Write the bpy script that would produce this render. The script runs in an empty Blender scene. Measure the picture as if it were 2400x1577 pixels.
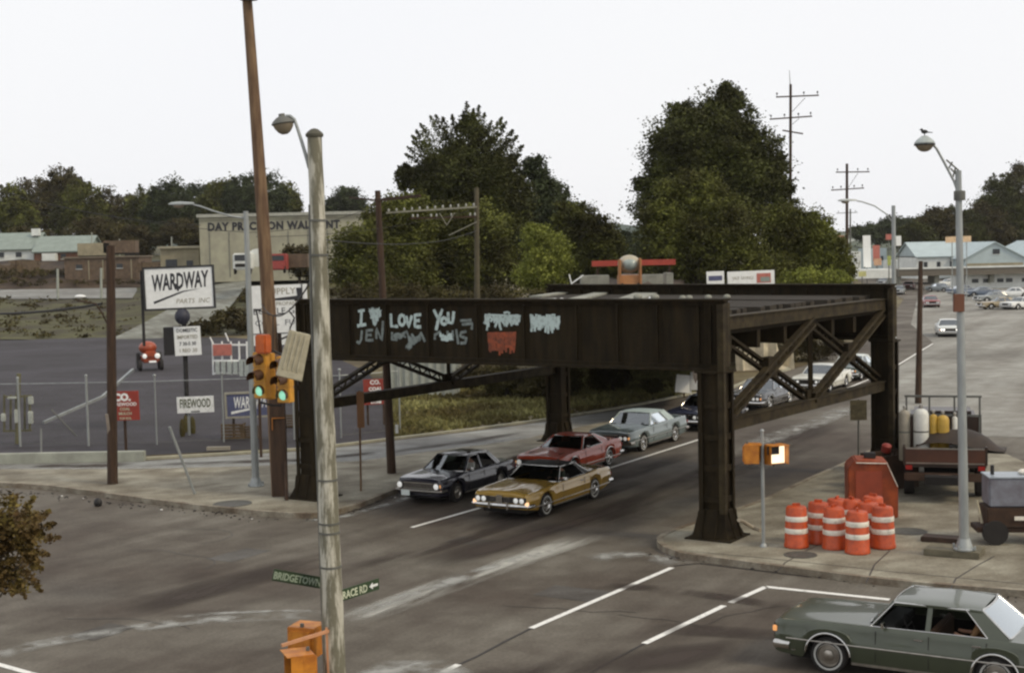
import bpy, bmesh, math, random
import numpy as np
from mathutils import Vector, Matrix, Euler
S = bpy.context.scene
COL = S.collection
R = math.radians
# ------------------------------------------------------------------ camera, world, sun, exposure
F = 3300.0; PITCH = math.atan(198.5 / F); ROLL = -0.022; EYE = 8.0
cd = bpy.data.cameras.new('camera'); cam = bpy.data.objects.new('camera', cd); COL.objects.link(cam)
cd.sensor_fit = 'HORIZONTAL'; cd.sensor_width = 36; cd.lens = 36 * F / 2400; cd.clip_start = 0.3; cd.clip_end = 6000
cam.matrix_world = Matrix.Translation((0, 0, EYE)) @ Matrix.Rotation(math.pi / 2 - PITCH, 4, 'X') @ Matrix.Rotation(ROLL, 4, 'Z')
S.camera = cam
SUN_AZ, SUN_EL = 118.0, 42.0      # azimuth clockwise from +Y (view direction), elevation
W = bpy.data.worlds.new('World'); S.world = W; W.use_nodes = True
nt = W.node_tree; nt.nodes.clear()
out = nt.nodes.new('ShaderNodeOutputWorld'); bg = nt.nodes.new('ShaderNodeBackground')
sky = nt.nodes.new('ShaderNodeTexSky'); sky.sky_type = 'NISHITA'; sky.sun_disc = False
sky.sun_elevation = R(SUN_EL); sky.sun_rotation = R(SUN_AZ); sky.air_density = 1.4; sky.dust_density = 4; sky.ozone_density = 1.0
mx = nt.nodes.new('ShaderNodeMix'); mx.data_type = 'RGBA'; mx.inputs[0].default_value = 0.93
tcw = nt.nodes.new('ShaderNodeTexCoord'); nzw = nt.nodes.new('ShaderNodeTexNoise'); nzw.inputs['Scale'].default_value = 1.3
rmp = nt.nodes.new('ShaderNodeValToRGB')
rmp.color_ramp.elements[0].position = 0.3; rmp.color_ramp.elements[0].color = (8.7, 8.8, 9.2, 1)
rmp.color_ramp.elements[1].position = 0.7; rmp.color_ramp.elements[1].color = (9.2, 9.2, 9.3, 1)
nt.links.new(tcw.outputs['Generated'], nzw.inputs['Vector']); nt.links.new(nzw.outputs['Fac'], rmp.inputs[0])
nt.links.new(sky.outputs[0], mx.inputs[6]); nt.links.new(rmp.outputs[0], mx.inputs[7])
nt.links.new(mx.outputs[2], bg.inputs[0]); bg.inputs[1].default_value = 0.1
nt.links.new(bg.outputs[0], out.inputs[0])
sl = bpy.data.lights.new('sun', 'SUN'); sl.energy = 1.3; sl.angle = R(11); sl.color = (1.0, 0.85, 0.60)
so = bpy.data.objects.new('sun', sl); COL.objects.link(so)
sd = Vector((math.sin(R(SUN_AZ)) * math.cos(R(SUN_EL)), math.cos(R(SUN_AZ)) * math.cos(R(SUN_EL)), math.sin(R(SUN_EL))))
so.rotation_euler = sd.to_track_quat('Z', 'Y').to_euler()
S.view_settings.view_transform = 'Standard'; S.view_settings.look = 'None'; S.view_settings.gamma = 1
S.view_settings.exposure = 0.14
S.cycles.filter_width = 2.4; S.cycles.max_bounces = 6; S.cycles.transparent_max_bounces = 12; S.cycles.volume_bounces = 0
S.cycles.use_denoising = True

# ------------------------------------------------------------------ picture to world
def ray(px, py):
    a = (px - 1200) / F; b = -(py - 788.5) / F
    x = a * math.cos(ROLL) - b * math.sin(ROLL); y = a * math.sin(ROLL) + b * math.cos(ROLL)
    return Vector((x, math.cos(PITCH) + y * math.sin(PITCH), -math.sin(PITCH) + y * math.cos(PITCH)))
def G(px, py, h=0.0):                 # point on the level h
    r = ray(px, py); t = (h - EYE) / r.z
    return Vector((r.x * t, r.y * t, h))
def P(px, py, Y):                     # point at the distance Y in front of the camera
    r = ray(px, py); t = Y / r.y
    return Vector((r.x * t, Y, EYE + r.z * t))

# ------------------------------------------------------------------ materials
MATS = {}
def mat(name, col, rough=0.7, met=0.0, var=0.25, scale=3.0, col2=None, bump=0.0, bscale=40.0, emis=None, estr=0.0, spec=0.5, coat=0.0, stretch=None, lo=0.35, hi=0.65, alpha=None):
    if name in MATS: return MATS[name]
    m = bpy.data.materials.new(name); m.use_nodes = True; t = m.node_tree; b = t.nodes['Principled BSDF']
    b.inputs['Roughness'].default_value = rough; b.inputs['Metallic'].default_value = met
    b.inputs['Specular IOR Level'].default_value = spec; b.inputs['Coat Weight'].default_value = coat
    if coat: b.inputs['Coat Roughness'].default_value = 0.05
    c1 = (*col, 1); c2 = (*(col2 if col2 else [c * (1 - var) for c in col]), 1)
    tc = t.nodes.new('ShaderNodeTexCoord'); mp = t.nodes.new('ShaderNodeMapping')
    if stretch: mp.inputs['Rotation'].default_value = (0, 0, stretch[0]); mp.inputs['Scale'].default_value = stretch[1]
    t.links.new(tc.outputs['Object'], mp.inputs[0])
    n = t.nodes.new('ShaderNodeTexNoise'); n.inputs['Scale'].default_value = scale; n.inputs['Detail'].default_value = 6
    n.inputs['Roughness'].default_value = 0.62
    t.links.new(mp.outputs[0], n.inputs['Vector'])
    r = t.nodes.new('ShaderNodeValToRGB'); r.color_ramp.elements[0].position = lo; r.color_ramp.elements[1].position = hi
    r.color_ramp.elements[0].color = c2; r.color_ramp.elements[1].color = c1
    t.links.new(n.outputs['Fac'], r.inputs[0]); t.links.new(r.outputs[0], b.inputs['Base Color'])
    if bump:
        n2 = t.nodes.new('ShaderNodeTexNoise'); n2.inputs['Scale'].default_value = bscale; n2.inputs['Detail'].default_value = 3
        t.links.new(tc.outputs['Object'], n2.inputs['Vector'])
        bp = t.nodes.new('ShaderNodeBump'); bp.inputs['Strength'].default_value = bump; bp.inputs['Distance'].default_value = 0.03
        t.links.new(n2.outputs['Fac'], bp.inputs['Height']); t.links.new(bp.outputs[0], b.inputs['Normal'])
    if emis: b.inputs['Emission Color'].default_value = (*emis, 1); b.inputs['Emission Strength'].default_value = estr
    if alpha is not None: b.inputs['Alpha'].default_value = alpha
    MATS[name] = m; return m

def ground_mat(name, base, dark, streak_ang, fine=0.12, sc=0.25, str_scale=(0.07, 0.85, 1), streak=None, rough=0.85):
    """worn paving: large stains, stretched wear along the traffic, fine grain"""
    m = bpy.data.materials.new(name); m.use_nodes = True; t = m.node_tree; b = t.nodes['Principled BSDF']
    b.inputs['Roughness'].default_value = rough; b.inputs['Specular IOR Level'].default_value = 0.35
    geo = t.nodes.new('ShaderNodeNewGeometry')
    def noise(scale, det, rot=0, s=(1, 1, 1)):
        mp = t.nodes.new('ShaderNodeMapping'); mp.inputs['Rotation'].default_value = (0, 0, rot)
        m2 = t.nodes.new('ShaderNodeMapping'); m2.inputs['Scale'].default_value = s
        t.links.new(geo.outputs['Position'], mp.inputs[0]); t.links.new(mp.outputs[0], m2.inputs[0])
        n = t.nodes.new('ShaderNodeTexNoise'); n.inputs['Scale'].default_value = scale; n.inputs['Detail'].default_value = det
        n.inputs['Roughness'].default_value = 0.6; t.links.new(m2.outputs[0], n.inputs['Vector']); return n
    def ramp(n, a, c, lo, hi):
        r = t.nodes.new('ShaderNodeValToRGB'); r.color_ramp.elements[0].position = lo; r.color_ramp.elements[1].position = hi
        r.color_ramp.elements[0].color = (*a, 1); r.color_ramp.elements[1].color = (*c, 1); t.links.new(n.outputs['Fac'], r.inputs[0]); return r
    def mul(a, c, f=1.0, mode='MULTIPLY'):
        x = t.nodes.new('ShaderNodeMix'); x.data_type = 'RGBA'; x.blend_type = mode; x.inputs[0].default_value = f
        t.links.new(a, x.inputs[6]); t.links.new(c, x.inputs[7]); return x.outputs[2]
    c = ramp(noise(sc, 5), dark, base, 0.36, 0.62).outputs[0]
    c = mul(c, ramp(noise(1.0, 4, streak_ang, str_scale), (0.76, 0.73, 0.70), (1.14, 1.15, 1.15), 0.34, 0.66).outputs[0])
    c = mul(c, ramp(noise(14.0, 6), (1 - fine * 1.9,) * 3, (1 + fine * 1.7,) * 3, 0.3, 0.7).outputs[0])
    c = mul(c, ramp(noise(0.9, 6), (0.86, 0.84, 0.82), (1.09, 1.09, 1.09), 0.40, 0.56).outputs[0])
    t.links.new(c, b.inputs['Base Color'])
    n2 = noise(60, 3); bp = t.nodes.new('ShaderNodeBump'); bp.inputs['Strength'].default_value = 0.25; bp.inputs['Distance'].default_value = 0.01
    t.links.new(n2.outputs['Fac'], bp.inputs['Height']); t.links.new(bp.outputs[0], b.inputs['Normal'])
    MATS[name] = m; return m

def soft_mat(name, col, dens=0.55, scale=1.5, st=(1, 1, 1), ang=0):
    """worn pale/dark tracks on the paving: ragged alpha, fading to the edges of the strip (v)"""
    m = bpy.data.materials.new(name); m.use_nodes = True; t = m.node_tree; b = t.nodes['Principled BSDF']
    b.inputs['Base Color'].default_value = (*col, 1); b.inputs['Roughness'].default_value = 0.9
    geo = t.nodes.new('ShaderNodeNewGeometry'); mp = t.nodes.new('ShaderNodeMapping'); mp.inputs['Rotation'].default_value = (0, 0, ang)
    m2 = t.nodes.new('ShaderNodeMapping'); m2.inputs['Scale'].default_value = st
    t.links.new(geo.outputs['Position'], mp.inputs[0]); t.links.new(mp.outputs[0], m2.inputs[0])
    n = t.nodes.new('ShaderNodeTexNoise'); n.inputs['Scale'].default_value = scale; n.inputs['Detail'].default_value = 7
    t.links.new(m2.outputs[0], n.inputs['Vector'])
    uv = t.nodes.new('ShaderNodeUVMap'); sp = t.nodes.new('ShaderNodeSeparateXYZ'); t.links.new(uv.outputs[0], sp.inputs[0])
    def ma(op, a, bb):
        x = t.nodes.new('ShaderNodeMath'); x.operation = op; x.use_clamp = op == 'MULTIPLY'
        for i, v in enumerate((a, bb)):
            if isinstance(v, (int, float)): x.inputs[i].default_value = v
            else: t.links.new(v, x.inputs[i])
        return x.outputs[0]
    u, v = sp.outputs[0], sp.outputs[1]
    fv = ma('MULTIPLY', ma('MULTIPLY', v, ma('SUBTRACT', 1.0, v)), 4.0)
    fu = ma('MULTIPLY', ma('MULTIPLY', u, ma('SUBTRACT', 1.0, u)), 9.0)
    r = t.nodes.new('ShaderNodeValToRGB'); r.color_ramp.elements[0].position = 0.4; r.color_ramp.elements[1].position = 0.62
    t.links.new(n.outputs['Fac'], r.inputs[0])
    a = ma('MULTIPLY', ma('MULTIPLY', fv, fu), ma('MULTIPLY', r.outputs[0], dens))
    t.links.new(a, b.inputs['Alpha']); MATS[name] = m; return m

def paint(name, col, rough=0.32, coat=1.0, met=0.0, dirt=0.12):
    return mat(name, col, rough, met, dirt, 2.2, coat=coat)

def glass_mat(name, tint=(0.30, 0.34, 0.33), mixv=0.25):
    m = bpy.data.materials.new(name); m.use_nodes = True; t = m.node_tree; t.nodes.remove(t.nodes['Principled BSDF'])
    o = t.nodes['Material Output']; tr = t.nodes.new('ShaderNodeBsdfTransparent'); tr.inputs[0].default_value = (*tint, 1)
    gl = t.nodes.new('ShaderNodeBsdfGlossy'); gl.inputs['Roughness'].default_value = 0.04; gl.inputs[0].default_value = (0.85, 0.9, 0.92, 1)
    fr = t.nodes.new('ShaderNodeFresnel'); fr.inputs[0].default_value = 1.5
    ad = t.nodes.new('ShaderNodeMath'); ad.operation = 'ADD'; ad.inputs[1].default_value = mixv * 0.3 + 0.08; t.links.new(fr.outputs[0], ad.inputs[0])
    mxx = t.nodes.new('ShaderNodeMixShader'); t.links.new(ad.outputs[0], mxx.inputs[0]); t.links.new(tr.outputs[0], mxx.inputs[1]); t.links.new(gl.outputs[0], mxx.inputs[2])
    t.links.new(mxx.outputs[0], o.inputs[0]); MATS[name] = m; return m

def leaf_mat(name, c1, c2, c3=None, scale=0.35):
    m = bpy.data.materials.new(name); m.use_nodes = True; t = m.node_tree; b = t.nodes['Principled BSDF']
    geo = t.nodes.new('ShaderNodeNewGeometry')
    n = t.nodes.new('ShaderNodeTexNoise'); n.inputs['Scale'].default_value = scale; n.inputs['Detail'].default_value = 5
    t.links.new(geo.outputs['Position'], n.inputs['Vector'])
    r = t.nodes.new('ShaderNodeValToRGB'); e = r.color_ramp.elements; e[0].position = 0.36; e[1].position = 0.66
    e[0].color = (*c1, 1); e[1].color = (*c2, 1)
    if c3: x = e.new(0.52); x.color = (*c3, 1)
    t.links.new(n.outputs['Fac'], r.inputs[0])
    rn = t.nodes.new('ShaderNodeMapRange'); rn.inputs[3].default_value = 0.75; rn.inputs[4].default_value = 1.3
    t.links.new(geo.outputs['Random Per Island'], rn.inputs[0])
    mu = t.nodes.new('ShaderNodeMix'); mu.data_type = 'RGBA'; mu.blend_type = 'MULTIPLY'; mu.inputs[0].default_value = 1
    t.links.new(r.outputs[0], mu.inputs[6]); t.links.new(rn.outputs[0], mu.inputs[7])
    t.links.new(mu.outputs[2], b.inputs['Base Color'])
    b.inputs['Roughness'].default_value = 0.75; b.inputs['Specular IOR Level'].default_value = 0.2
    MATS[name] = m; return m

# ------------------------------------------------------------------ mesh building
class MB:
    def __init__(s): s.v = []; s.f = []; s.mi = []; s.uv = None; s.T = Matrix()
    def add(s, vs, fs, mi=0):
        k = len(s.v); s.v += [tuple(s.T @ Vector(v)) for v in vs]; s.f += [tuple(i + k for i in f) for f in fs]; s.mi += [mi] * len(fs)
    def box(s, c, d, rz=0, mi=0, M=None):
        x, y, z = (q / 2 for q in d)
        vs = [Vector((a * x, b * y, e * z)) for a in (-1, 1) for b in (-1, 1) for e in (-1, 1)]
        T = M if M else Matrix.Translation(c) @ Matrix.Rotation(rz, 4, 'Z')
        s.add([T @ v for v in vs], [(0, 1, 3, 2), (4, 6, 7, 5), (0, 4, 5, 1), (2, 3, 7, 6), (0, 2, 6, 4), (1, 5, 7, 3)], mi); return s
    def beam(s, p, q, w, h, up=(0, 0, 1), mi=0):
        p = Vector(p); q = Vector(q); d = q - p; L = d.length; d = d.normalized(); u = Vector(up)
        if abs(d.dot(u)) > 0.98: u = Vector((1, 0, 0))
        x = d.cross(u).normalized(); y = x.cross(d).normalized()
        T = Matrix((( x.x, d.x, y.x, 0), (x.y, d.y, y.y, 0), (x.z, d.z, y.z, 0), (0, 0, 0, 1)))
        T = Matrix.Translation((p + q) / 2) @ T
        s.box((0, 0, 0), (w, L, h), M=T, mi=mi); return s
    def tube(s, pts, r, n=10, mi=0, cap=True):
        pts = [Vector(p) for p in pts]; rs = r if isinstance(r, (list, tuple)) else [r] * len(pts)
        vs = []; fs = []; prev = None
        for i, p in enumerate(pts):
            d = (pts[min(i + 1, len(pts) - 1)] - pts[max(i - 1, 0)]).normalized()
            u = prev if prev else (Vector((0, 0, 1)) if abs(d.z) < 0.9 else Vector((1, 0, 0)))
            x = d.cross(u); x = x.normalized() if x.length > 1e-6 else Vector((1, 0, 0)); y = x.cross(d).normalized(); prev = y
            for k in range(n):
                a = 2 * math.pi * k / n; vs.append(p + (x * math.cos(a) + y * math.sin(a)) * rs[i])
        for i in range(len(pts) - 1):
            for k in range(n): fs.append((i * n + k, i * n + (k + 1) % n, (i + 1) * n + (k + 1) % n, (i + 1) * n + k))
        if cap: fs.append(tuple(range(n))[::-1]); fs.append(tuple((len(pts) - 1) * n + k for k in range(n)))
        s.add(vs, fs, mi); return s
    def lathe(s, prof, n=20, M=None, mi=0, cap=True):
        M = M or Matrix(); vs = []; fs = []
        for (r, z) in prof:
            for k in range(n): a = 2 * math.pi * k / n; vs.append(M @ Vector((r * math.cos(a), r * math.sin(a), z)))
        for i in range(len(prof) - 1):
            for k in range(n): fs.append((i * n + k, i * n + (k + 1) % n, (i + 1) * n + (k + 1) % n, (i + 1) * n + k))
        if cap: fs.append(tuple(range(n))[::-1]); fs.append(tuple((len(prof) - 1) * n + k for k in range(n)))
        s.add(vs, fs, mi); return s
    def prism(s, poly, t, M=None, mi=0):          # polygon in xy extruded along z from 0 to t
        M = M or Matrix(); n = len(poly)
        vs = [M @ Vector((x, y, 0)) for x, y in poly] + [M @ Vector((x, y, t)) for x, y in poly]
        s.add(vs, [tuple(range(n))[::-1], tuple(range(n, 2 * n))] + [(i, (i + 1) % n, n + (i + 1) % n, n + i) for i in range(n)], mi); return s
    def grid(s, rows, mi=0):
        n = len(rows[0]); vs = [p for r in rows for p in r]
        s.add(vs, [(i * n + j, i * n + j + 1, (i + 1) * n + j + 1, (i + 1) * n + j) for i in range(len(rows) - 1) for j in range(n - 1)], mi); return s
    def ball(s, c, r, n=12, m=8, mi=0):
        rx, ry, rz = r if isinstance(r, (list, tuple)) else (r, r, r)
        prof = [(max(math.sin(math.pi * i / m), 0.001), -math.cos(math.pi * i / m)) for i in range(m + 1)]
        s.lathe(prof, n, Matrix.Translation(c) @ Matrix.Diagonal((rx, ry, rz, 1)), mi); return s
    def build(s, name, m, parent=None, bevel=0.0, ang=38, recalc=True, smooth=True):
        me = bpy.data.meshes.new(name); me.from_pydata(s.v, [], s.f)
        for q in (m if isinstance(m, (list, tuple)) else [m]): me.materials.append(q)
        me.polygons.foreach_set('material_index', s.mi)
        if recalc or bevel:
            b = bmesh.new(); b.from_mesh(me)
            if recalc: bmesh.ops.recalc_face_normals(b, faces=b.faces)
            if bevel:
                ed = [e for e in b.edges if len(e.link_faces) == 2 and e.calc_face_angle(0) > R(30)]
                bmesh.ops.bevel(b, geom=ed, offset=bevel, segments=2, affect='EDGES', clamp_overlap=True)
            b.to_mesh(me); b.free()
        if smooth:
            me.polygons.foreach_set('use_smooth', [True] * len(me.polygons)); me.set_sharp_from_angle(angle=R(ang))
        o = bpy.data.objects.new(name, me); COL.objects.link(o)
        if parent: o.parent = parent
        return o
def empty(name, label, cat, loc=(0, 0, 0), rz=0.0, group=None, rot=None):
    o = bpy.data.objects.new(name, None); COL.objects.link(o); o.location = loc; o.empty_display_size = 0.2
    o.rotation_euler = rot if rot else (0, 0, rz)
    o['label'] = label; o['category'] = cat
    if group: o['group'] = group
    return o
def tag(o, label, cat, group=None, kind=None):
    o['label'] = label; o['category'] = cat
    if group: o['group'] = group
    if kind: o['kind'] = kind
    return o
def struct(o, label=None, cat=None):
    o['kind'] = 'structure'
    if label: o['label'] = label
    if cat: o['category'] = cat
    return o
def dup(root, loc=None, rz=None, label=None, group=None):
    r = root.copy(); COL.objects.link(r)
    if loc is not None: r.location = loc
    if rz is not None: r.rotation_euler = (0, 0, rz)
    if label: r['label'] = label
    if group: r['group'] = group
    for ch in list(root.children):
        c = ch.copy(); COL.objects.link(c); c.parent = r
        for g in ch.children:
            d = g.copy(); COL.objects.link(d); d.parent = c
    return r
def text(string, h, m, parent, M, name='lettering', bold=0.0, ext=0.004, sx=1.0, shear=0.0, align='CENTER', sp=1.0, fit=None):
    """lettering in the local xy plane of M, h = capital height; real mesh"""
    cu = bpy.data.curves.new('t', 'FONT'); cu.body = string; cu.size = h / 0.72; cu.extrude = ext; cu.offset = bold; cu.shear = shear
    cu.align_x = align; cu.space_character = sp; cu.resolution_u = 2
    o = bpy.data.objects.new('t', cu); COL.objects.link(o)
    dg = bpy.context.evaluated_depsgraph_get(); me = bpy.data.meshes.new_from_object(o.evaluated_get(dg))
    bpy.data.objects.remove(o); bpy.data.curves.remove(cu)
    if fit: xs_ = [v.co.x for v in me.vertices]; sx = fit / (max(xs_) - min(xs_))
    me.transform(M @ Matrix.Diagonal((sx, 1, 1, 1))); me.materials.clear(); me.materials.append(m); me.name = name
    ob = bpy.data.objects.new(name, me); COL.objects.link(ob); ob.parent = parent
    return ob
def face(c, yaw=0.0, d=0.0):
    """plane standing upright facing the camera side (-Y), local x right, y up"""
    return Matrix.Translation(c) @ Matrix.Rotation(yaw, 4, 'Z') @ Matrix.Translation((0, -d, 0)) @ Matrix.Rotation(math.pi / 2, 4, 'X')
def sheet(name, pts, m, thick=0.0, kind='structure'):
    """flat polygon on the ground; thick > 0 gives a raised slab with real kerb sides"""
    mb = MB(); n = len(pts)
    if thick:
        lo = [Vector((p.x, p.y, p.z - thick)) for p in pts]
        mb.add(list(pts) + lo, [tuple(range(n))] + [(i, (i + 1) % n, n + (i + 1) % n, n + i) for i in range(n)])
    else: mb.add(pts, [tuple(range(n))])
    o = mb.build(name, m, smooth=False)
    if o.data.polygons[0].normal.z < 0 and not thick: o.data.flip_normals()
    if kind: o['kind'] = kind
    return o
def ribbon(name, pts, w, m, z=0.008, uv=False):
    """strip along ground points with half width w (list or number)"""
    pts = [Vector((p.x, p.y, z)) for p in pts]; a = []; b = []
    for i, p in enumerate(pts):
        d = (pts[min(i + 1, len(pts) - 1)] - pts[max(i - 1, 0)]).normalized(); nn = Vector((-d.y, d.x, 0)); ww = w[i] if isinstance(w, (list, tuple)) else w
        a.append(p + nn * ww); b.append(p - nn * ww)
    mb = MB(); mb.grid([a, b]); o = mb.build(name, m, smooth=False)
    for pl in o.data.polygons:
        if pl.normal.z < 0: o.data.flip_normals(); break
    if uv:
        u = o.data.uv_layers.new(name='UVMap'); N = len(pts)
        for l in o.data.loops:
            k = l.vertex_index; u.data[l.index].uv = ((k % N) / (N - 1), 0.0 if k < N else 1.0)
    o['kind'] = 'structure'
    return o
# ------------------------------------------------------------------ the setting
asphalt = ground_mat('asphalt', (0.145, 0.132, 0.108), (0.066, 0.051, 0.038), R(-59), sc=0.13)
asph_far = ground_mat('asphalt_old', (0.26, 0.265, 0.25), (0.17, 0.17, 0.16), R(-8), sc=0.1)
widem = ground_mat('wide_asphalt', (0.31, 0.305, 0.275), (0.165, 0.158, 0.138), R(-62), sc=0.05, str_scale=(0.03, 0.35, 1))
kerbp = mat('pale_kerb', (0.40, 0.38, 0.28), 0.9, 0, 0.3, 2)
lotm = ground_mat('lot_asphalt', (0.046, 0.041, 0.049), (0.025, 0.021, 0.023), R(-5), sc=0.12, str_scale=(0.1, 1.2, 1))
conc = ground_mat('concrete', (0.29, 0.272, 0.212), (0.17, 0.150, 0.110), R(-30), sc=0.5, str_scale=(0.6, 1.4, 1), rough=0.9)
kerbm = ground_mat('kerb_stone', (0.30, 0.275, 0.215), (0.15, 0.115, 0.08), R(-30), sc=1.2)
soil = ground_mat('rough_ground', (0.175, 0.150, 0.075), (0.085, 0.062, 0.030), R(0), sc=0.14, str_scale=(0.4, 0.8, 1))
white_line = mat('road_paint', (0.78, 0.77, 0.72), 0.7, 0, 0.45, 7, lo=0.3, hi=0.46)
def GP(*a): return [G(*q) for q in a]
g = MB(); g.add([(-900, -40, -0.03), (900, -40, -0.03), (900, 1300, -0.03), (-900, 1300, -0.03)], [(0, 1, 2, 3)])
struct(g.build('ground', soil, smooth=False, recalc=False), 'rough brown and green ground behind the roads')
lot = GP((-500, 1112), (0, 1074), (340, 1066), (600, 1052), (740, 1049), (905, 1034), (935, 1000), (905, 925), (860, 870), (700, 800), (520, 790), (350, 790), (0, 792), (-500, 805))
for p in lot: p.z = -0.012
struct(sheet('parking_lot', lot, lotm), 'dark blue-grey asphalt lot behind the wire fence')
road = [Vector((-90, 2, 0)), Vector((110, 2, 0)), Vector((330, 330, 0)), Vector((80, 330, 0))] + GP((2118, 700), (2100, 730), (2050, 770), (1960, 822), (1890, 855), (1850, 868), (1764, 890), (1715, 911), (1620, 925), (1500, 950), (1290, 985), (1100, 1010), (930, 1030), (740, 1053), (340, 1078), (0, 1085), (-500, 1118))
struct(sheet('road', road, asphalt), 'worn asphalt street and crossing')
# paler side road behind the island and the wide old paving at the right
sr = GP((-500, 1122), (0, 1087), (340, 1080), (740, 1055), (930, 1032), (1100, 1012), (1290, 987), (1500, 952), (1560, 962), (1400, 992), (1230, 1035), (1150, 1047), (1000, 1066), (850, 1087), (600, 1100), (300, 1107), (0, 1107), (-500, 1140))
for p in sr: p.z = 0.004
struct(sheet('side_road', sr, asph_far), 'paler side road running behind the concrete island')
ro = [G(2108, 1020), Vector((60, 46, 0)), Vector((300, 300, 0)), Vector((95, 300, 0))] + GP((2150, 700), (2135, 760), (2190, 806), (2108, 858), (2106, 930))
for p in ro: p.z = 0.004
struct(sheet('wide_paving', ro, widem), 'wide pale grey paving at the right of the street')
# concrete island on the left, slab on the right: raised, with kerbs
isl = GP((-400, 1128), (0, 1140), (120, 1147), (240, 1163), (360, 1180), (480, 1195), (600, 1207), (690, 1213), (730, 1214), (770, 1210), (840, 1190), (950, 1145)) + [Vector((-0.1, 53.65, 0)), Vector((3.2, 59.2, 0)), Vector((7.4, 66.4, 0)), Vector((5.2, 65.6, 0))] + GP((1230, 1036), (1150, 1048), (1000, 1067), (850, 1088), (600, 1101), (300, 1108), (0, 1108), (-400, 1116))
for p in isl: p.z = 0.15
struct(sheet('concrete_island', isl, conc, thick=0.2), 'raised concrete island between the street and the side road')
slab = GP((1548, 1283), (1562, 1294), (1600, 1308), (1700, 1322), (1850, 1342), (2000, 1362), (2150, 1378), (2400, 1398), (2800, 1425)) + [Vector((30, 33, 0)), Vector((30, 47, 0))] + GP((2420, 1100), (2330, 1060), (2110, 1030), (2060, 1055), (1980, 1095), (1900, 1130), (1800, 1178), (1740, 1200), (1650, 1230), (1600, 1246), (1560, 1262), (1546, 1272))
for p in slab: p.z = 0.15
struct(sheet('pavement', slab, conc, thick=0.2), 'raised concrete pavement around the right bridge column')
def kerb(name, pts, w=0.17, h=0.165, m=None):
    mb = MB(); pts = [Vector((p.x, p.y, 0)) for p in pts]; a = []; b = []
    for i, p in enumerate(pts):
        d = (pts[min(i + 1, len(pts) - 1)] - pts[max(i - 1, 0)]).normalized(); nn = Vector((-d.y, d.x, 0)) * w / 2
        a.append(p + nn); b.append(p - nn)
    Z = Vector((0, 0, h)); mb.grid([a, [q + Z for q in a], [q + Z for q in b], b])
    return struct(mb.build(name, m or kerbm, smooth=False), 'stained kerb stones')
kerb('kerb', isl[0:15]); kerb('kerb', slab[-1:] + slab[0:9]); kerb('kerb', slab[12:])
kerb('kerb', GP((-300, 1096), (0, 1083), (340, 1077), (600, 1062), (740, 1052), (930, 1029), (1100, 1009), (1290, 984), (1500, 949), (1620, 924), (1715, 910), (1764, 889), (1850, 867)), 0.20, 0.10, kerbp)
for i, (a, b) in enumerate([((965, 1236), (1125, 1190)), ((1425, 1098), (1645, 1028)), ((1728, 1003), (1812, 974)), ((1830, 967), (1885, 945)), ((1940, 928), (2047, 885)), ((2105, 855), (2187, 805)),
        ((1245, 1472), (1575, 1330)), ((1510, 1508), (1697, 1419)), ((1712, 1412), (1795, 1375)), ((1795, 1375), (2085, 1405)), ((1038, 1575), (1075, 1557)), ((-20, 1552), (150, 1600))]):
    o = ribbon('lane_marking', [G(*a), G(*b)], 0.075 if i != 9 else 0.09, white_line, 0.009)
pale = soft_mat('pale_wear', (0.46, 0.45, 0.40), 1.0, 1.2, (0.22, 1.5, 1), R(-59)); palew = soft_mat('pale_wear_b', (0.40, 0.40, 0.37), 0.75, 1.6, (1, 1, 1))
darkw = soft_mat('oil_wear', (0.040, 0.027, 0.019), 0.95, 0.9, (0.12, 0.7, 1), R(-59))
def tr(name, pts, w, m, z): o = ribbon(name, GP(*pts), w, m, z, uv=True); return o
tr('worn_track', [(780, 1462), (900, 1425), (1000, 1388), (1100, 1352), (1250, 1300), (1400, 1250)], 0.62, pale, 0.011)
tr('worn_track', [(820, 1440), (950, 1400), (1150, 1330), (1350, 1270)], 0.35, palew, 0.012)
tr('worn_track', [(-40, 1545), (80, 1512), (200, 1490), (330, 1470), (450, 1455), (600, 1447), (800, 1440)], 0.38, palew, 0.011)
tr('worn_track', [(400, 1448), (500, 1438), (640, 1432), (760, 1432)], 0.14, palew, 0.012)
tr('worn_track', [(700, 1222), (800, 1212), (900, 1185), (1000, 1150)], 0.22, palew, 0.011)
tr('worn_track', [(1760, 1045), (1840, 1015), (1930, 985), (2000, 950)], 0.7, palew, 0.011)
tr('worn_track', [(1380, 1310), (1450, 1300), (1520, 1300), (1600, 1325)], 0.5, palew, 0.011)
tr('worn_track', [(850, 1600), (930, 1560), (1010, 1560), (1080, 1590)], 0.5, palew, 0.011)
tr('worn_track', [(-60, 1100), (200, 1098), (500, 1096), (700, 1090), (900, 1074), (1100, 1046), (1250, 1020)], 0.35, palew, 0.010)
tr('oil_track', [(-60, 1092), (200, 1092), (500, 1084), (700, 1078), (900, 1060), (1100, 1035), (1250, 1010)], 0.5, darkw, 0.008)
tr('oil_track', [(900, 1300), (1100, 1240), (1300, 1180), (1500, 1110), (1640, 1060)], 1.0, darkw, 0.010)
tr('oil_track', [(1000, 1330), (1200, 1270), (1420, 1200), (1640, 1120), (1800, 1050), (1960, 990)], 0.9, darkw, 0.0105)
tr('oil_track', [(1350, 1240), (1500, 1200), (1640, 1150), (1800, 1085), (1900, 1040)], 0.6, darkw, 0.0108)
tr('oil_track', [(1400, 1370), (1550, 1380), (1700, 1400), (1850, 1425), (2000, 1450)], 0.35, darkw, 0.010)
tr('oil_track', [(1000, 1640), (1200, 1590), (1400, 1555), (1600, 1540), (1800, 1520)], 0.9, darkw, 0.010)
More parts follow.
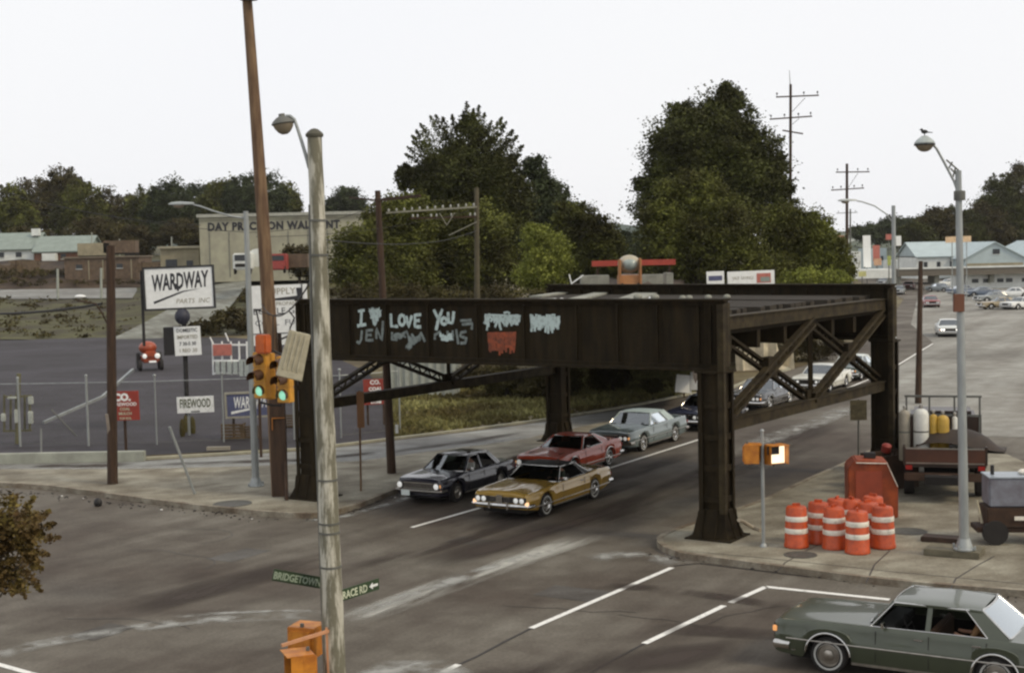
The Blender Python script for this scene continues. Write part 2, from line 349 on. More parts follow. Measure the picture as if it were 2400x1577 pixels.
tr('oil_track', [(1500, 1470), (1700, 1480), (1850, 1490), (2000, 1500)], 0.5, darkw, 0.010)
tr('oil_track', [(300, 1430), (600, 1350), (900, 1270), (1100, 1210)], 0.9, darkw, 0.0102)
tr('oil_track', [(820, 1330), (1000, 1290), (1250, 1210), (1500, 1130)], 0.5, darkw, 0.0112)
tr('oil_track', [(880, 1205), (1000, 1172), (1150, 1125), (1300, 1075), (1500, 1010), (1700, 945)], 0.7, darkw, 0.0098)
crackm = mat('tar', (0.03, 0.024, 0.02), 0.6)
for pts, w in [(((1245, 1472), (1180, 1505), (1120, 1537), (1078, 1556)), 0.035), (((1580, 1326), (1640, 1320), (1720, 1330), (1900, 1352)), 0.05), (((1510, 1508), (1440, 1545), (1380, 1580)), 0.03)]:
    ribbon('tar_seam', GP(*pts), w, crackm, 0.0075)
rc_ = random.Random(12)
for (x, y, ang, n_) in [(300, 1290, -0.1, 9), (1180, 1420, 0.3, 7), (1450, 1440, -0.2, 8), (1620, 1480, 0.4, 7), (420, 1240, 0.15, 8), (150, 1450, 0.3, 7), (2350, 1000, 0.3, 6), (2300, 900, 0.1, 6), (1560, 1180, 0.6, 7)]:
    p_ = G(x, y); a_ = ang; pts_ = [p_]
    for i in range(n_): a_ += rc_.uniform(-0.6, 0.6); p_ = p_ + Vector((math.cos(a_), math.sin(a_), 0)) * rc_.uniform(0.3, 0.6); pts_.append(p_)
    ribbon('road_crack', pts_, 0.012, crackm, 0.0072)
patchm = ground_mat('patch_asphalt', (0.10, 0.094, 0.085), (0.065, 0.058, 0.05), 0, sc=0.6)
for i, (x, y, sx, sy) in enumerate([(560, 1300, 1.6, 0.9), (1340, 1390, 1.1, 1.5), (1120, 1270, 0.8, 1.7), (240, 1480, 1.2, 0.8)]):
    c_ = G(x, y); u_ = Vector((0.515, 0.857, 0)); v_ = Vector((0.857, -0.515, 0)); sheet('road_patch', [c_ - u_ * sx / 2 - v_ * sy / 2 + Vector((0, 0, 0.0055)), c_ + u_ * sx / 2 - v_ * sy / 2 + Vector((0, 0, 0.0055)), c_ + u_ * sx / 2 + v_ * sy / 2 + Vector((0, 0, 0.0055)), c_ - u_ * sx / 2 + v_ * sy / 2 + Vector((0, 0, 0.0055))], patchm)
# grit and litter along the kerbs
lb_ = MB(); lw_ = MB()
for i in range(420):
    t = rc_.random(); k_ = rc_.choice([0, 1, 2]); a_, b_ = [(G(0, 1150), G(640, 1216)), (G(1560, 1300), G(2400, 1405)), (G(740, 1222), G(950, 1152))][k_]; c_ = a_.lerp(b_, t) + Vector((rc_.gauss(0, .25), rc_.gauss(0, .25), 0)); s_ = rc_.uniform(0.015, 0.05)
    (lw_ if i % 35 == 0 else lb_).box((c_.x, c_.y, s_ * 0.3 + 0.004), (s_ * 1.6, s_, s_ * 0.6), rc_.uniform(0, 3))
tag(lb_.build('grit', crackm, smooth=False), 'dark grit scattered along the kerbs', 'grit', kind='stuff'); tag(lw_.build('litter', white_line, smooth=False), 'scraps of pale litter along the kerbs', 'litter', kind='stuff')
for pts in [((1950, 1262), (1900, 1285), (1840, 1318), (1822, 1338)), ((2330, 1303), (2290, 1325), (2240, 1356), (2225, 1385)), ((2085, 1290), (2050, 1322), (2030, 1365)), ((1600, 1290), (1800, 1308), (2100, 1340), (2400, 1368))]:
    q = [G(a, b, 0.15) for a, b in pts]; ribbon('pavement_joint', q, 0.018, crackm, 0.154)
for (px, py, r) in [(545, 1180, 0.62), (1876, 1300, 0.42), (2130, 1245, 0.5)]:
    c = G(px, py, 0.15); mb = MB(); mb.lathe([(r, 0), (r, 0.012), (r * 0.9, 0.014), (r * 0.88, 0.008), (0.01, 0.008)], 28, Matrix.Translation((c.x, c.y, 0.151)))
    tag(mb.build('manhole_cover', mat('iron_cover', (0.10, 0.095, 0.08), 0.7, 0.2, 0.4, 8)), {545: 'round dark manhole cover on the concrete island', 1876: 'round manhole cover in the pavement in front of the striped barrels', 2130: 'manhole cover in the pavement right of the striped barrels'}[px], 'manhole cover', 'manhole covers')

# ground rising on the left behind the lot, lofted through points at their own distances
def loft(name, rows, m, label, jitter=0.0, seed=1):
    rnd = random.Random(seed); mb = MB(); R_ = []
    for row in rows:
        Y = row[0]; pts = row[1:]; out_ = []
        for i in range(len(pts) - 1):
            for k in range(6):
                t = k / 6; px = pts[i][0] * (1 - t) + pts[i + 1][0] * t; py = pts[i][1] * (1 - t) + pts[i + 1][1] * t
                p = P(px, py, Y); p.z += rnd.uniform(-1, 1) * jitter; out_.append(p)
        out_.append(P(*pts[-1], Y)); R_.append(out_)
    mb.grid(R_); o = mb.build(name, m, ang=60)
    return struct(o, label)
bankm = ground_mat('bank_grass', (0.082, 0.080, 0.026), (0.034, 0.026, 0.011), 0, sc=0.2, str_scale=(0.3, 0.6, 1))
dirtm = ground_mat('dark_bank', (0.075, 0.052, 0.032), (0.026, 0.017, 0.011), 0, sc=0.3, str_scale=(0.3, 0.9, 1))
ramp_m = ground_mat('ramp_paving', (0.24, 0.25, 0.22), (0.13, 0.13, 0.105), R(60), sc=0.2)
loft('hillside', [(146, (-500, 806), (0, 796), (260, 794), (560, 790), (900, 780)), (165, (-500, 765), (0, 752), (260, 748), (560, 720), (900, 700)), (188, (-500, 715), (0, 702), (300, 700), (560, 672), (900, 660)), (215, (-500, 690), (0, 680), (300, 676), (560, 652), (900, 645))], bankm, 'brown and green hillside rising behind the lot', 0.05)
loft('hill_bank', [(214.6, (-500, 690), (0, 680), (300, 676), (560, 652), (900, 645)), (222, (-500, 655), (0, 645), (300, 640), (560, 640), (900, 640)), (232, (-500, 625), (0, 612), (300, 608), (560, 618), (900, 620))], dirtm, 'dark steep bank above the hillside road', 0.3, 9)
loft('hill_top', [(231.5, (-500, 625), (0, 612), (300, 608), (560, 618), (900, 620)), (330, (-500, 608), (0, 600), (300, 596), (560, 600), (900, 600)), (460, (-500, 590), (0, 585), (300, 582), (560, 585), (900, 585))], bankm, 'flat top of the hillside with the houses', 0.25, 3)
loft('upper_road', [(187.8, (-500, 714), (0, 701), (310, 698.5)), (214.7, (-500, 689), (0, 679), (325, 674))], asph_far, 'pale road along the hillside')
loft('ramp_road', [(143, (255, 797), (300, 795), (370, 794)), (153, (320, 765), (400, 762), (500, 760)), (167, (400, 722), (470, 716), (545, 712)), (180, (480, 684), (520, 680), (575, 672)), (198, (510, 656), (545, 650), (580, 646))], ramp_m, 'pale ramp climbing the hillside')
# railway bank behind the bridge
loft('railway_bank', [(62, (1290, 900), (1330, 760), (1380, 702), (1560, 690), (1600, 760), (1630, 900)), (85, (1270, 800), (1320, 700), (1380, 672), (1590, 664), (1620, 720), (1645, 860)), (120, (1260, 740), (1310, 680), (1390, 655), (1600, 648), (1640, 700), (1670, 800)), (170, (1260, 700), (1320, 660), (1400, 640), (1640, 634), (1690, 655), (1730, 690))], dirtm, 'dirt bank of the railway behind the bridge', 0.3, 4)
loft('far_hill', [(380, (1900, 640), (2050, 635), (2200, 630), (2500, 620)), (420, (1900, 590), (2050, 585), (2200, 580), (2500, 560)), (520, (1900, 560), (2050, 552), (2200, 545), (2500, 520)), (800, (1700, 556), (2050, 540), (2200, 532), (2600, 520))], mat('far_hill', (0.09, 0.11, 0.07), 0.9, 0, 0.4, 0.02), 'far hill at the end of the street', 1.0, 7)
loft('far_ridge', [(700, (-900, 640), (300, 640), (1300, 630), (1600, 625)), (900, (-900, 560), (300, 565), (1300, 528), (1600, 524))], mat('far_ridge', (0.07, 0.10, 0.08), 0.9, 0, 0.4, 0.02), 'far wooded ridge behind the trees', 2.0, 8)

# ------------------------------------------------------------------ the railway bridge
rust = mat('rusty_steel', (0.028, 0.019, 0.007), 0.85, 0.0, 0.5, 1.6, col2=(0.009, 0.006, 0.0022), spec=0.2, stretch=(0, (3, 3, 0.5)), lo=0.3, hi=0.7, bump=0.3, bscale=12)
rust2 = mat('weathered_steel', (0.050, 0.037, 0.016), 0.8, 0.0, 0.5, 2.5, col2=(0.015, 0.010, 0.004), spec=0.25)
timber = mat('old_timber', (0.042, 0.033, 0.021), 0.9, 0, 0.5, 4, col2=(0.03, 0.023, 0.015))
A_ = Vector((-6.6, 45.62, 0)); B_ = Vector((5.47, 37.89, 0)); C_ = Vector((1.85, 58.1, 0)); D_ = Vector((12.83, 48.4, 0))
TOP = 6.62
br = empty('railroad_bridge', 'rusty steel railroad bridge on four columns with painted graffiti across the street', 'bridge', A_)
def loc(p): return Vector(p) - A_
def girder(p, q, over, sts, name, side):
    d = (q - p).normalized(); ang = math.atan2(d.y, d.x); L = (q - p).length + 2 * over
    T = Matrix.Translation(loc(p - d * over)) @ Matrix.Rotation(ang, 4, 'Z')
    mb = MB(); mb.T = T
    mb.box((L / 2, 0, TOP - 0.97), (L, 0.05, 1.80)); mb.box((L / 2, 0, TOP - 0.03), (L, 0.46, 0.06)); mb.box((L / 2, 0, TOP - 1.92), (L, 0.46, 0.06))
    mb.box((L / 2, 0, TOP - 0.12), (L - 0.02, 0.20, 0.115)); mb.box((L / 2, 0, TOP - 1.83), (L - 0.02, 0.20, 0.115))
    for x in np.arange(0.1, L, 0.22):
        for z in (TOP - 0.14, TOP - 1.81): mb.ball((x, -0.105, z), 0.018, 6, 4)
    g_ = mb.build(name, rust, br)
    for x in sts:
        ms = MB(); ms.T = T
        ms.box((x + 0.03, 0, TOP - 0.97), (0.17, 0.085, 1.58)); ms.box((x, 0, TOP - 0.97), (0.07, 0.26, 1.58)); ms.build('stiffener', rust, g_)
    for x in (0.015, L - 0.015): e = MB(); e.T = T; e.box((x, 0, TOP - 0.97), (0.028, 0.40, 1.70)); e.build('end_plate', rust2, g_)
    return g_, T, L
def sta(px):
    r = ray(px, 760); d = (B_ - A_).normalized(); n = Vector((d.y, -d.x, 0)); t = (A_ - Vector((0, 0, EYE))).dot(n) / r.dot(n)
    return (Vector((0, 0, EYE)) + r * t - A_).dot(d) + 0.36
gn, TN, LN = girder(A_, B_, 0.36, [0.3] + [sta(q_) for q_ in (822, 908, 1007, 1121, 1231, 1354, 1450, 1543, 1640)] + [14.6], 'girder', -1)
gf, TF, LF = girder(C_, D_, 0.36, list(np.linspace(0.25, 15.0, 11)), 'girder', 1)
def column(c, ang, label=None):
    T = Matrix.Translation(loc(c)) @ Matrix.Rotation(ang, 4, 'Z')
    h = TOP - 1.98; mb = MB(); mb.T = T; s = 0.30
    top = h
    for a in (-1, 1):
        for b in (-1, 1):
            mb.box((a * s, b * (s + 0.05), (0.9 + top) / 2), (0.12, 0.05, top - 0.9)); mb.box((a * (s + 0.05), b * s, (0.9 + top) / 2), (0.05, 0.12, top - 0.9))
    mb.box((0, 0, (0.9 + top) / 2), (0.54, 0.54, top - 0.9))
    k = 0
    z = 1.2
    while z < top - 0.1:
        mb.box((0, 0, z), (0.66, 0.66, 0.16)); z += 0.85
    col_ = mb.build('column', rust2 if label else rust, br)
    if label: col_['label'] = label
    f = MB(); f.T = T
    f.lathe([(0.52, 0.93), (0.56, 0.86), (0.60, 0.5), (0.80, 0.16), (0.84, 0.15)], 4, Matrix.Rotation(R(45), 4, 'Z')); f.lathe([(0.95, 0.13), (0.95, 0.19)], 4, Matrix.Rotation(R(45), 4, 'Z'))
    for a in range(4):
        for o_ in (-0.2, 0.2):
            q = Matrix.Rotation(R(90 * a), 4, 'Z'); f.beam(q @ Vector((o_, -0.40, 0.95)), q @ Vector((o_, -0.62, 0.17)), 0.03, 0.06)
    f.build('base', rust, col_)
    cp = MB(); cp.T = T; cp.box((0, 0, top + 0.02), (0.86, 0.86, 0.05))
    cp.build('cap_plate', rust, col_)
    return col_
angAB = math.atan2((B_ - A_).y, (B_ - A_).x)
for c in (A_, C_, D_): column(c, angAB)
column(B_, angAB)
# tall angle posts and web over the right column end of each girder
for c, dd in ((B_, 0.30), (D_, 0.30)):
    u = (B_ - A_).normalized(); n = Vector((u.y, -u.x, 0)); mb = MB()
    mb.box((0, 0, 0), (0.13, 0.05, TOP - 1.0), M=Matrix.Translation(loc(c) + u * 0.32 + n * 0.40 + Vector((0, 0, TOP / 2 + 0.35))) @ Matrix.Rotation(angAB, 4, 'Z'))
    mb.box((0, 0, 0), (0.05, 0.16, TOP - 1.0), M=Matrix.Translation(loc(c) + u * 0.40 + n * 0.33 + Vector((0, 0, TOP / 2 + 0.35))) @ Matrix.Rotation(angAB, 4, 'Z'))
    mb.build('corner_post', rust2, br)
def lattice(mb, p, q, w=0.26):
    """built-up member: two flanges with lacing bars between"""
    p = Vector(p); q = Vector(q); d = (q - p).normalized(); L = (q - p).length; up = Vector((0, 0, 1)); side = d.cross(up).normalized(); nn = side.cross(d).normalized()
    for s in (-1, 1): mb.beam(p + nn * s * w / 2, q + nn * s * w / 2, 0.18, 0.085, nn)
    n = max(2, int(L / (w * 1.25)))
    for i in range(n):
        a = p + d * (L * i / n) + nn * (w / 2 if i % 2 else -w / 2); b = p + d * (L * (i + 1) / n) + nn * (-w / 2 if i % 2 else w / 2)
        mb.beam(a, b, 0.02, 0.05, nn)
def bent(p, q):
    a = loc(p); b = loc(q); d = (b - a).normalized(); a = a + d * 0.34; b = b - d * 0.34; m_ = (a + b) / 2
    Z = lambda v, z: Vector((v.x, v.y, z))
    zt, zb = 5.92, 3.12
    c = MB(); c.beam(Z(a, zt), Z(b, zt), 0.34, 0.34); c.beam(Z(a, zt + 0.19), Z(b, zt + 0.19), 0.44, 0.03); c.build('top_chord', rust2, br)
    c = MB(); c.beam(Z(a, zb), Z(b, zb), 0.26, 0.30); c.beam(Z(a, zb + 0.17), Z(b, zb + 0.17), 0.36, 0.03); c.build('bottom_chord', rust2, br)
    c = MB(); lattice(c, Z(m_, zt - 0.1), Z(m_, zb + 0.1), 0.2); c.beam(Z(m_, zt), Z(m_, zb), 0.10, 0.14); c.box(Z(m_, zb + 0.2), (0.7, 0.1, 0.5), math.atan2(d.y, d.x)); c.box(Z(m_, zt - 0.25), (0.6, 0.1, 0.4), math.atan2(d.y, d.x)); c.build('centre_post', rust, br)
    for (u_, v_) in ((a, m_), (m_, b)):
        for (z1, z2) in ((zt - 0.25, zb + 0.2), (zb + 0.2, zt - 0.25)):
            c = MB(); o_ = Vector((-d.y, d.x, 0)) * (0.10 if z1 > z2 else -0.10); lattice(c, Z(u_, z1) + o_, Z(v_, z2) + o_, 0.24); c.build('diagonal_brace', rust if z1 > z2 else rust2, br)
        mm = (u_ + v_) / 2; c = MB(); c.box(Z(mm, (zt + zb) / 2), (0.62, 0.30, 0.56), math.atan2(d.y, d.x)); c.build('gusset_plate', rust, br)
bent(B_, D_); bent(A_, C_)
# deck of ties and ballast between the girders
dk = MB(); e1 = (B_ - A_).normalized()
q = [loc(A_) + e1 * 0.3, loc(B_) - e1 * 0.0, loc(D_), loc(C_) + e1 * 0.3]
lo_ = [Vector((v.x, v.y, TOP - 1.0)) for v in q]; hi_ = [Vector((v.x, v.y, TOP - 0.62)) for v in q]
dk.add(lo_ + hi_, [(0, 1, 2, 3), (4, 5, 6, 7), (0, 1, 5, 4), (1, 2, 6, 5), (2, 3, 7, 6), (3, 0, 4, 7)]); dk.build('deck', rust, br, smooth=False)
ti = MB(); rnd = random.Random(5)
for i in range(30):
    t = (i + 0.5) / 30; a = q[0].lerp(q[3], t); b = q[1].lerp(q[2], t); d = b - a; s0 = 0.03 + rnd.uniform(0, .02); s1 = 0.97 - rnd.uniform(0, .02)
    if rnd.random() < 0.12: continue
    ti.beam(a + d * s0 + Vector((0, 0, TOP - 0.5)), a + d * s1 + Vector((0, 0, TOP - 0.5)), 0.26, 0.2)
ti.build('tie_deck', timber, br)
fb = MB()
for i in range(7):
    t = (i + 0.5) / 7; a = q[0].lerp(q[3], t); b = q[1].lerp(q[2], t); fb.beam(a + Vector((0, 0, TOP - 1.25)), b + Vector((0, 0, TOP - 1.25)), 0.2, 0.5)
fb.build('floor_beam', rust, br)
# graffiti on the near girder: traced strokes laid on the web
def on_girder(px, py, off=0.034):
    r = ray(px, py); d = (B_ - A_).normalized(); n = Vector((d.y, -d.x, 0)); o = Vector((0, 0, EYE)); pl = A_ + n * off
    t = (pl - o).dot(n) / r.dot(n); return o + r * t
spray = mat('white_spray_paint', (0.50, 0.60, 0.57), 0.6, 0, 0.4, 9, col2=(0.20, 0.25, 0.23), lo=0.3, hi=0.48); spray_g = mat('grey_spray_paint', (0.24, 0.28, 0.26), 0.7, 0, 0.5, 9)
spray_o = mat('orange_spray_paint', (0.38, 0.075, 0.018), 0.6, 0, 0.6, 6, col2=(0.10, 0.03, 0.015))
def zz(X, Y): return (760 + X / 3.723, 680 + Y / 3.723)
def strokes(name, lines, w, m, off):
    mb = MB(); d = (B_ - A_).normalized(); n = Vector((d.y, -d.x, 0)); rnd = random.Random(3)
    for ln in lines:
        pts = [loc(on_girder(*zz(*p_), off)) for p_ in ln]; off += 0.0006
        fine = []
        for i in range(len(pts) - 1):
            for k in range(4): fine.append(pts[i].lerp(pts[i + 1], k / 4))
        fine.append(pts[-1]); a = []; b = []
        for i, p_ in enumerate(fine):
            dd = (fine[min(i + 1, len(fine) - 1)] - fine[max(i - 1, 0)]).normalized(); nn = dd.cross(n).normalized() * w * rnd.uniform(0.8, 1.2) / 2
            a.append(p_ + nn + n * 0.0006 * (i % 2)); b.append(p_ - nn + n * 0.0006 * (i % 2))
        mb.grid([a, b])
    return mb.build(name, m, br, smooth=False, recalc=False)
def patch(name, poly, m, off, drips=0, seed=1):
    rnd = random.Random(seed); pts = []
    for i in range(len(poly)):
        a = poly[i]; b = poly[(i + 1) % len(poly)]; n_ = 7
        for k in range(n_):
            t = k / n_; pts.append((a[0] * (1 - t) + b[0] * t + rnd.uniform(-9, 9), a[1] * (1 - t) + b[1] * t + rnd.uniform(-12, 12)))
    mb = MB(); mb.add([loc(on_girder(*zz(*p_), off)) for p_ in pts], [tuple(range(len(pts)))])
    return mb.build(name, m, br, smooth=False, recalc=False)
def circ(x, y, rx, ry): return [(x + rx * math.cos(a), y + ry * math.sin(a)) for a in np.linspace(0, 2 * math.pi, 13)]
for wd_, mt_, of_, ltrs in ((0.10, spray, 0.036, [[[(325, 180), (320, 300)], [(295, 185), (352, 175)], [(288, 312), (365, 298)]],
    [[(580, 205), (585, 315), (645, 315)]], [circ(678, 262, 26, 44)], [[(715, 225), (737, 320), (765, 220)]], [[(845, 213), (790, 218), (792, 320), (845, 320)], [(792, 266), (832, 264)]],
    [[(955, 170), (995, 250)], [(1032, 165), (998, 250), (975, 350)]], [circ(1045, 270, 24, 28)], [[(1080, 190), (1085, 283), (1120, 285), (1130, 185)]]]),
    (0.085, spray_g, 0.046, [[[(328, 350), (322, 430), (302, 466), (284, 445)]], [[(425, 348), (370, 352), (366, 438), (428, 436)], [(368, 392), (412, 390)]], [[(455, 425), (455, 332), (503, 440), (513, 268)]],
    [[(1185, 266), (1285, 262)]], [[(1200, 300), (1292, 290), (1285, 345)]], [[(1015, 360), (965, 390), (965, 432)]], [[(1150, 340), (1170, 472)]], [[(1240, 358), (1192, 372), (1187, 402), (1240, 420), (1230, 460), (1188, 462)]], [[(1075, 355), (1080, 445)], [(1120, 350), (1122, 440)], [(1078, 400), (1120, 398)]],
    [[(592, 365), (590, 430), (640, 432)]], [[(650, 400), (720, 360), (740, 420)]], [[(840, 365), (880, 450)]], [[(760, 380), (800, 440), (845, 380)]]])):
    for lt in ltrs: strokes('graffiti', lt, wd_, mt_, of_)
patch('graffiti', [(388, 168), (420, 150), (444, 168), (470, 150), (494, 172), (488, 225), (464, 275), (445, 312), (424, 270), (398, 232)], spray, 0.036, seed=2)
def scrub(x0, x1, y0, y1, n, w, m, off, seed, slant=0.0):
    """paint laid on in overlapping ragged up-and-down strokes with runs"""
    rg = random.Random(seed); ln = []
    for i in range(n):
        x = x0 + (x1 - x0) * (i + 0.5) / n + rg.uniform(-5, 5); a = y0 + rg.uniform(-6, 22); b = y1 - rg.uniform(-4, 34) + (rg.uniform(20, 50) if rg.random() < 0.22 else 0)
        ln.append([(x + rg.uniform(-6, 6), a), (x + slant + rg.uniform(-8, 8), (a + b) / 2), (x + rg.uniform(-8, 8), b)])
    strokes('graffiti', ln, w, m, off)
scrub(1800, 2046, 212, 352, 22, 0.075, spray, 0.037, 4)
scrub(1395, 1440, 205, 320, 4, 0.07, spray, 0.037, 5); scrub(1440, 1530, 215, 290, 6, 0.07, spray, 0.047, 6, 14); scrub(1530, 1640, 215, 315, 8, 0.065, spray, 0.037, 7, -10); scrub(1640, 1712, 210, 300, 5, 0.07, spray, 0.047, 8)
strokes('graffiti', [[(1400, 215), (1700, 225)], [(1520, 262), (1705, 255)], [(1565, 200), (1600, 190), (1620, 205)]], 0.06, spray, 0.058)
scrub(1430, 1670, 372, 530, 17, 0.07, spray_o, 0.037, 9)
strokes('graffiti', [[(1425, 380), (1675, 376)], [(1440, 450), (1600, 455)]], 0.09, spray_o, 0.052)
patch('graffiti', [(735, 405), (830, 395), (850, 430), (780, 470), (745, 525), (715, 500)], spray_g, 0.060, seed=6)
patch('graffiti', [(1010, 380), (1060, 395), (1115, 370), (1120, 430), (1060, 450), (1015, 430)], spray, 0.062, seed=7)
patch('graffiti', [(600, 380), (700, 375), (720, 410), (640, 425), (600, 420)], spray_g, 0.062, seed=8)
# ------------------------------------------------------------------ vehicles
rubber = mat('tyre_rubber', (0.020, 0.017, 0.015), 0.85); chrome = mat('chrome', (0.62, 0.61, 0.58), 0.16, 1.0, 0.2, 6)
dullchrome = mat('dull_chrome', (0.45, 0.42, 0.37), 0.3, 0.9, 0.3, 6); dark_in = mat('dark_trim', (0.018, 0.015, 0.013), 0.8)
glassm = glass_mat('car_glass'); glass2 = glass_mat('car_glass_bright', mixv=1.5); lens_w = mat('headlamp_lens', (0.80, 0.82, 0.80), 0.12, 0, 0.1, 8, emis=(1, 0.97, 0.9), estr=0.25); lens_a = mat('amber_lens', (0.75, 0.30, 0.08), 0.25, emis=(1, 0.5, 0.2), estr=0.5)
lens_r = mat('red_lens', (0.35, 0.02, 0.015), 0.25); plate_m = mat('licence_plate', (0.60, 0.66, 0.62), 0.5, 0, 0.1); white_rubber = mat('whitewall', (0.5, 0.5, 0.46), 0.7)
lamp_on = mat('lit_headlamp', (0.9, 0.9, 0.85), 0.2, emis=(1, 0.95, 0.85), estr=2.5)
amber_on = mat('lit_amber_lens', (0.9, 0.6, 0.35), 0.2, emis=(1, 0.62, 0.34), estr=0.9)
under = mat('underbody', (0.012, 0.010, 0.009), 0.9)
def interp(x, pts): return float(np.interp(x, [p[0] for p in pts], [p[1] for p in pts]))
def vehicle(name, label, cat, p, loc_, heading, group=None, detail=2):
    L, Wd, H = p['L'], p['W'], p['H']; hl = L / 2; xf, xr = p['xf'], p['xr']; rw = p.get('rw', 0.33); sill = p.get('sill', 0.24)
    root = empty(name, label, cat, loc_, heading, group)
    top = p['top']; xA, xB, xC, xD = p['cab']; wr = p.get('wr', Wd / 2 * 0.72)
    body = paint(*p['paint']); roofm = p.get('roofm') and paint(*p['roofm']) or body
    er, ee = p.get('round', (0.45, 0.10))
    def w(x):
        h = Wd / 2
        if abs(x) > hl - er: t = (abs(x) - hl + er) / er; h *= 1 - ee * t * t
        return h * (1 + 0.012 * math.cos(x / hl * 1.5))
    def arch(x):
        z = sill + p.get('rise', 0.10) * max(0, (abs(x) - max(abs(xf), abs(xr)) - 0.3) / (hl - max(abs(xf), abs(xr))))
        for xw, rr in ((xf, rw + 0.075), (xr, rw + p.get('ra', 0.06))):
            if abs(x - xw) < rr: z = max(z, rw + math.sqrt(rr * rr - (x - xw) ** 2) * p.get('ah', 0.98))
        return z
    xs = set(np.round(np.linspace(-hl, hl, 40 if detail > 1 else 22), 3))
    if detail > 1:
        for xw in (xf, xr):
            for k in np.linspace(-1, 1, 17): xs.add(round(xw + math.sin(k * math.pi / 2) * (rw + 0.07), 3))
    for x_ in (xA, xD): xs.add(round(x_, 3))
    for k in (0.03, 0.08): xs.add(round(hl - k, 3)); xs.add(round(-hl + k, 3))
    xs = sorted(xs)
    def T(x):
        z = interp(x, top); e = hl - abs(x)
        if e < 0.10: z -= 0.05 * (1 - e / 0.10) ** 2
        return z
    def section(x):
        ww = w(x); t = T(x); lz = min(arch(x), t - 0.14); ts = t - 0.055
        e = hl - abs(x)
        if e < 0.08: ww -= 0.03 * (1 - e / 0.08)
        r = [(ww - 0.13, lz + 0.01), (ww * 0.955, lz)]
        for q, k in ((0.12, 0.975), (0.40, 1.0), (0.62, 1.003), (0.66, 0.988), (0.9, 0.972)): r.append((ww * k, lz + q * (ts - lz)))
        r += [(ww * 0.955, ts + 0.02), (ww * 0.925, t), (ww * 0.80, t - 0.004), (ww * 0.5, t + p.get('crown', 0.03) * 0.8), (0.001, t + p.get('crown', 0.03))]
        return r
    secs = [section(x) for x in xs]; n = len(secs[0]); mb = MB()
    for sgn in (1, -1):
        vs = [(x, sgn * y, z) for x, s_ in zip(xs, secs) for (y, z) in s_]; fs = []
        for i in range(len(xs) - 1):
            xm = (xs[i] + xs[i + 1]) / 2
            for j in range(n - 1):
                if j >= 8 and xD < xm < xA: continue
                a, b, c, d = i * n + j, i * n + j + 1, (i + 1) * n + j + 1, (i + 1) * n + j
                fs.append((a, b, c, d))
        mb.add(vs, fs)
    for i in (0, len(xs) - 1):        # end faces
        s_ = secs[i]; x = xs[i]; vs = [(x, y, z) for y, z in s_] + [(x, -y, z) for y, z in s_]
        mb.add(vs, [(j, j + 1, n + j + 1, n + j) for j in range(1, n - 1)])
    bo = mb.build('body', body, root, recalc=True, ang=32)
    bm_ = bmesh.new(); bm_.from_mesh(bo.data); bmesh.ops.remove_doubles(bm_, verts=bm_.verts, dist=0.003); bmesh.ops.recalc_face_normals(bm_, faces=bm_.faces); bm_.to_mesh(bo.data); bm_.free()
    bo.data.polygons.foreach_set('use_smooth', [True] * len(bo.data.polygons)); bo.data.set_sharp_from_angle(angle=R(32))
    # dark underbody and cabin tub
    u = MB(); u.box((0, 0, 0.29), (L - 0.5, Wd - 0.50, 0.22)); u.box((xf + (hl - xf) * 0.1, 0, 0.52), (1.0, Wd - 0.60, 0.3)); u.box((xr, 0, 0.5), (1.0, Wd - 0.60, 0.26))
    for xw in (xf, xr):
        for sg in (1, -1): u.box((xw, sg * (Wd / 2 - 0.36), 0.62), (0.9, 0.05, 0.5))
    for sg in (1, -1): u.box(((xA + xD) / 2, sg * (Wd / 2 * 0.9), 0.58), (xA - xD, 0.03, 0.5))
    u.build('underbody', under, root, smooth=False)
    zb = T((xA + xD) / 2)
    # seats
    inm = mat('seat_' + name + p['paint'][0], p.get('seat', (0.05, 0.04, 0.035)), 0.8)
    if detail > 0:
        for sx in p.get('seats', (0.05, -0.95)):
            s_ = MB(); s_.box((sx, 0, 0.50), (0.55, Wd * 0.70, 0.16)); s_.box((sx - 0.30, 0, 0.74), (0.14, Wd * 0.70, 0.50), 0); s_.build('seat', inm, root, bevel=0.04)
        d_ = MB(); d_.box((xA - 0.22, 0, zb - 0.10), (0.36, Wd * 0.80, 0.16)); d_.build('dashboard', dark_in, root, bevel=0.02)
        st = MB(); st.lathe([(0.19, -0.012), (0.205, 0), (0.19, 0.012), (0.178, 0)], 20, Matrix.Translation((xA - 0.60, Wd * 0.2, zb - 0.02)) @ Matrix.Rotation(R(-62), 4, 'Y'), cap=False); st.beam((xA - 0.60, Wd * 0.2 - 0.18, zb - 0.02), (xA - 0.60, Wd * 0.2 + 0.18, zb - 0.02), 0.03, 0.02); st.build('steering_wheel', dark_in, root)
    # greenhouse
    bw = Wd / 2 * 0.90
    def gpt(x, f_, sg): return None
    zA, zD = T(xA), T(xD); conv = p.get('convertible')
    fr = MB()
    pillar_m = p.get('pillarm') or (chrome if conv else roofm)
    for sg in (1, -1): fr.tube([(xA - 0.02, sg * (bw - 0.02), zA - 0.02), (xB, sg * wr, H - 0.02)], 0.028, 8)
    if conv:
        fr.tube([(xB, -wr, H - 0.02), (xB + 0.02, 0, H), (xB, wr, H - 0.02)], 0.028, 8); fr.build('windshield_frame', chrome, root)
    else:
        fr.build('front_pillar', pillar_m, root)
    wsg = MB(); rows = []
    for t in (0, 0.5, 1):
        rows.append([Vector((xA + (xB - xA) * t + 0.10 * (1 - (k / 4) ** 2) * (1 - t * 0.5), (bw - 0.05 + (wr - bw + 0.03) * t) * k / 4, zA + 0.01 + (H - 0.04 - zA) * t)) for k in range(-4, 5)])
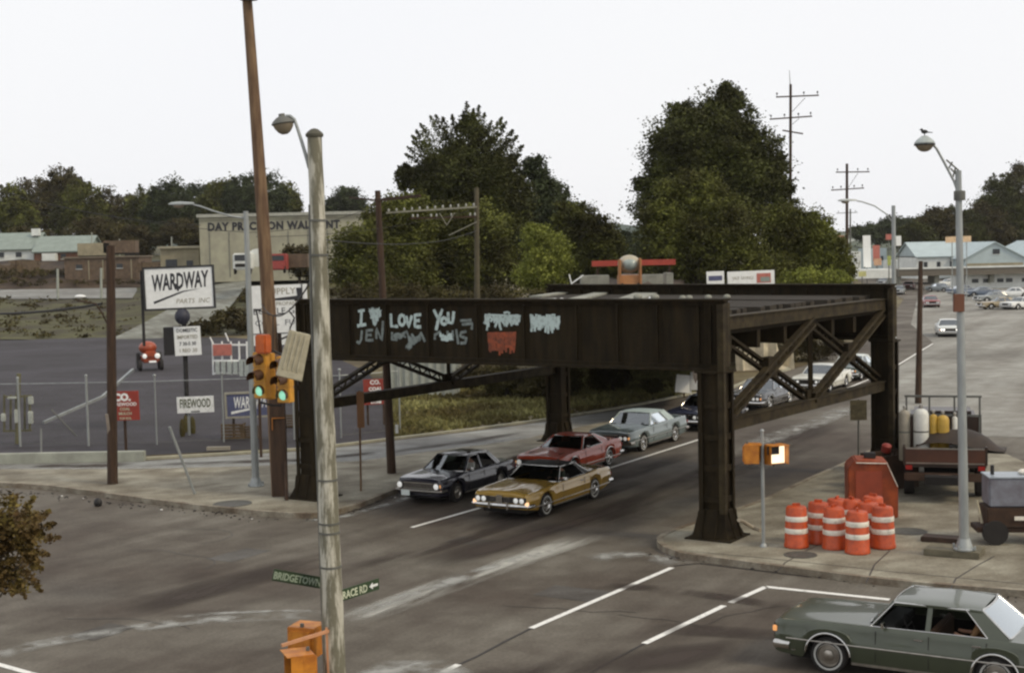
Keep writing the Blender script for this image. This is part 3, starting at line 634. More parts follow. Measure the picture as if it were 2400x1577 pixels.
    wsg.grid(rows); wsg.build('windshield', glassm, root)
    if detail > 1:
        tm = MB(); tm.tube([r_ for r_ in rows[0]], 0.016, 6); tm.tube([r_ for r_ in rows[2]], 0.014, 6); tm.build('windshield_trim', chrome, root)
    if not conv:
        rf = MB(); nx = 9; ny = 8; up_, lo_ = [], []
        for i in range(nx + 1):
            t = i / nx; x = xC + (xB - xC) * t; ex = 0.035 * (1 - 4 * (t - 0.5) ** 2); rr = []
            for k in range(-ny, ny + 1):
                q = k / ny; rr.append(Vector((x, q * (wr + 0.02 + 0.03 * (1 - abs(2 * t - 1))), H + ex - 0.045 * abs(q) ** 4)))
            up_.append(rr)
        rf.grid(up_); rf.grid([[v - Vector((0, 0, 0.05)) for v in r_] for r_ in up_])
        for r_ in (up_[0], up_[-1]): rf.grid([r_, [v - Vector((0, 0, 0.05)) for v in r_]])
        for c_ in (0, -1): rf.grid([[r_[c_] for r_ in up_], [r_[c_] - Vector((0, 0, 0.05)) for r_ in up_]])
        cw = p.get('cw', 0.5); ct = p.get('ct', 0.3); zq = T(xD + cw)
        for sg in (1, -1):
            a0 = Vector((xD + cw, sg * bw, zq - 0.03)); a1 = Vector((xD - 0.02, sg * (bw - 0.05), T(xD) - 0.03)); a2 = Vector((xC, sg * wr, H - 0.02)); a3 = Vector((xC + ct, sg * (wr + 0.01), H - 0.01)); o_ = Vector((0, -sg * 0.05, 0))
            rf.add([a0, a1, a2, a3, a0 + o_, a1 + o_, a2 + o_, a3 + o_], [(0, 1, 2, 3), (4, 5, 6, 7), (0, 1, 5, 4), (1, 2, 6, 5), (2, 3, 7, 6), (3, 0, 4, 7)])
        for bx in p.get('bp', []):
            for sg in (1, -1): rf.beam((bx, sg * (bw - 0.02), T(bx) - 0.02), (bx - 0.02, sg * (wr + 0.01), H - 0.03), 0.03, 0.09, (1, 0, 0))
        rf.build('roof', roofm, root, ang=35)
        rg = MB(); rows = []
        for t in (0, 0.5, 1): rows.append([Vector((xD - 0.06 * (1 - (k / 4) ** 2) + (xC - xD) * t, (bw - 0.10 + (wr - bw + 0.06) * t) * k / 4, zD + 0.01 + (H - 0.03 - zD) * t)) for k in range(-4, 5)])
        rg.grid(rows); rg.build('rear_window', glass2, root)
        if detail > 1:
            tm = MB(); tm.tube(rows[0], 0.02, 6); tm.tube(rows[2], 0.02, 6); tm.tube([r_[0] for r_ in rows], 0.02, 6); tm.tube([r_[-1] for r_ in rows], 0.02, 6); tm.build('rear_window_trim', chrome, root)
        # side glass
        cuts = [xA - 0.08] + list(p.get('bp', [])) + [xD + cw]; topx = [xB - 0.03] + [b_ - 0.02 for b_ in p.get('bp', [])] + [xC + ct]
        for sg in (1, -1):
            if p.get('open_side') and sg == 1: continue
            for i in range(len(cuts) - 1):
                g_ = MB(); a, b = cuts[i], cuts[i + 1]; c_, d_2 = topx[i], topx[i + 1]
                g_.add([(a, sg * (bw - 0.02), T(a) - 0.01), (b, sg * (bw - 0.02), T(b) - 0.01), (d_2, sg * (wr + 0.012), H - 0.05), (c_, sg * (wr + 0.012), H - 0.05)], [(0, 1, 2, 3)]); g_.build('side_window', glassm, root)
        if detail > 1:
            for sg in (1, -1):
                tm = MB(); tm.tube([(xA - 0.02, sg * (bw + 0.012), T(xA) + 0.0), (xB - 0.02, sg * (wr + 0.03), H - 0.03), (xC + ct * 0.7, sg * (wr + 0.03), H - 0.03)], 0.014, 6)
                if p.get('cwtrim', True): tm.tube([(xC + ct * 0.9, sg * (wr + 0.03), H - 0.03), (xD + cw, sg * (bw + 0.008), T(xD + cw))], 0.012, 6)
                tm.tube([(xA, sg * (bw + 0.012), T(xA) + 0.004), (xD + cw, sg * (bw + 0.012), T(xD + cw) + 0.004)], 0.011, 6); tm.build('window_trim', chrome, root)
    else:
        bt = MB(); bt.box((xD + 0.26, 0, zD + 0.05), (0.5, bw * 1.86, 0.13)); bt.build('folded_top', mat('pale_vinyl', (0.50, 0.49, 0.44), 0.7), root, bevel=0.05)
        wv = MB(); wv.add([(xA - 0.25, bw - 0.03, zA - 0.01), (xA - 0.62, bw - 0.03, zA - 0.02), (xA - 0.60, bw - 0.08, zA + 0.22), (xA - 0.36, bw - 0.08, zA + 0.26)], [(0, 1, 2, 3)]); wv.build('vent_window', glassm, root)
    # bumpers, following the plan of the ends
    zbu = p.get('zb', 0.42); hb = p.get('hb', 0.15)
    for sx, nm in ((1, 'front_bumper'), (-1, 'rear_bumper')):
        path = []
        for k in np.linspace(-1, 1, 13):
            y = k * (Wd / 2 * 0.99); x = sx * (hl + 0.10 - 0.10 * abs(k) ** 3.0); path.append((x, y))
        path = [(sx * (hl - 0.32), -Wd / 2 * 1.005)] + path + [(sx * (hl - 0.32), Wd / 2 * 1.005)]
        m2 = MB(); rows = []
        for dz, do in ((-hb / 2, -0.03), (-hb / 2 + 0.02, 0.0), (0, 0.022), (hb / 2 - 0.02, 0.0), (hb / 2, -0.03)):
            rr = []
            for (x, y) in path: nrm = Vector((sx * 1.0, (y / (Wd / 2)) * 0.8 if abs(y) > Wd / 2 * 0.9 else 0, 0)).normalized(); rr.append(Vector((x, y, zbu + dz)) + nrm * do)
            rows.append(rr)
        m2.grid(rows); m2.grid([rows[0], [v - Vector((sx * 0.08, 0, 0)) for v in rows[0]], [v - Vector((sx * 0.08, 0, 0)) for v in rows[-1]], rows[-1]])
        for gy in p.get('guards', ()): m2.box((sx * (hl + 0.12), gy, zbu + 0.01), (0.07, 0.07, hb + 0.10)); m2.box((sx * (hl + 0.12), -gy, zbu + 0.01), (0.07, 0.07, hb + 0.10))
        m2.build(nm, p.get('bumperm', chrome), root)
    # face
    zt = T(hl) ; zg = (zbu + hb / 2 + 0.02, zt - 0.04); gh = zg[1] - zg[0]; zc = (zg[0] + zg[1]) / 2; xn = hl
    gw = p.get('gw', Wd * 0.46)
    gr = MB(); gr.box((xn + 0.005, 0, zc), (0.05, Wd * 0.88 if p.get('fullface', True) else gw, gh)); go = gr.build('grille', dark_in, root, bevel=0.008)
    if detail > 0:
        gb = MB(); nb = p.get('nbars', 7)
        if p.get('vbars', True):
            for i in range(nb): y = -gw / 2 + gw * i / (nb - 1); gb.box((xn + 0.034, y, zc), (0.016, 0.014, gh * 0.9))
        else:
            for i in range(4): gb.box((xn + 0.034, 0, zg[0] + gh * (0.15 + 0.23 * i)), (0.016, gw, 0.012))
        gb.box((xn + 0.034, 0, zg[1] - 0.01), (0.03, gw + 0.03, 0.022)); gb.box((xn + 0.034, 0, zg[0] + 0.01), (0.03, gw + 0.03, 0.018))
        if p.get('beak'): gb.box((xn + 0.05, 0, zc + 0.02), (0.08, 0.20, gh + 0.06)); 
        gb.build('grille_bars', p.get('bumperm', chrome), go)
    lr = p.get('lr', 0.085)
    for y in p['lights']:
        for sg in (1, -1):
            hm = MB(); T2 = Matrix.Translation((xn + 0.02, sg * y, zc + p.get('lz', 0))) @ Matrix.Rotation(R(90), 4, 'Y')
            if p.get('rectlight'): hm.box((xn + 0.035, sg * y, zc), (0.03, lr * 2.2, lr * 1.5))
            else: hm.lathe([(lr, 0.0), (lr, 0.03), (lr * 0.9, 0.036), (lr * 0.5, 0.048), (0.003, 0.052)], 16, T2)
            hm.build('headlight', p.get('lampm', lens_w), root)
            if detail > 1 and not p.get('rectlight'):
                rg = MB(); rg.lathe([(lr, 0.02), (lr * 1.03, 0.045), (lr * 1.18, 0.045), (lr * 1.22, 0.0)], 16, T2, cap=False); rg.build('headlight_ring', chrome, root)
    if detail > 0:
        for sg in (1, -1):
            s_ = MB(); s_.box((xn - 0.01 - p.get('sigx', 0.0), sg * (w(xn) - 0.05), p.get('sigz', zc)), (0.08, 0.11, p.get('sigh', 0.10))); s_.build('turn_signal', p.get('sigm', lens_a), root, bevel=0.01)
            s_ = MB(); s_.box((-hl - 0.01, sg * (Wd / 2 * 0.70), interp(-hl, top) - 0.2), (0.05, Wd * 0.22, 0.13)); s_.build('tail_light', lens_r, root, bevel=0.01)
        pl = MB(); pl.box((hl + 0.14, p.get('platey', 0), zbu + p.get('platez', -0.02)), (0.012, 0.32, 0.17))
        if p.get('plate', True): pl.build('license_plate', plate_m, root)
        # side trim, handles, mirror
        for sg in (1, -1):
            tr_ = MB(); zt_ = p.get('trimz', 0.55)
            pts = [(x, sg * (w(x) * 1.003 + 0.006), zt_) for x in np.linspace(-hl + 0.25, hl - 0.25, 12)]
            tr_.tube(pts, 0.014, 6); 
            if p.get('trim', True): tr_.build('side_trim', dullchrome, root)
            sl_ = MB(); sl_.beam((xf - rw - 0.1, sg * (Wd / 2 * 0.962), sill + 0.015), (xr + rw + 0.1, sg * (Wd / 2 * 0.962), sill + 0.015), 0.03, 0.05); sl_.build('sill_trim', dullchrome, root)
            for hx in p.get('handles', (0.0,)):
                h_ = MB(); h_.box((hx, sg * (w(hx) * 0.985), interp(hx, top) - 0.14), (0.16, 0.04, 0.03)); h_.build('door_handle', chrome, root, bevel=0.006)
            if p.get('archtrim'):
                for xw in (xf, xr):
                    rr = rw + (0.085 if xw == xf else p.get('ra', 0.06) + 0.01)
                    at = MB(); at.tube([(xw + rr * math.cos(a), sg * (w(xw) * 1.0 + 0.006), rw + rr * math.sin(a)) for a in np.linspace(R(5), R(175), 15)], 0.020, 6); at.build('arch_trim', chrome, root)
        mi_ = MB(); mi_.box((xA - 0.28, bw + 0.12, zA + 0.07), (0.05, 0.15, 0.10)); mi_.tube([(xA - 0.28, bw - 0.02, zA + 0.0), (xA - 0.28, bw + 0.10, zA + 0.05)], 0.012, 6); mi_.build('mirror', chrome, root, bevel=0.01)
        sm = MB()
        for sg in (1, -1):
            for sx in p.get('seams', (xA - 0.12, xA - 1.35)): sm.beam((sx, sg * (w(sx) * 0.999 + 0.002), sill + 0.10), (sx, sg * (w(sx) * 0.985 + 0.002), T(sx) - 0.06), 0.008, 0.010)
        sm.box((xA + 0.02, 0, T(xA + 0.02) + 0.03), (0.012, Wd * 0.78, 0.012))
        sm.build('panel_gap', dark_in, bo)
    for xw in (xf, xr):
        for sg in (1, -1):
            yy = sg * (Wd / 2 - 0.13); rotm = Matrix.Translation((xw, yy, rw)) @ Matrix.Rotation(R(-90 * sg), 4, 'X')
            wh = MB(); wh.lathe([(rw * 0.60, -0.09), (rw * 0.9, -0.10), (rw, -0.07), (rw, 0.07), (rw * 0.93, 0.10), (rw * 0.63, 0.095), (rw * 0.60, 0.05)], 26, rotm); wo = wh.build('wheel', rubber, root)
            ri = MB(); ri.lathe([(rw * 0.64, 0.088), (rw * 0.60, 0.092), (rw * 0.54, 0.055), (rw * 0.32, 0.06), (rw * 0.28, 0.085), (rw * 0.12, 0.10), (0.003, 0.102)], 22, rotm, cap=False); ri.build('rim', p.get('rimm', chrome), wo)
            if p.get('whitewall') and detail > 0:
                ww_ = MB(); ww_.lathe([(rw * 0.70, 0.101), (rw * 0.80, 0.104)], 26, rotm, cap=False); ww_.build('whitewall', white_rubber, wo)
    return root
def top_line(hl, zf, zh, zb, zd, zr, xA, xD): return [(-hl, zr), (-hl + 0.15, zd), (xD, zb), (xA, zh), (hl - 0.5, zf + 0.02), (hl, zf)]
HD = R(-120.5)
left_dir = Vector((0.862, -0.507, 0))
def at_left(mx_, my_, tw=0.8): return Vector((mx_, my_, 0)) - left_dir * tw
gold = dict(L=5.55, W=2.02, H=1.33, xf=1.68, xr=-1.50, rw=0.345, top=[(-2.78, 0.84), (-2.6, 0.90), (-1.7, 0.95), (-0.9, 0.91), (0.85, 0.90), (2.3, 0.84), (2.78, 0.80)], cab=(0.85, 0.34, -0.62, -1.30), wr=0.68, cw=0.42, ct=0.16, pillarm=chrome, open_side=True,
    paint=('gold_paint', (0.40, 0.25, 0.050), 0.25, 0.9, 0.2), roofm=('black_vinyl', (0.022, 0.021, 0.018), 0.6, 0.0), lights=(0.56, 0.76), lr=0.078, gw=0.62, nbars=9, beak=True, zb=0.45, hb=0.12, sigm=amber_on, sigz=0.50, sigh=0.16, plate=False,
    trimz=0.40, seat=(0.03, 0.028, 0.025), whitewall=True, guards=(0.32,), crown=0.05, round=(0.5, 0.06), rise=0.16, ra=0.02, ah=0.92, seams=(0.68, -0.75), handles=(-0.55,))
vehicle('gold_coupe', 'big olive-gold coupe with a black vinyl roof beside the dark blue sedan', 'car', gold, at_left(1.69, 43.74, 0.85), HD, 'cars waiting in the street')
blue = dict(L=4.75, W=1.80, H=1.36, xf=1.42, xr=-1.30, rw=0.31, top=[(-2.37, 0.84), (-2.2, 0.88), (-1.3, 0.90), (0.9, 0.90), (1.9, 0.86), (2.37, 0.82)], cab=(0.90, 0.30, -0.95, -1.45), wr=0.60, cw=0.32, ct=0.28, bp=(-0.18,),
    paint=('dark_blue_paint', (0.014, 0.014, 0.024), 0.25, 0.7), lights=(0.70,), lr=0.095, vbars=False, gw=1.1, zb=0.47, hb=0.09, bumperm=dullchrome, platez=-0.07, platey=-0.42, trim=False, seams=(0.75, -0.2, -1.2), rimm=dullchrome, seat=(0.16, 0.15, 0.13), handles=(-0.05, -1.0), open_side=True)
vehicle('blue_sedan', 'small dark blue sedan with two round headlights and a white plate, nearest the island kerb', 'car', blue, Vector((-1.88, 46.62, 0)), HD, 'cars waiting in the street')
red = dict(L=5.0, W=1.90, H=1.30, xf=1.50, xr=-1.32, rw=0.33, top=[(-2.5, 0.86), (-2.3, 0.92), (-1.45, 0.97), (-0.8, 0.91), (0.75, 0.89), (2.0, 0.84), (2.5, 0.80)], cab=(0.75, 0.15, -0.70, -1.45), wr=0.60, cw=0.55, ct=0.22,
    paint=('red_paint', (0.50, 0.060, 0.014), 0.3, 0.45), lights=(0.70,), lr=0.09, vbars=False, gw=1.2, zb=0.42, hb=0.10, trimz=0.36, archtrim=True, whitewall=True, plate=False, seams=(0.6, -0.65), seat=(0.05, 0.02, 0.018), handles=(-0.5,), open_side=True)
vehicle('red_coupe', 'red two-door coupe with chrome wheel arch trim behind the dark blue sedan', 'car', red, Vector((2.05, 51.15, 0)), HD, 'cars waiting in the street')
grey = dict(L=5.65, W=2.0, H=1.40, xf=1.62, xr=-1.45, rw=0.34, top=[(-2.82, 0.90), (-2.6, 0.97), (-1.6, 0.98), (0.9, 0.95), (2.3, 0.90), (2.82, 0.86)], cab=(0.90, 0.35, -0.95, -1.6), wr=0.68, cw=0.75, ct=0.62,
    paint=('pale_blue_paint', (0.15, 0.19, 0.19), 0.25, 0.7), roofm=('pale_roof', (0.40, 0.48, 0.46), 0.5, 0.1), lights=(0.56, 0.76), lr=0.075, gw=0.8, nbars=9, zb=0.44, hb=0.13, bumperm=dullchrome, trimz=0.52, whitewall=True, plate=False, seams=(0.75, -0.55), handles=(-0.4,))
vehicle('grey_sedan', 'pale blue-grey full-size coupe with a light roof behind the red coupe', 'car', grey, at_left(5.85, 56.85, 0.85), HD, 'cars waiting in the street')
dk1 = dict(L=5.2, W=1.95, H=1.38, xf=1.5, xr=-1.4, rw=0.33, top=[(-2.6, 0.88), (-2.4, 0.94), (0.8, 0.92), (2.1, 0.88), (2.6, 0.84)], cab=(0.85, 0.3, -0.95, -1.55), wr=0.66, cw=0.45, ct=0.4, bp=(-0.2,),
    paint=('navy_paint', (0.03, 0.035, 0.06), 0.25, 0.7), lights=(0.52, 0.72), lr=0.075, gw=0.7, zb=0.44, hb=0.13, trimz=0.5, plate=False)
vehicle('navy_sedan', 'dark navy sedan half hidden by the right bridge column', 'car', dk1, Vector((8.75, 63.4, 0)), HD, 'cars waiting in the street')
dk2 = dict(dk1); dk2.update(paint=('charcoal_paint', (0.035, 0.035, 0.036), 0.25, 0.7), whitewall=True, archtrim=True)
vehicle('charcoal_sedan', 'charcoal sedan seen through the bracing between the right bridge columns', 'car', dk2, Vector((12.5, 70.3, 0)), HD, 'cars waiting in the street')
wc = dict(dk1); wc.update(paint=('cream_paint', (0.70, 0.69, 0.60), 0.3, 0.5), roofm=('white_roof', (0.66, 0.67, 0.63), 0.4, 0.2))
v0 = vehicle('cream_sedan', 'cream white sedan in the queue beyond the charcoal sedan', 'car', wc, Vector((17.2, 78.0, 0)), HD, 'cars waiting in the street', 1)
wd = dict(dk1); wd.update(paint=('green_paint', (0.05, 0.075, 0.06), 0.3, 0.5), roofm=('white_roof2', (0.62, 0.66, 0.62), 0.4, 0.2))
v1 = vehicle('green_sedan', 'dark sedan with a white roof in the queue behind the cream sedan', 'car', wd, Vector((20.4, 84.2, 0)), R(-119), 'cars waiting in the street', 1)
wt = dict(dk1); wt.update(paint=('white_paint', (0.82, 0.84, 0.80), 0.3, 0.5), lampm=lamp_on)
vehicle('white_sedan', 'white sedan with lit headlights coming down the street past the bridge', 'car', wt, G(2222, 786), R(-103), 'cars coming down the street', 1)
greenp = dict(L=5.35, W=1.95, H=1.46, xf=1.62, xr=-1.40, rw=0.345, top=[(-2.67, 0.92), (-2.5, 0.98), (-1.45, 1.0), (0.85, 0.98), (2.3, 0.95), (2.67, 0.92)], cab=(0.85, 0.45, -1.12, -1.62), wr=0.68, cw=0.36, ct=0.30, bp=(-0.20,),
    paint=('sage_green_paint', (0.056, 0.066, 0.040), 0.32, 0.6, 0.15), lights=(0.66,), rectlight=True, lr=0.09, vbars=True, gw=1.0, nbars=12, zb=0.46, hb=0.17, trimz=0.60, archtrim=True, whitewall=True, plate=False, seams=(0.72, -0.24, -1.25), seat=(0.10, 0.05, 0.025), handles=(-0.06, -1.08), crown=0.03, round=(0.35, 0.05), rimm=dullchrome, sigz=0.74, open_side=True)
gdir = Vector((2.66, -1.57, 0)).normalized(); gl_ = Vector((-0.508, -0.861, 0))
mid = Vector((5.67, 26.1, 0)) + gdir * 1.51
vehicle('sage_sedan', 'sage green four-door sedan with chrome rear window trim in the lower right corner', 'car', greenp, mid - gl_ * 0.83 + gdir * 0.30, math.atan2(1.57, -2.66), None)
# parked and passing cars far up the street
cols = [('far_white', (0.80, 0.81, 0.78)), ('far_red', (0.30, 0.06, 0.05)), ('far_grey', (0.22, 0.24, 0.24)), ('far_blue', (0.08, 0.11, 0.16)), ('far_tan', (0.33, 0.27, 0.17))]
spots = [(2180, 719, 1, -100, 'dull red car on the street behind the thin dark pole'), (2105, 690, 2, -110, 'small grey car far up the street right of the far bridge column'), (2205, 684, 2, -60, 'grey car turned broadside at the far junction'), (2222, 672, 0, -170, 'white car at the far junction below the blue-roofed building'),
         (2330, 708, 2, -170, 'grey-green car parked right of the steel lamp post'), (2345, 724, 4, -175, 'tan car parked right of the steel lamp post, lowest of its cluster'), (2300, 695, 3, -175, 'dark blue car parked just right of the steel lamp post'), (2392, 724, 0, -150, 'white car cut by the right edge of the picture'), (2375, 697, 0, 170, 'white car parked right of the grey-green cars'),
         (2260, 690, 3, 10, 'dark car behind the brown box on the steel lamp post'), (2130, 678, 1, -110, 'reddish car far beyond the bridge near the gas station'), (2070, 668, 2, -115, 'grey car just over the top of the far girder')]
for i, (px, py, ci, hd, lb) in enumerate(spots):
    q = dict(dk1); q.update(paint=(cols[ci][0] + '_paint', cols[ci][1], 0.35, 0.3), trim=False)
    vehicle('distant_car', lb, 'car', q, G(px, py), R(hd), 'small cars far up the street', 0)
# ------------------------------------------------------------------ people in the cars
skin_m = mat('skin', (0.36, 0.19, 0.12), 0.6, 0, 0.1); 
def skinned(name, verts, edges, radii, m, parent, root=0, sub=1):
    me = bpy.data.meshes.new(name); me.from_pydata(verts, edges, []); o = bpy.data.objects.new(name, me); COL.objects.link(o)
    if parent: o.parent = parent
    sk = o.modifiers.new('s', 'SKIN'); sk.use_smooth_shade = True
    ss = o.modifiers.new('u', 'SUBSURF'); ss.levels = sub; ss.render_levels = sub
    for i, v in enumerate(me.skin_vertices[0].data): v.radius = (radii[i], radii[i]) if not isinstance(radii[i], tuple) else radii[i]; v.use_root = (i == root)
    dg = bpy.context.evaluated_depsgraph_get(); m2 = bpy.data.meshes.new_from_object(o.evaluated_get(dg)); o.modifiers.clear(); o.data = m2; bpy.data.meshes.remove(me); m2.name = name
    m2.materials.clear(); m2.materials.append(m); m2.polygons.foreach_set('use_smooth', [True] * len(m2.polygons)); return o
def seated(label, loc_, heading, shirt, hair, look=0.0, longhair=False):
    r = empty('person', label, 'person', loc_, heading)
    V = [(0, 0, 0.02), (-0.03, 0, 0.20), (-0.04, 0, 0.40), (-0.04, 0, 0.52), (-0.02, 0, 0.60), (0.0, 0, 0.69), (0.01, 0, 0.79),
         (-0.03, 0.17, 0.50), (0.08, 0.24, 0.28), (0.33, 0.16, 0.30), (0.42, 0.12, 0.33), (-0.03, -0.17, 0.50), (0.06, -0.25, 0.27), (0.32, -0.17, 0.30), (0.41, -0.13, 0.33),
         (0.10, 0.10, 0.0), (0.48, 0.12, 0.04), (0.62, 0.12, -0.26), (0.10, -0.10, 0.0), (0.48, -0.12, 0.04), (0.62, -0.12, -0.26)]
    E_ = [(0, 1), (1, 2), (2, 3), (3, 4), (4, 5), (5, 6), (3, 7), (7, 8), (8, 9), (9, 10), (3, 11), (11, 12), (12, 13), (13, 14), (0, 15), (15, 16), (16, 17), (0, 18), (18, 19), (19, 20)]
    Rr = [(0.15, 0.13), (0.14, 0.11), (0.16, 0.12), (0.13, 0.10), 0.055, (0.085, 0.095), (0.06, 0.075), 0.065, 0.045, 0.035, 0.03, 0.065, 0.045, 0.035, 0.03, 0.09, 0.07, 0.05, 0.09, 0.07, 0.05]
    body = skinned('body', V, E_, Rr, skin_m, r)
    sh = skinned('shirt', [V[i] for i in (0, 1, 2, 3, 7, 8, 11, 12)], [(0, 1), (1, 2), (2, 3), (3, 4), (4, 5), (3, 6), (6, 7)], [(0.165, 0.145), (0.155, 0.125), (0.175, 0.135), (0.14, 0.115), 0.08, 0.06, 0.08, 0.06], shirt, r)
    hm = MB(); hm.ball((-0.025, 0, 0.765), (0.105, 0.095, 0.10), 16, 10)
    if longhair: hm.ball((-0.07, 0, 0.66), (0.07, 0.10, 0.14), 14, 8)
    hm.build('hair', hair, r)
    fc = MB(); fc.ball((0.098, 0, 0.725), (0.02, 0.014, 0.026), 8, 6)
    for s_ in (-1, 1): fc.ball((0.0, s_ * 0.092, 0.725), (0.02, 0.012, 0.03), 8, 6)
    fc.build('face_features', skin_m, r)
    return r
hair_d = mat('dark_hair', (0.025, 0.015, 0.010), 0.7); hair_b = mat('brown_hair', (0.09, 0.045, 0.02), 0.7)
def in_car(cx, cy, hd, lx, ly, z=0.60): return Vector((cx + lx * math.cos(hd) - ly * math.sin(hd), cy + lx * math.sin(hd) + ly * math.cos(hd), z))
gc = at_left(1.69, 43.74, 0.85)
seated('driver in a dark green top at the wheel of the olive-gold coupe', in_car(gc.x, gc.y, HD, -0.05, 0.42), HD, mat('dark_green_shirt', (0.035, 0.05, 0.03), 0.9), hair_d)
seated('dark-haired driver in a white shirt at the wheel of the dark blue sedan', in_car(-1.88, 46.62, HD, -0.05, 0.36, 0.56), HD, mat('white_shirt', (0.55, 0.55, 0.5), 0.9), hair_d, longhair=True)
gcc = mid - gl_ * 0.83 + gdir * 0.30; gh_ = math.atan2(1.57, -2.66)
seated('passenger in a tan jacket on the rear seat of the sage green sedan', in_car(gcc.x, gcc.y, gh_, -1.0, 0.36, 0.60), gh_, mat('tan_jacket', (0.22, 0.12, 0.05), 0.9), hair_b)

# ------------------------------------------------------------------ trees
bark = mat('bark', (0.055, 0.038, 0.024), 0.95, 0, 0.5, 5)
lf_dark = leaf_mat('leaves_dark', (0.028, 0.027, 0.006), (0.080, 0.090, 0.021), (0.050, 0.054, 0.012))
lf_mid = leaf_mat('leaves_mid', (0.040, 0.038, 0.007), (0.135, 0.146, 0.028), (0.078, 0.082, 0.016))
lf_light = leaf_mat('leaves_light', (0.11, 0.12, 0.020), (0.26, 0.28, 0.055), (0.17, 0.19, 0.034))
lf_brown = leaf_mat('leaves_brown', (0.034, 0.026, 0.008), (0.080, 0.070, 0.022), (0.054, 0.044, 0.014))
lf_blue = leaf_mat('leaves_blue', (0.024, 0.032, 0.012), (0.066, 0.084, 0.034), (0.044, 0.055, 0.022))
def leaves(name, blobs, size, n, m, parent, seed, origin, spiky=0.0, flat=0.65, spikes=()):
    """leaf-sized faces in clumps spread through the crown; blobs = (centre, (rx, ry, rz))"""
    rg = np.random.default_rng(seed); vol = np.array([b[1][0] * b[1][2] for b in blobs]); cnt = np.maximum(1, (n * vol / vol.sum()).astype(int)); PTS = []; SZ = []
    for (c, r), k in zip(blobs, cnt):
        nc = max(10, min(k // 110, 240)); u = rg.normal(size=(nc, 3)); u /= np.linalg.norm(u, axis=1)[:, None]; rad = rg.uniform(0.30, 1.0, nc) ** 0.45
        rad *= 1 + 0.17 * rg.normal(size=nc).clip(-1.5, 1.4)
        cc = u * rad[:, None] * np.array(r) + np.array(c); idx = rg.integers(0, nc, k); s = (min(r) * 0.125 + size * 0.55) * rg.uniform(0.55, 1.35, nc)[idx][:, None]
        d = rg.normal(size=(k, 3)) * s
        if spiky: d[:, 2] = np.abs(d[:, 2]) * (1 + spiky) ; d[:, :2] += u[idx][:, :2] * np.abs(rg.normal(size=(k, 1))) * s * spiky
        else: d[:, 2] *= flat
        PTS.append(cc[idx] + d); SZ.append(rg.uniform(0.55, 1.25, k) * size)
    for (p0, p1, rr, k) in spikes:
        t = rg.uniform(0, 1, k) ** 0.8; q = np.array(p0) + (np.array(p1) - np.array(p0)) * t[:, None]
        PTS.append(q + rg.normal(size=(k, 3)) * (rr * (1 - t) ** 0.8 + size * 0.12)[:, None] * 0.6); SZ.append(rg.uniform(0.5, 1.1, k) * size)
    p = np.concatenate(PTS); sz = np.concatenate(SZ); N = len(p)
    a = rg.normal(size=(N, 3)); a[:, 2] *= 0.6; a /= np.linalg.norm(a, axis=1)[:, None]; b = np.cross(a, rg.normal(size=(N, 3))); b /= np.linalg.norm(b, axis=1)[:, None]
    a *= sz[:, None] * 0.55; b *= sz[:, None] * 0.36
    v = np.empty((N, 4, 3)); v[:, 0] = p - a; v[:, 1] = p - b * 0.9 + a * 0.1; v[:, 2] = p + a; v[:, 3] = p + b * 0.9 + a * 0.1
    v = v.reshape(-1, 3) - np.array(origin)
    me = bpy.data.meshes.new(name); me.vertices.add(4 * N); me.vertices.foreach_set('co', v.ravel()); me.loops.add(4 * N); me.loops.foreach_set('vertex_index', np.arange(4 * N, dtype=np.int32))
    me.polygons.add(N); me.polygons.foreach_set('loop_start', np.arange(0, 4 * N, 4, dtype=np.int32)); me.update(calc_edges=True)
    me.materials.append(m); o = bpy.data.objects.new(name, me); COL.objects.link(o); o.parent = parent; return o
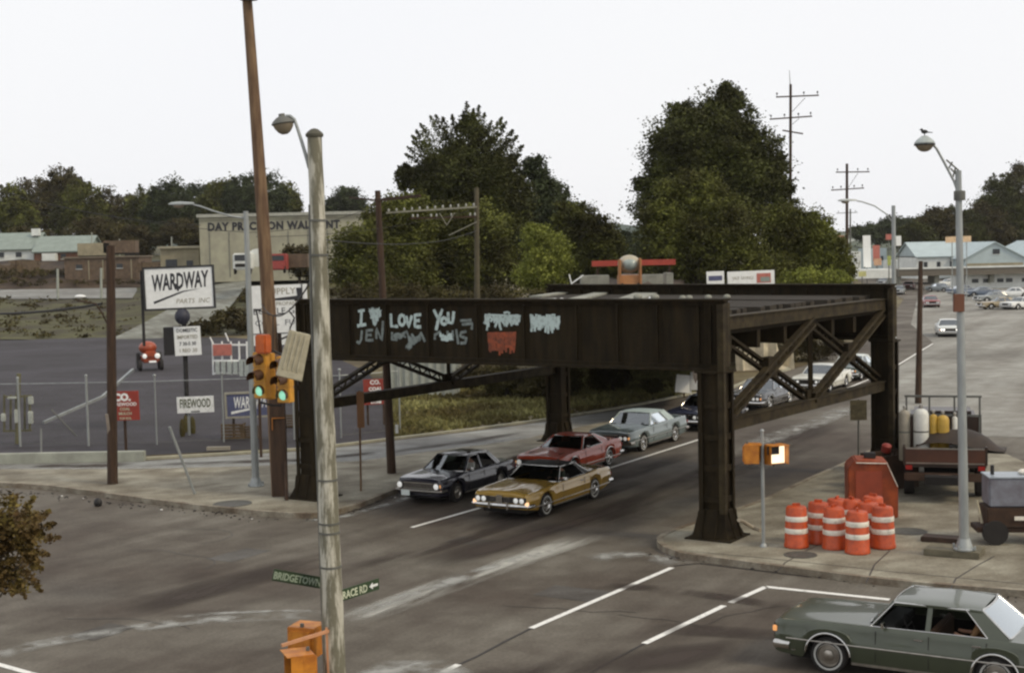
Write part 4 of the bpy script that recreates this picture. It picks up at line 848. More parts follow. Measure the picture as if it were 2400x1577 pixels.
def tree(name, label, Y, px_blobs, n, size, m, base, seed, group=None, spiky=0.0, zground=0.0, trunk_r=0.25, depth=0.9, cat='tree', basey=None, tips=None, tipc=None):
    """px_blobs: (px, py, half width px, half height px) read off at distance Y; base = px of the trunk"""
    k = Y / F; bl = []; rnd = random.Random(seed); n = int(n * (3.6 if Y > 50 else 1.7)); size = size * (0.53 if Y > 50 else 0.74)
    for (x, y, rx, ry) in px_blobs:
        c = P(x, y, Y + rnd.uniform(-0.3, 0.3) * rx * k); bl.append((tuple(c), (rx * k, rx * k * depth, ry * k)))
    b = P(base, 600, Y); b.z = zground; root = empty(name, label, cat, b, 0, group)
    sp_ = []
    for c_, r_ in bl:
        if Y < 50 or cat != 'tree': break
        for q_ in range(9):
            a_ = rnd.uniform(0, 6.283); e_ = rnd.uniform(-0.1, 1.3); dv = Vector((math.cos(a_) * math.cos(e_), math.sin(a_) * math.cos(e_), math.sin(e_))); cc_ = Vector(c_)
            sp_.append((tuple(cc_ + Vector((dv.x * r_[0], dv.y * r_[1], dv.z * r_[2])) * 0.7), tuple(cc_ + Vector((dv.x * r_[0], dv.y * r_[1], dv.z * r_[2])) * rnd.uniform(1.05, 1.22)), 11 * k, 150))
    if tips:
        for (x, y) in tips:
            c0 = P(*tipc, Y + rnd.uniform(-4, 4)); c1 = P(x, y, Y + rnd.uniform(-3, 3)); a0 = c0.lerp(c1, 0.45); sp_.append((tuple(a0), tuple(c1), (22 if Y > 50 else 15) * k, 420 if Y > 50 else 190))
    leaves('crown', bl, size, n, m, root, seed, b, spiky, spikes=sp_)
    tr_ = MB(); topb = max(bl, key=lambda q: q[0][2]); zc = sum(q[0][2] for q in bl) / len(bl); fork = Vector((b.x, b.y, zground + (zc - zground) * 0.55))
    tr_.tube([(0, 0, -0.3), (0.05 * trunk_r, 0, (fork.z - zground) * 0.5), fork - b], [trunk_r * 1.3, trunk_r, trunk_r * 0.75], 8)
    for c, r in bl: 
        q = Vector(c) - b; h_ = q - Vector((0, 0, 0)); md = (fork - b).lerp(h_, 0.5) + Vector((rnd.uniform(-.3, .3), rnd.uniform(-.3, .3), 0.3)); tr_.tube([fork - b, md, h_, h_ + Vector((rnd.uniform(-.3, .3) * r[0], 0, r[2] * 0.6))], [trunk_r * 0.6, trunk_r * 0.4, trunk_r * 0.2, trunk_r * 0.08], 6)
    tr_.build('trunk', bark, root); return root
TB = 'trees behind the railroad bridge'
tree('tall_tree', 'tall dark tree with spiky upswept top rising over the left half of the bridge', 122, [(1095, 440, 110, 80), (1020, 470, 75, 75), (1170, 480, 75, 80), (1095, 385, 80, 50), (1000, 410, 40, 40), (1180, 410, 35, 50), (955, 425, 26, 35), (1105, 320, 28, 50)], 22000, 0.46, lf_dark, 1090, 11, TB, trunk_r=0.5, tipc=(1095, 450),
    tips=[(1094, 238), (1123, 248), (1008, 272), (1021, 269), (1037, 275), (1059, 270), (1085, 261), (1136, 264), (1152, 283), (1177, 275), (1187, 286), (1203, 305), (1214, 318), (1227, 341), (974, 305), (965, 318), (966, 331), (949, 361), (1221, 362), (934, 392), (1040, 300), (1070, 290), (1110, 255), (1165, 310), (990, 330), (1120, 300), (1150, 320), (985, 290), (1195, 325), (955, 345)])
tree('broad_tree', 'dark rounded tree to the right of the spiky treetop', 135, [(1250, 450, 50, 75), (1290, 520, 60, 85), (1230, 560, 80, 90)], 13000, 0.5, lf_blue, 1260, 12, TB, trunk_r=0.4)
tree('sloping_tree', 'lower green tree sloping down towards the gap in the middle of the skyline', 128, [(1350, 530, 50, 55), (1400, 570, 45, 60), (1430, 610, 30, 60), (1350, 610, 75, 65)], 12000, 0.46, lf_mid, 1370, 13, TB, trunk_r=0.35)
tree('thicket_tree', 'dark olive tree filling the space under the spiky treetop', 112, [(1100, 560, 100, 75), (1010, 570, 90, 80), (1150, 640, 110, 60), (1040, 650, 110, 55)], 19000, 0.42, lf_mid, 1080, 14, TB, trunk_r=0.35)
tree('bushy_tree', 'bushy dark tree covering the end of the warehouse lettering', 108, [(910, 530, 60, 65), (860, 590, 75, 65), (960, 540, 60, 90), (910, 640, 110, 60), (830, 640, 50, 50)], 19000, 0.42, lf_mid, 900, 15, TB, trunk_r=0.35)
tree('yellow_green_tree', 'small bright yellow-green tree in front of the dark trees', 99, [(1275, 585, 42, 50), (1270, 640, 52, 48), (1250, 560, 22, 34), (1300, 610, 34, 50)], 9000, 0.30, lf_light, 1270, 16, TB, trunk_r=0.2)
tree('gap_tree', 'small hazy blue-green tree low in the middle gap of the skyline', 210, [(1468, 575, 34, 28), (1440, 600, 40, 36), (1500, 600, 34, 36), (1475, 625, 40, 30)], 6000, 0.6, lf_blue, 1465, 26, None, trunk_r=0.3, zground=0.0)
tree('brown_thicket', 'brown undergrowth right behind the left part of the girder', 90, [(820, 730, 60, 60), (920, 720, 70, 70), (1040, 730, 80, 60), (1160, 730, 80, 55), (1260, 740, 70, 60)], 12000, 0.32, lf_brown, 1040, 17, None, trunk_r=0.2, cat='thicket')
tree('dark_bush', 'dark bush under the bridge left of the middle column', 77, [(1110, 880, 40, 24), (1180, 888, 50, 32), (1255, 905, 55, 38), (1325, 890, 35, 32)], 9000, 0.26, lf_brown, 1180, 18, 'bushes under the bridge', trunk_r=0.12, cat='bush')
tree('dark_bush', 'dark bush under the bridge right of the middle column', 79, [(1405, 885, 26, 26), (1448, 882, 26, 24)], 2400, 0.24, lf_brown, 1430, 19, 'bushes under the bridge', trunk_r=0.1, cat='bush')
tree('dark_bush', 'low bush with the two white panels beside it', 77, [(1530, 905, 22, 16)], 1200, 0.22, lf_brown, 1530, 20, 'bushes under the bridge', trunk_r=0.08, cat='bush')
tree('great_tree', 'biggest tree, a broad dark dome right of the middle of the skyline', 118, [(1640, 330, 100, 80), (1700, 290, 70, 65), (1710, 230, 28, 32), (1600, 290, 40, 45), (1590, 400, 80, 100), (1720, 410, 100, 110), (1780, 400, 60, 90), (1540, 470, 50, 90), (1660, 460, 120, 90), (1800, 470, 60, 70)], 42000, 0.46, lf_dark, 1670, 21, TB, trunk_r=0.6)
tree('green_tree', 'greener tree in front of the foot of the great dark dome', 106, [(1620, 470, 75, 70), (1560, 540, 65, 75), (1690, 540, 95, 75), (1590, 620, 95, 55), (1720, 620, 100, 55)], 24000, 0.38, lf_mid, 1640, 22, TB, trunk_r=0.35)
tree('shoulder_tree', 'olive tree at the right foot of the great dark dome, below the utility poles', 110, [(1840, 540, 65, 60), (1900, 540, 45, 45), (1840, 620, 90, 50), (1940, 600, 45, 60), (1970, 640, 28, 40)], 20000, 0.38, lf_mid, 1870, 23, TB, trunk_r=0.35)
tree('gap_bush', 'yellowish shrub at the right foot of the skyline trees by the girder end', 98, [(1880, 655, 50, 26), (1950, 660, 40, 22)], 4500, 0.28, lf_light, 1900, 24, None, trunk_r=0.12, cat='shrub')
tree('underbridge_bush', 'brown shrub beside the pale stone mound under the bridge', 97, [(1800, 850, 50, 30), (1870, 830, 45, 45), (1920, 800, 50, 40)], 6000, 0.26, lf_brown, 1850, 25, None, trunk_r=0.1, cat='shrub')
LT = 'trees on the left skyline'
left_tr = [(20, 490, 50, 55, 'farthest left dark tree of the skyline'), (95, 475, 55, 60, 'dark tree behind the pale-roofed house'), (150, 440, 42, 48, 'highest tree of the left skyline with a ragged top'), (195, 490, 50, 60, 'dark tree behind the green gable roof'), (245, 500, 40, 52, 'brownish tree sloping down right of the green gable roof'),
    (300, 500, 30, 42, 'small thin-topped tree in the dip of the left skyline'), (345, 490, 42, 50, 'round tree behind the wide sign in script lettering'), (400, 475, 45, 48, 'tree right behind the curved street lamp'), (455, 480, 42, 48, 'tree rising behind the left end of the warehouse'), (520, 470, 45, 45, 'blue-green tree behind the warehouse roof'), (575, 455, 40, 45, 'tree between the steel pole and the tall leaning pole'),
    (625, 465, 45, 48, 'tree right of the tall leaning pole'), (672, 475, 30, 42, 'small tree at the end of the row behind the warehouse'), (810, 480, 38, 40, 'small blue-green tree right of the weathered pole')]
for i, (x, y, rx, ry, lb) in enumerate(left_tr):
    tree('skyline_tree', lb, 300 + (i * 37 % 50), [(x, y, rx, ry), (x - rx * 0.5, y + ry * 0.7, rx * 0.9, ry), (x + rx * 0.5, y + ry * 0.75, rx * 0.9, ry)], 5200, 1.0, (lf_brown if i < 6 else lf_blue) if i % 3 else lf_mid, x, 40 + i, LT, trunk_r=0.5, zground=8.0)
for i, (x, y, rx, ry, lb) in enumerate([(60, 565, 45, 30, 'dark bush behind the pale-roofed house'), (300, 560, 60, 34, 'dark hedge right of the green gable roof'), (420, 545, 50, 30, 'dark bushes left of the warehouse wall'), (220, 545, 60, 36, 'bush filling the space behind the wooden post'), (700, 610, 40, 30, 'bush beside the red truck cab')]):
    tree('hillside_bush', lb, 265 if i < 4 else 175, [(x, y, rx, ry), (x + rx * 0.6, y + 8, rx * 0.7, ry)], 3600, 0.75, lf_brown, x, 70 + i, 'bushes on the hillside', trunk_r=0.2, zground=8.0 if i < 4 else 4.0, cat='bush')
RT = 'trees on the right hillside'
for i, (x, y, rx, ry, lb) in enumerate([(2150, 555, 38, 30, 'first low tree of the right hillside'), (2195, 530, 45, 38, 'brown-green tree left of the steel lamp post'), (2245, 535, 50, 45, 'dark tree directly behind the steel lamp post'), (2300, 525, 48, 45, 'dark tree right of the steel lamp post'), (2345, 470, 45, 60, 'tall tree where the right skyline steps up'), (2395, 450, 50, 65, 'tall dark tree cut by the right edge of the picture'), (2370, 540, 60, 50, 'dark tree behind the right end of the blue roof')]):
    tree('hillside_tree', lb, 320 + i * 6, [(x, y, rx, ry), (x - rx * 0.6, y + ry * 0.6, rx * 0.8, ry * 0.8), (x + rx * 0.6, y + ry * 0.6, rx * 0.8, ry * 0.8)], 5200, 0.95, lf_brown if i % 2 else lf_dark, x, 90 + i, RT, trunk_r=0.5, zground=0.0)
for i, (x, y, rx, ry) in enumerate([(2030, 545, 40, 16), (2100, 530, 40, 22), (2140, 535, 30, 24)]):
    tree('distant_tree', ['hazy distant tree over the street signs', 'hazy blue-green tree right of the second steel pole', 'hazy tree between the second steel pole and the hillside'][i], 430, [(x, y, rx, ry), (x + 20, y + 10, rx, ry)], 2600, 1.3, lf_blue, x, 110 + i, 'hazy distant trees', trunk_r=0.4, zground=0.0)
# the branch in the lower left corner: a small tree close to the camera
tree('near_tree', 'brownish leafy tree close by, cut by the left edge of the picture', 13.5, [(10, 1215, 40, 42), (50, 1250, 34, 45), (0, 1320, 45, 55), (78, 1230, 22, 36), (-80, 1280, 80, 110), (30, 1362, 30, 24), (75, 1300, 18, 40)], 5200, 0.070, leaf_mat('leaves_near', (0.06, 0.035, 0.012), (0.13, 0.10, 0.025), (0.085, 0.055, 0.018), 2.0), -420, 130, None, trunk_r=0.03, tipc=(0, 1270), tips=[(140, 1258), (132, 1225), (118, 1195), (100, 1335), (96, 1385), (60, 1402), (80, 1165), (40, 1158), (115, 1300), (30, 1395), (104, 1250), (90, 1200)])
# grass tufts on the verge behind the side road
def tufts(name, poly, n, h, m, seed):
    rg = random.Random(seed); xs = [p.x for p in poly]; ys = [p.y for p in poly]; mb = MB(); k = 0
    def inside(x, y):
        c = False; j = len(poly) - 1
        for i in range(len(poly)):
            if (poly[i].y > y) != (poly[j].y > y) and x < (poly[j].x - poly[i].x) * (y - poly[i].y) / (poly[j].y - poly[i].y) + poly[i].x: c = not c
            j = i
        return c
    while k < n:
        x = rg.uniform(min(xs), max(xs)); y = rg.uniform(min(ys), max(ys))
        if not inside(x, y): continue
        k += 1; s = h * rg.uniform(0.5, 1.6)
        for q in range(3):
            a = rg.uniform(0, 6.28); dx, dy = math.cos(a) * 0.14, math.sin(a) * 0.14; lx, ly = rg.uniform(-.1, .1), rg.uniform(-.1, .1)
            mb.add([(x - dx, y - dy, -0.02), (x + dx, y + dy, -0.02), (x + lx, y + ly, s)], [(0, 1, 2)])
    return tag(mb.build(name, m, smooth=False, recalc=False), 'rough grass on the verge behind the side road', 'grass', kind='stuff')
tufts('grass', GP((905, 1030), (1100, 1002), (1290, 977), (1500, 942), (1690, 905), (1700, 858), (1500, 862), (1300, 864), (1000, 872), (912, 890)), 9000, 0.15, leaf_mat('grass_blades', (0.11, 0.09, 0.034), (0.28, 0.27, 0.11), (0.19, 0.175, 0.065), 0.25), 3)

# scrub on the left hillside
def rnd_u(a, b, i_): return random.Random(i_ * 7 + 1).uniform(a, b)
for k_, (blb, n_, m_, lb_) in enumerate([([(x, 668 - abs(x - 160) * 0.04, 218) for x in range(-40, 330, 26)] + [(x, 640, 221) for x in range(-40, 330, 30)], 5200, lf_brown, 'brown scrub on the steep bank above the hillside road'),
        ([(rnd_u(-50, 330, i_), 704 + 88 * ((i_ * 0.618) % 1), 188 - 41 * ((i_ * 0.618) % 1)) for i_ in range(70)], 7500, lf_brown, 'dark brown weeds on the slope behind the lot'),
        ([(480, 770, 146), (520, 752, 147), (555, 735, 148), (450, 782, 146), (560, 765, 146), (585, 700, 150)], 6000, lf_brown, 'dark brush right of the pale ramp')]):
    bl_ = [(tuple(P(x, y, Y)), (30 * Y / F, 20 * Y / F, (9 if k_ < 2 else 20) * Y / F)) for x, y, Y in blb]; o_ = leaves('undergrowth', bl_, 0.34, n_, m_, None, 200 + k_, (0, 0, 0)); tag(o_, lb_, 'undergrowth', kind='stuff')
# ------------------------------------------------------------------ poles and lamps
wood_g = mat('weathered_pole', (0.48, 0.46, 0.38), 0.9, 0, 0.5, 1.0, col2=(0.16, 0.15, 0.105), bump=0.4, bscale=18, stretch=(0, (7, 7, 1.1)), lo=0.46, hi=0.57)
wood_r = mat('brown_pole', (0.20, 0.125, 0.065), 0.85, 0, 0.4, 2, col2=(0.085, 0.045, 0.024), bump=0.2, stretch=(0, (4, 4, 0.4)))
wood_d = mat('dark_pole', (0.065, 0.036, 0.020), 0.9, 0, 0.5, 2, stretch=(0, (4, 4, 0.6)))
steel = mat('galvanised', (0.36, 0.38, 0.37), 0.5, 0.4, 0.25, 2.0, stretch=(0, (2, 2, 0.5))); steel_d = mat('dull_steel', (0.16, 0.16, 0.14), 0.6, 0.4, 0.3, 3)
frost = mat('lamp_glass', (0.24, 0.20, 0.14), 0.3, 0, 0.2, 6); insul = mat('insulator', (0.40, 0.40, 0.36), 0.3)
yel = mat('signal_yellow', (0.66, 0.32, 0.04), 0.45, 0, 0.25, 6); orange = mat('signal_orange', (0.62, 0.24, 0.022), 0.45, 0, 0.3, 5, col2=(0.38, 0.12, 0.012)); wire_m = mat('wire', (0.02, 0.018, 0.016), 0.7)
blackm = mat('black_paint', (0.015, 0.013, 0.012), 0.6)
def wire(label, p, q, sag=0.3, r=0.012, group=None, m=None):
    p = Vector(p); q = Vector(q); mb = MB(); mb.tube([p.lerp(q, t) - Vector((0, 0, sag * 4 * t * (1 - t))) for t in np.linspace(0, 1, 13)], r, 5)
    return tag(mb.build('wire', m or wire_m), label, 'wire', group)
# foreground weathered pole
ptop = P(737, 318, 22.6); pbot = P(778, 1400, 22.4); d_ = (pbot - ptop) / (ptop.z - pbot.z); pb = ptop + d_ * ptop.z
pole = empty('street_light_pole', 'weathered grey wooden pole with peeling paint and a round lamp, nearest the camera', 'street light', (pb.x, pb.y, 0))
def lp(v): return Vector(v) - Vector((pb.x, pb.y, 0))
mb = MB(); rnd = random.Random(8)
N_ = 26; mb.tube([lp(pb.lerp(ptop, t)) + Vector((rnd.uniform(-.004, .004), 0, 0)) for t in np.linspace(0, 1, N_)], [(0.192 - 0.078 * t) * rnd.uniform(0.985, 1.015) for t in np.linspace(0, 1, N_)], 18); mb.build('pole', wood_g, pole)
mb = MB(); mb.lathe([(0.115, -0.03), (0.14, -0.02), (0.145, 0.02), (0.12, 0.05), (0.06, 0.10), (0.003, 0.115)], 18, Matrix.Translation(lp(ptop))); mb.build('pole_cap', mat('cap_lead', (0.09, 0.085, 0.06), 0.8), pole)
lampc = P(664, 292, 22.6)
def pt(px, py, dy=0.0): return lp(P(px, py, 22.6 + dy))
mb = MB(); mb.tube([pt(724, 395), pt(719, 372), pt(708, 335), pt(697, 300), pt(690, 280), pt(680, 272), pt(670, 272)], [0.022, 0.03, 0.028, 0.026, 0.024, 0.024, 0.024], 8); mb.build('lamp_arm', steel, pole)
lh = Matrix.Translation(lp(lampc)) @ Matrix.Rotation(R(-8), 4, 'Y')
mb = MB(); mb.lathe([(0.175, 0.0), (0.19, 0.015), (0.16, 0.06), (0.10, 0.11), (0.055, 0.13), (0.05, 0.17), (0.003, 0.175)], 22, lh); h_ = mb.build('lamp_head', steel_d, pole)
mb = MB(); mb.lathe([(0.165, 0.0), (0.15, -0.05), (0.10, -0.12), (0.05, -0.155), (0.003, -0.16)], 22, lh); mb.build('lamp_globe', frost, h_)
for z in (3.0, 3.55, 3.70, 4.4, 8.0, 8.55): mb = MB(); mb.lathe([(0.19 - 0.0075 * z + 0.012, z), (0.19 - 0.0075 * z + 0.012, z + 0.03)], 18, Matrix.Translation((pole.location.x * 0 + (lp(pb.lerp(ptop, z / ptop.z))).x, (lp(pb.lerp(ptop, z / ptop.z))).y, 0))); mb.build('pole_band', steel_d, pole)
mb = MB(); mb.tube([pt(762, 1620, -0.12), pt(748, 1200, -0.12), pt(729, 700, -0.10), pt(726, 480, -0.08)], 0.024, 8); mb.build('conduit', steel_d, pole)
# street name blades
gsign = mat('sign_green', (0.035, 0.065, 0.025), 0.5, 0, 0.3, 8); wht = mat('sign_white', (0.86, 0.87, 0.84), 0.5, 0, 0.12, 5); cream = mat('sign_cream', (0.50, 0.52, 0.36), 0.5)
def panel_between(name, label, cat, p_, q_, h, word, wordm, m, txth, sx=1.0, border=None, parent=None):
    d = q_ - p_; L = d.length; yaw = math.atan2(d.y, d.x); c = (p_ + q_) / 2
    r = empty(name, label, cat, c, 0); tilt = math.asin(d.z / L)
    M = Matrix.Rotation(yaw, 4, 'Z') @ Matrix.Rotation(-tilt, 4, 'Y') @ Matrix.Rotation(math.pi / 2, 4, 'X')
    mb = MB(); mb.box((0, 0, 0), (L, h, 0.012), M=M); mb.build('panel', m, r, bevel=0.002)
    if border: 
        mb = MB()
        for s in (-1, 1): mb.box((0, 0, 0), (L - 0.02, 0.012, 0.004), M=M @ Matrix.Translation((0, s * (h / 2 - 0.014), 0.009)))
        mb.build('border', border, r)
    text(word, txth, wordm, r, M @ Matrix.Translation((0, -txth * 0.5, 0.011)), sx=sx, bold=0.003)
    return r, M, L
panel_between('street_sign', 'dark green street name blade reading BRIDGETOWN left of the weathered pole', 'street sign', P(640, 1346, 22.2), P(752, 1365, 22.8), 0.19, 'BRIDGETOWN', mat('sign_pale_green', (0.30, 0.36, 0.27), 0.6), gsign, 0.115, 0.88, mat('dark_rim', (0.02, 0.03, 0.015), 0.6))
r_, M_, L_ = panel_between('street_sign', 'green street name blade reading RACE RD with a white arrow right of the weathered pole', 'street sign', P(788, 1399, 22.3), P(888, 1367, 23.1), 0.19, 'RACE RD    ', mat('sign_text_cream', (0.62, 0.66, 0.48), 0.6), gsign, 0.125, 0.82)
mb = MB(); mb.prism([(-0.10, 0), (-0.02, 0.055), (-0.02, 0.02), (0.10, 0.02), (0.10, -0.02), (-0.02, -0.02), (-0.02, -0.055)], 0.004, M_ @ Matrix.Translation((L_ / 2 - 0.14, 0, 0.008))); mb.build('arrow', wht, r_)
# pedestrian signal boxes on the weathered pole
def ped_signal(name, label, c, yaw, s=0.46, lens=None, m=orange, hood=True, group=None):
    r = empty(name, label, 'pedestrian signal', c, yaw, group)
    mb = MB(); mb.box((0, 0.06, 0), (s, 0.20, s)); mb.box((0, 0.175, 0), (s * 0.8, 0.05, s * 0.8)); b_ = mb.build('housing', m, r, bevel=0.012)
    mb = MB(); t = 0.012
    mb.box((0, -0.16, s / 2 - t / 2), (s, 0.26, t)); mb.box((-s / 2 + t / 2, -0.13, 0), (t, 0.2, s - 0.03)); mb.box((s / 2 - t / 2, -0.13, 0), (t, 0.2, s - 0.03)); mb.build('visor', m, r)
    mb = MB(); mb.box((0, -0.045, 0), (s * 0.88, 0.01, s * 0.88)); mb.build('lens', lens or blackm, r)
    mb = MB(); mb.beam((0, 0.10, -s / 2), (0, 0.10, -s / 2 - 0.08), 0.05, 0.05); mb.beam((0, 0.10, s / 2), (0, 0.10, s / 2 + 0.06), 0.05, 0.05); mb.build('bracket', steel_d, r)
    return r
ped_signal('pedestrian_signal', 'orange pedestrian signal box on the weathered pole, the lower front one of two', P(708, 1562, 22.0), R(-68), 0.50, group='pedestrian signals on the weathered pole')
ped_signal('pedestrian_signal', 'orange pedestrian signal box on the weathered pole, behind and above the other one', P(716, 1500, 22.9), R(160), 0.50, group='pedestrian signals on the weathered pole')
mb = MB(); mb.beam(P(660, 1512, 21.6), P(770, 1478, 22.2), 0.035, 0.05); mb.beam(P(765, 1470, 22.2), P(770, 1585, 22.2), 0.04, 0.03); tag(mb.build('signal_bracket', mat('pale_orange', (0.62, 0.30, 0.15), 0.5)), 'pale orange bracket holding the signal boxes to the weathered pole', 'bracket')
# tall leaning reddish pole
base = G(656, 1160, 0.15); up1 = P(577, 0, 46.6); dd = (up1 - base) / up1.z; topp = base + dd * (up1.z + 2.5)
tp = empty('utility_pole', 'very tall reddish-brown leaning utility pole running out of the top of the picture', 'utility pole', base)
mb = MB(); mb.tube([(topp - base) * t + Vector((0.06 * math.sin(3 * t), 0, 0)) for t in np.linspace(0, 1, 14)], [0.275 - 0.13 * t for t in np.linspace(0, 1, 14)], 16); mb.build('pole', wood_r, tp)
q = P(583, 0, 46.3) - base; mb = MB(); mb.lathe([(0.30, 0.0), (0.26, 0.1), (0.12, 0.22), (0.003, 0.25)], 16, Matrix.Translation(q)); mb.build('lamp_head', steel_d, tp)
mb = MB(); b2 = G(672, 1172, 0.15) - base; mb.tube([b2, P(667, 1000, 46.5) - base, P(655, 780, 46.3) - base], 0.06, 8); mb.build('conduit', wood_d, tp)
mb = MB(); mb.box((0.05, -0.31, 2.0), (0.5, 0.04, 4.0)); mb.build('cable_guard', wood_d, tp)
ped_signal('pedestrian_signal', 'small orange-red pedestrian signal low on the tall leaning pole', P(650, 992, 46.0), R(20), 0.42, lens=mat('red_glow', (0.5, 0.05, 0.02), 0.4, emis=(1, 0.12, 0.03), estr=0.5))
# span wire and hanging traffic signals
wa = P(731, 655, 22.6); wb = P(613, 712, 46.5)
def on_span(t): p = wa.lerp(wb, t); return p - Vector((0, 0, 0.5 * 4 * t * (1 - t)))
wire('span wire from the weathered pole to the tall leaning pole carrying the signals', wa, wb, 0.5, 0.016)
def vis(M, m1, parent, r=0.115, depth=0.24):
    mb = MB(); rows = []
    for z in (0, depth):
        rows.append([M @ Vector((r * math.cos(a), -z, r * math.sin(a) - z * 0.12)) for a in np.linspace(R(-25), R(205), 15)])
    mb.grid(rows); mb.grid([[v + M.to_3x3() @ Vector((0, 0, 0.006)) for v in r_] for r_ in rows]); return mb.build('visor', m1, parent)
g_on = mat('green_lens_lit', (0.3, 0.7, 0.5), 0.2, emis=(0.40, 0.95, 0.66), estr=0.5); r_off = mat('red_lens_dark', (0.10, 0.012, 0.008), 0.25); y_off = mat('amber_lens_dark', (0.12, 0.06, 0.01), 0.25)
visor_d = mat('visor_dark', (0.07, 0.028, 0.008), 0.6)
red_side = mat('red_signal_side', (0.58, 0.12, 0.02), 0.4, 0, 0.3, 6)
def signal_head(root, c, yaw, m, lit=True, tilt=0.0, mcols=None, seg=0.345):
    M = Matrix.Translation(c) @ Matrix.Rotation(yaw, 4, 'Z') @ Matrix.Rotation(tilt, 4, 'Y')
    mb = MB()
    for i in range(3): mb.box((0, 0, 0), (0.33, 0.20, seg - 0.012), M=M @ Matrix.Translation((0, 0.11, seg * (1 - i))))
    mb.box((0, 0, 0), (0.29, 0.17, seg * 3), M=M @ Matrix.Translation((0, 0.12, 0)))
    h = mb.build('signal_housing', m, root, bevel=0.015)
    for i in range(3):
        Mi = M @ Matrix.Translation((0, 0.0, seg * (1 - i))); mb = MB(); mb.lathe([(0.108, 0.0), (0.09, 0.02), (0.05, 0.034), (0.003, 0.04)], 18, Mi @ Matrix.Rotation(R(90), 4, 'X'))
        mb.build('signal_lens', (r_off, y_off, g_on if lit else r_off)[i], h); vis(Mi, visor_d, h, 0.132, 0.30 if i < 2 else 0.10)
    return h
sp = on_span(0.36); ts = empty('traffic_signal', 'yellow cluster of traffic signal heads showing green, hanging in front of the tall leaning pole', 'traffic signal', sp)
def rel(px, py, Y): return P(px, py, Y) - sp
YS = sp.y
signal_head(ts, rel(607, 880, YS), R(-24), yel); signal_head(ts, rel(662, 890, YS - 0.15), R(-24), yel)
signal_head(ts, rel(640, 880, YS + 0.35), R(125), yel, False)
mb = MB(); mb.box(rel(617, 806, YS), (0.30, 0.24, 0.42), R(-30)); mb.build('signal_housing', red_side, ts, bevel=0.03)
mb = MB(); mb.tube([rel(601, 728, YS), rel(606, 752, YS), rel(611, 782, YS)], 0.02, 6); mb.tube([rel(596, 726, YS), rel(612, 726, YS)], 0.025, 6); mb.tube([rel(607, 826, YS), rel(640, 822, YS + .1), rel(662, 832, YS)], 0.028, 6); mb.tube([rel(607, 942, YS), rel(640, 950, YS + .1), rel(662, 950, YS)], 0.028, 6)
mb.tube([Vector((0, 0, 0)), rel(640, 740, YS), rel(606, 728, YS)], 0.014, 6); mb.tube([rel(640, 740, YS), rel(640, 822, YS)], 0.012, 6); mb.build('hanger', blackm, ts)
sp2 = on_span(0.30); hd2 = empty('traffic_signal', 'tilted beige ribbed signal housing hanging beside the weathered pole', 'traffic signal', sp2)
beige = mat('beige_housing', (0.46, 0.42, 0.30), 0.7, 0, 0.25, 6)
cc = P(688, 832, sp2.y) - sp2; M = Matrix.Translation(cc) @ Matrix.Rotation(R(12), 4, 'Z') @ Matrix.Rotation(R(16), 4, 'Y')
mb = MB(); mb.prism([(-0.25, -0.50), (0.30, -0.50), (0.24, 0.50), (-0.22, 0.50)], 0.26, M @ Matrix.Rotation(R(90), 4, 'X') @ Matrix.Translation((0, 0, -0.13))); b_ = mb.build('housing', beige, hd2, bevel=0.01)
mb = MB()
for x in (-0.15, -0.05, 0.05, 0.15): mb.box((0, 0, 0), (0.045, 0.03, 0.80), M=M @ Matrix.Translation((x, -0.145, 0.07)))
mb.box((0, 0, 0), (0.54, 0.05, 0.13), M=M @ Matrix.Translation((0.02, -0.15, -0.42))); mb.build('rib', beige, b_, bevel=0.006)
mb = MB(); mb.tube([Vector((0, 0, 0)), P(690, 745, sp2.y) - sp2, P(680, 768, sp2.y) - sp2, P(679, 785, sp2.y) - sp2], 0.018, 6); mb.beam(P(655, 796, sp2.y) - sp2, P(700, 778, sp2.y) - sp2, 0.05, 0.04); mb.build('hanger', blackm, hd2)

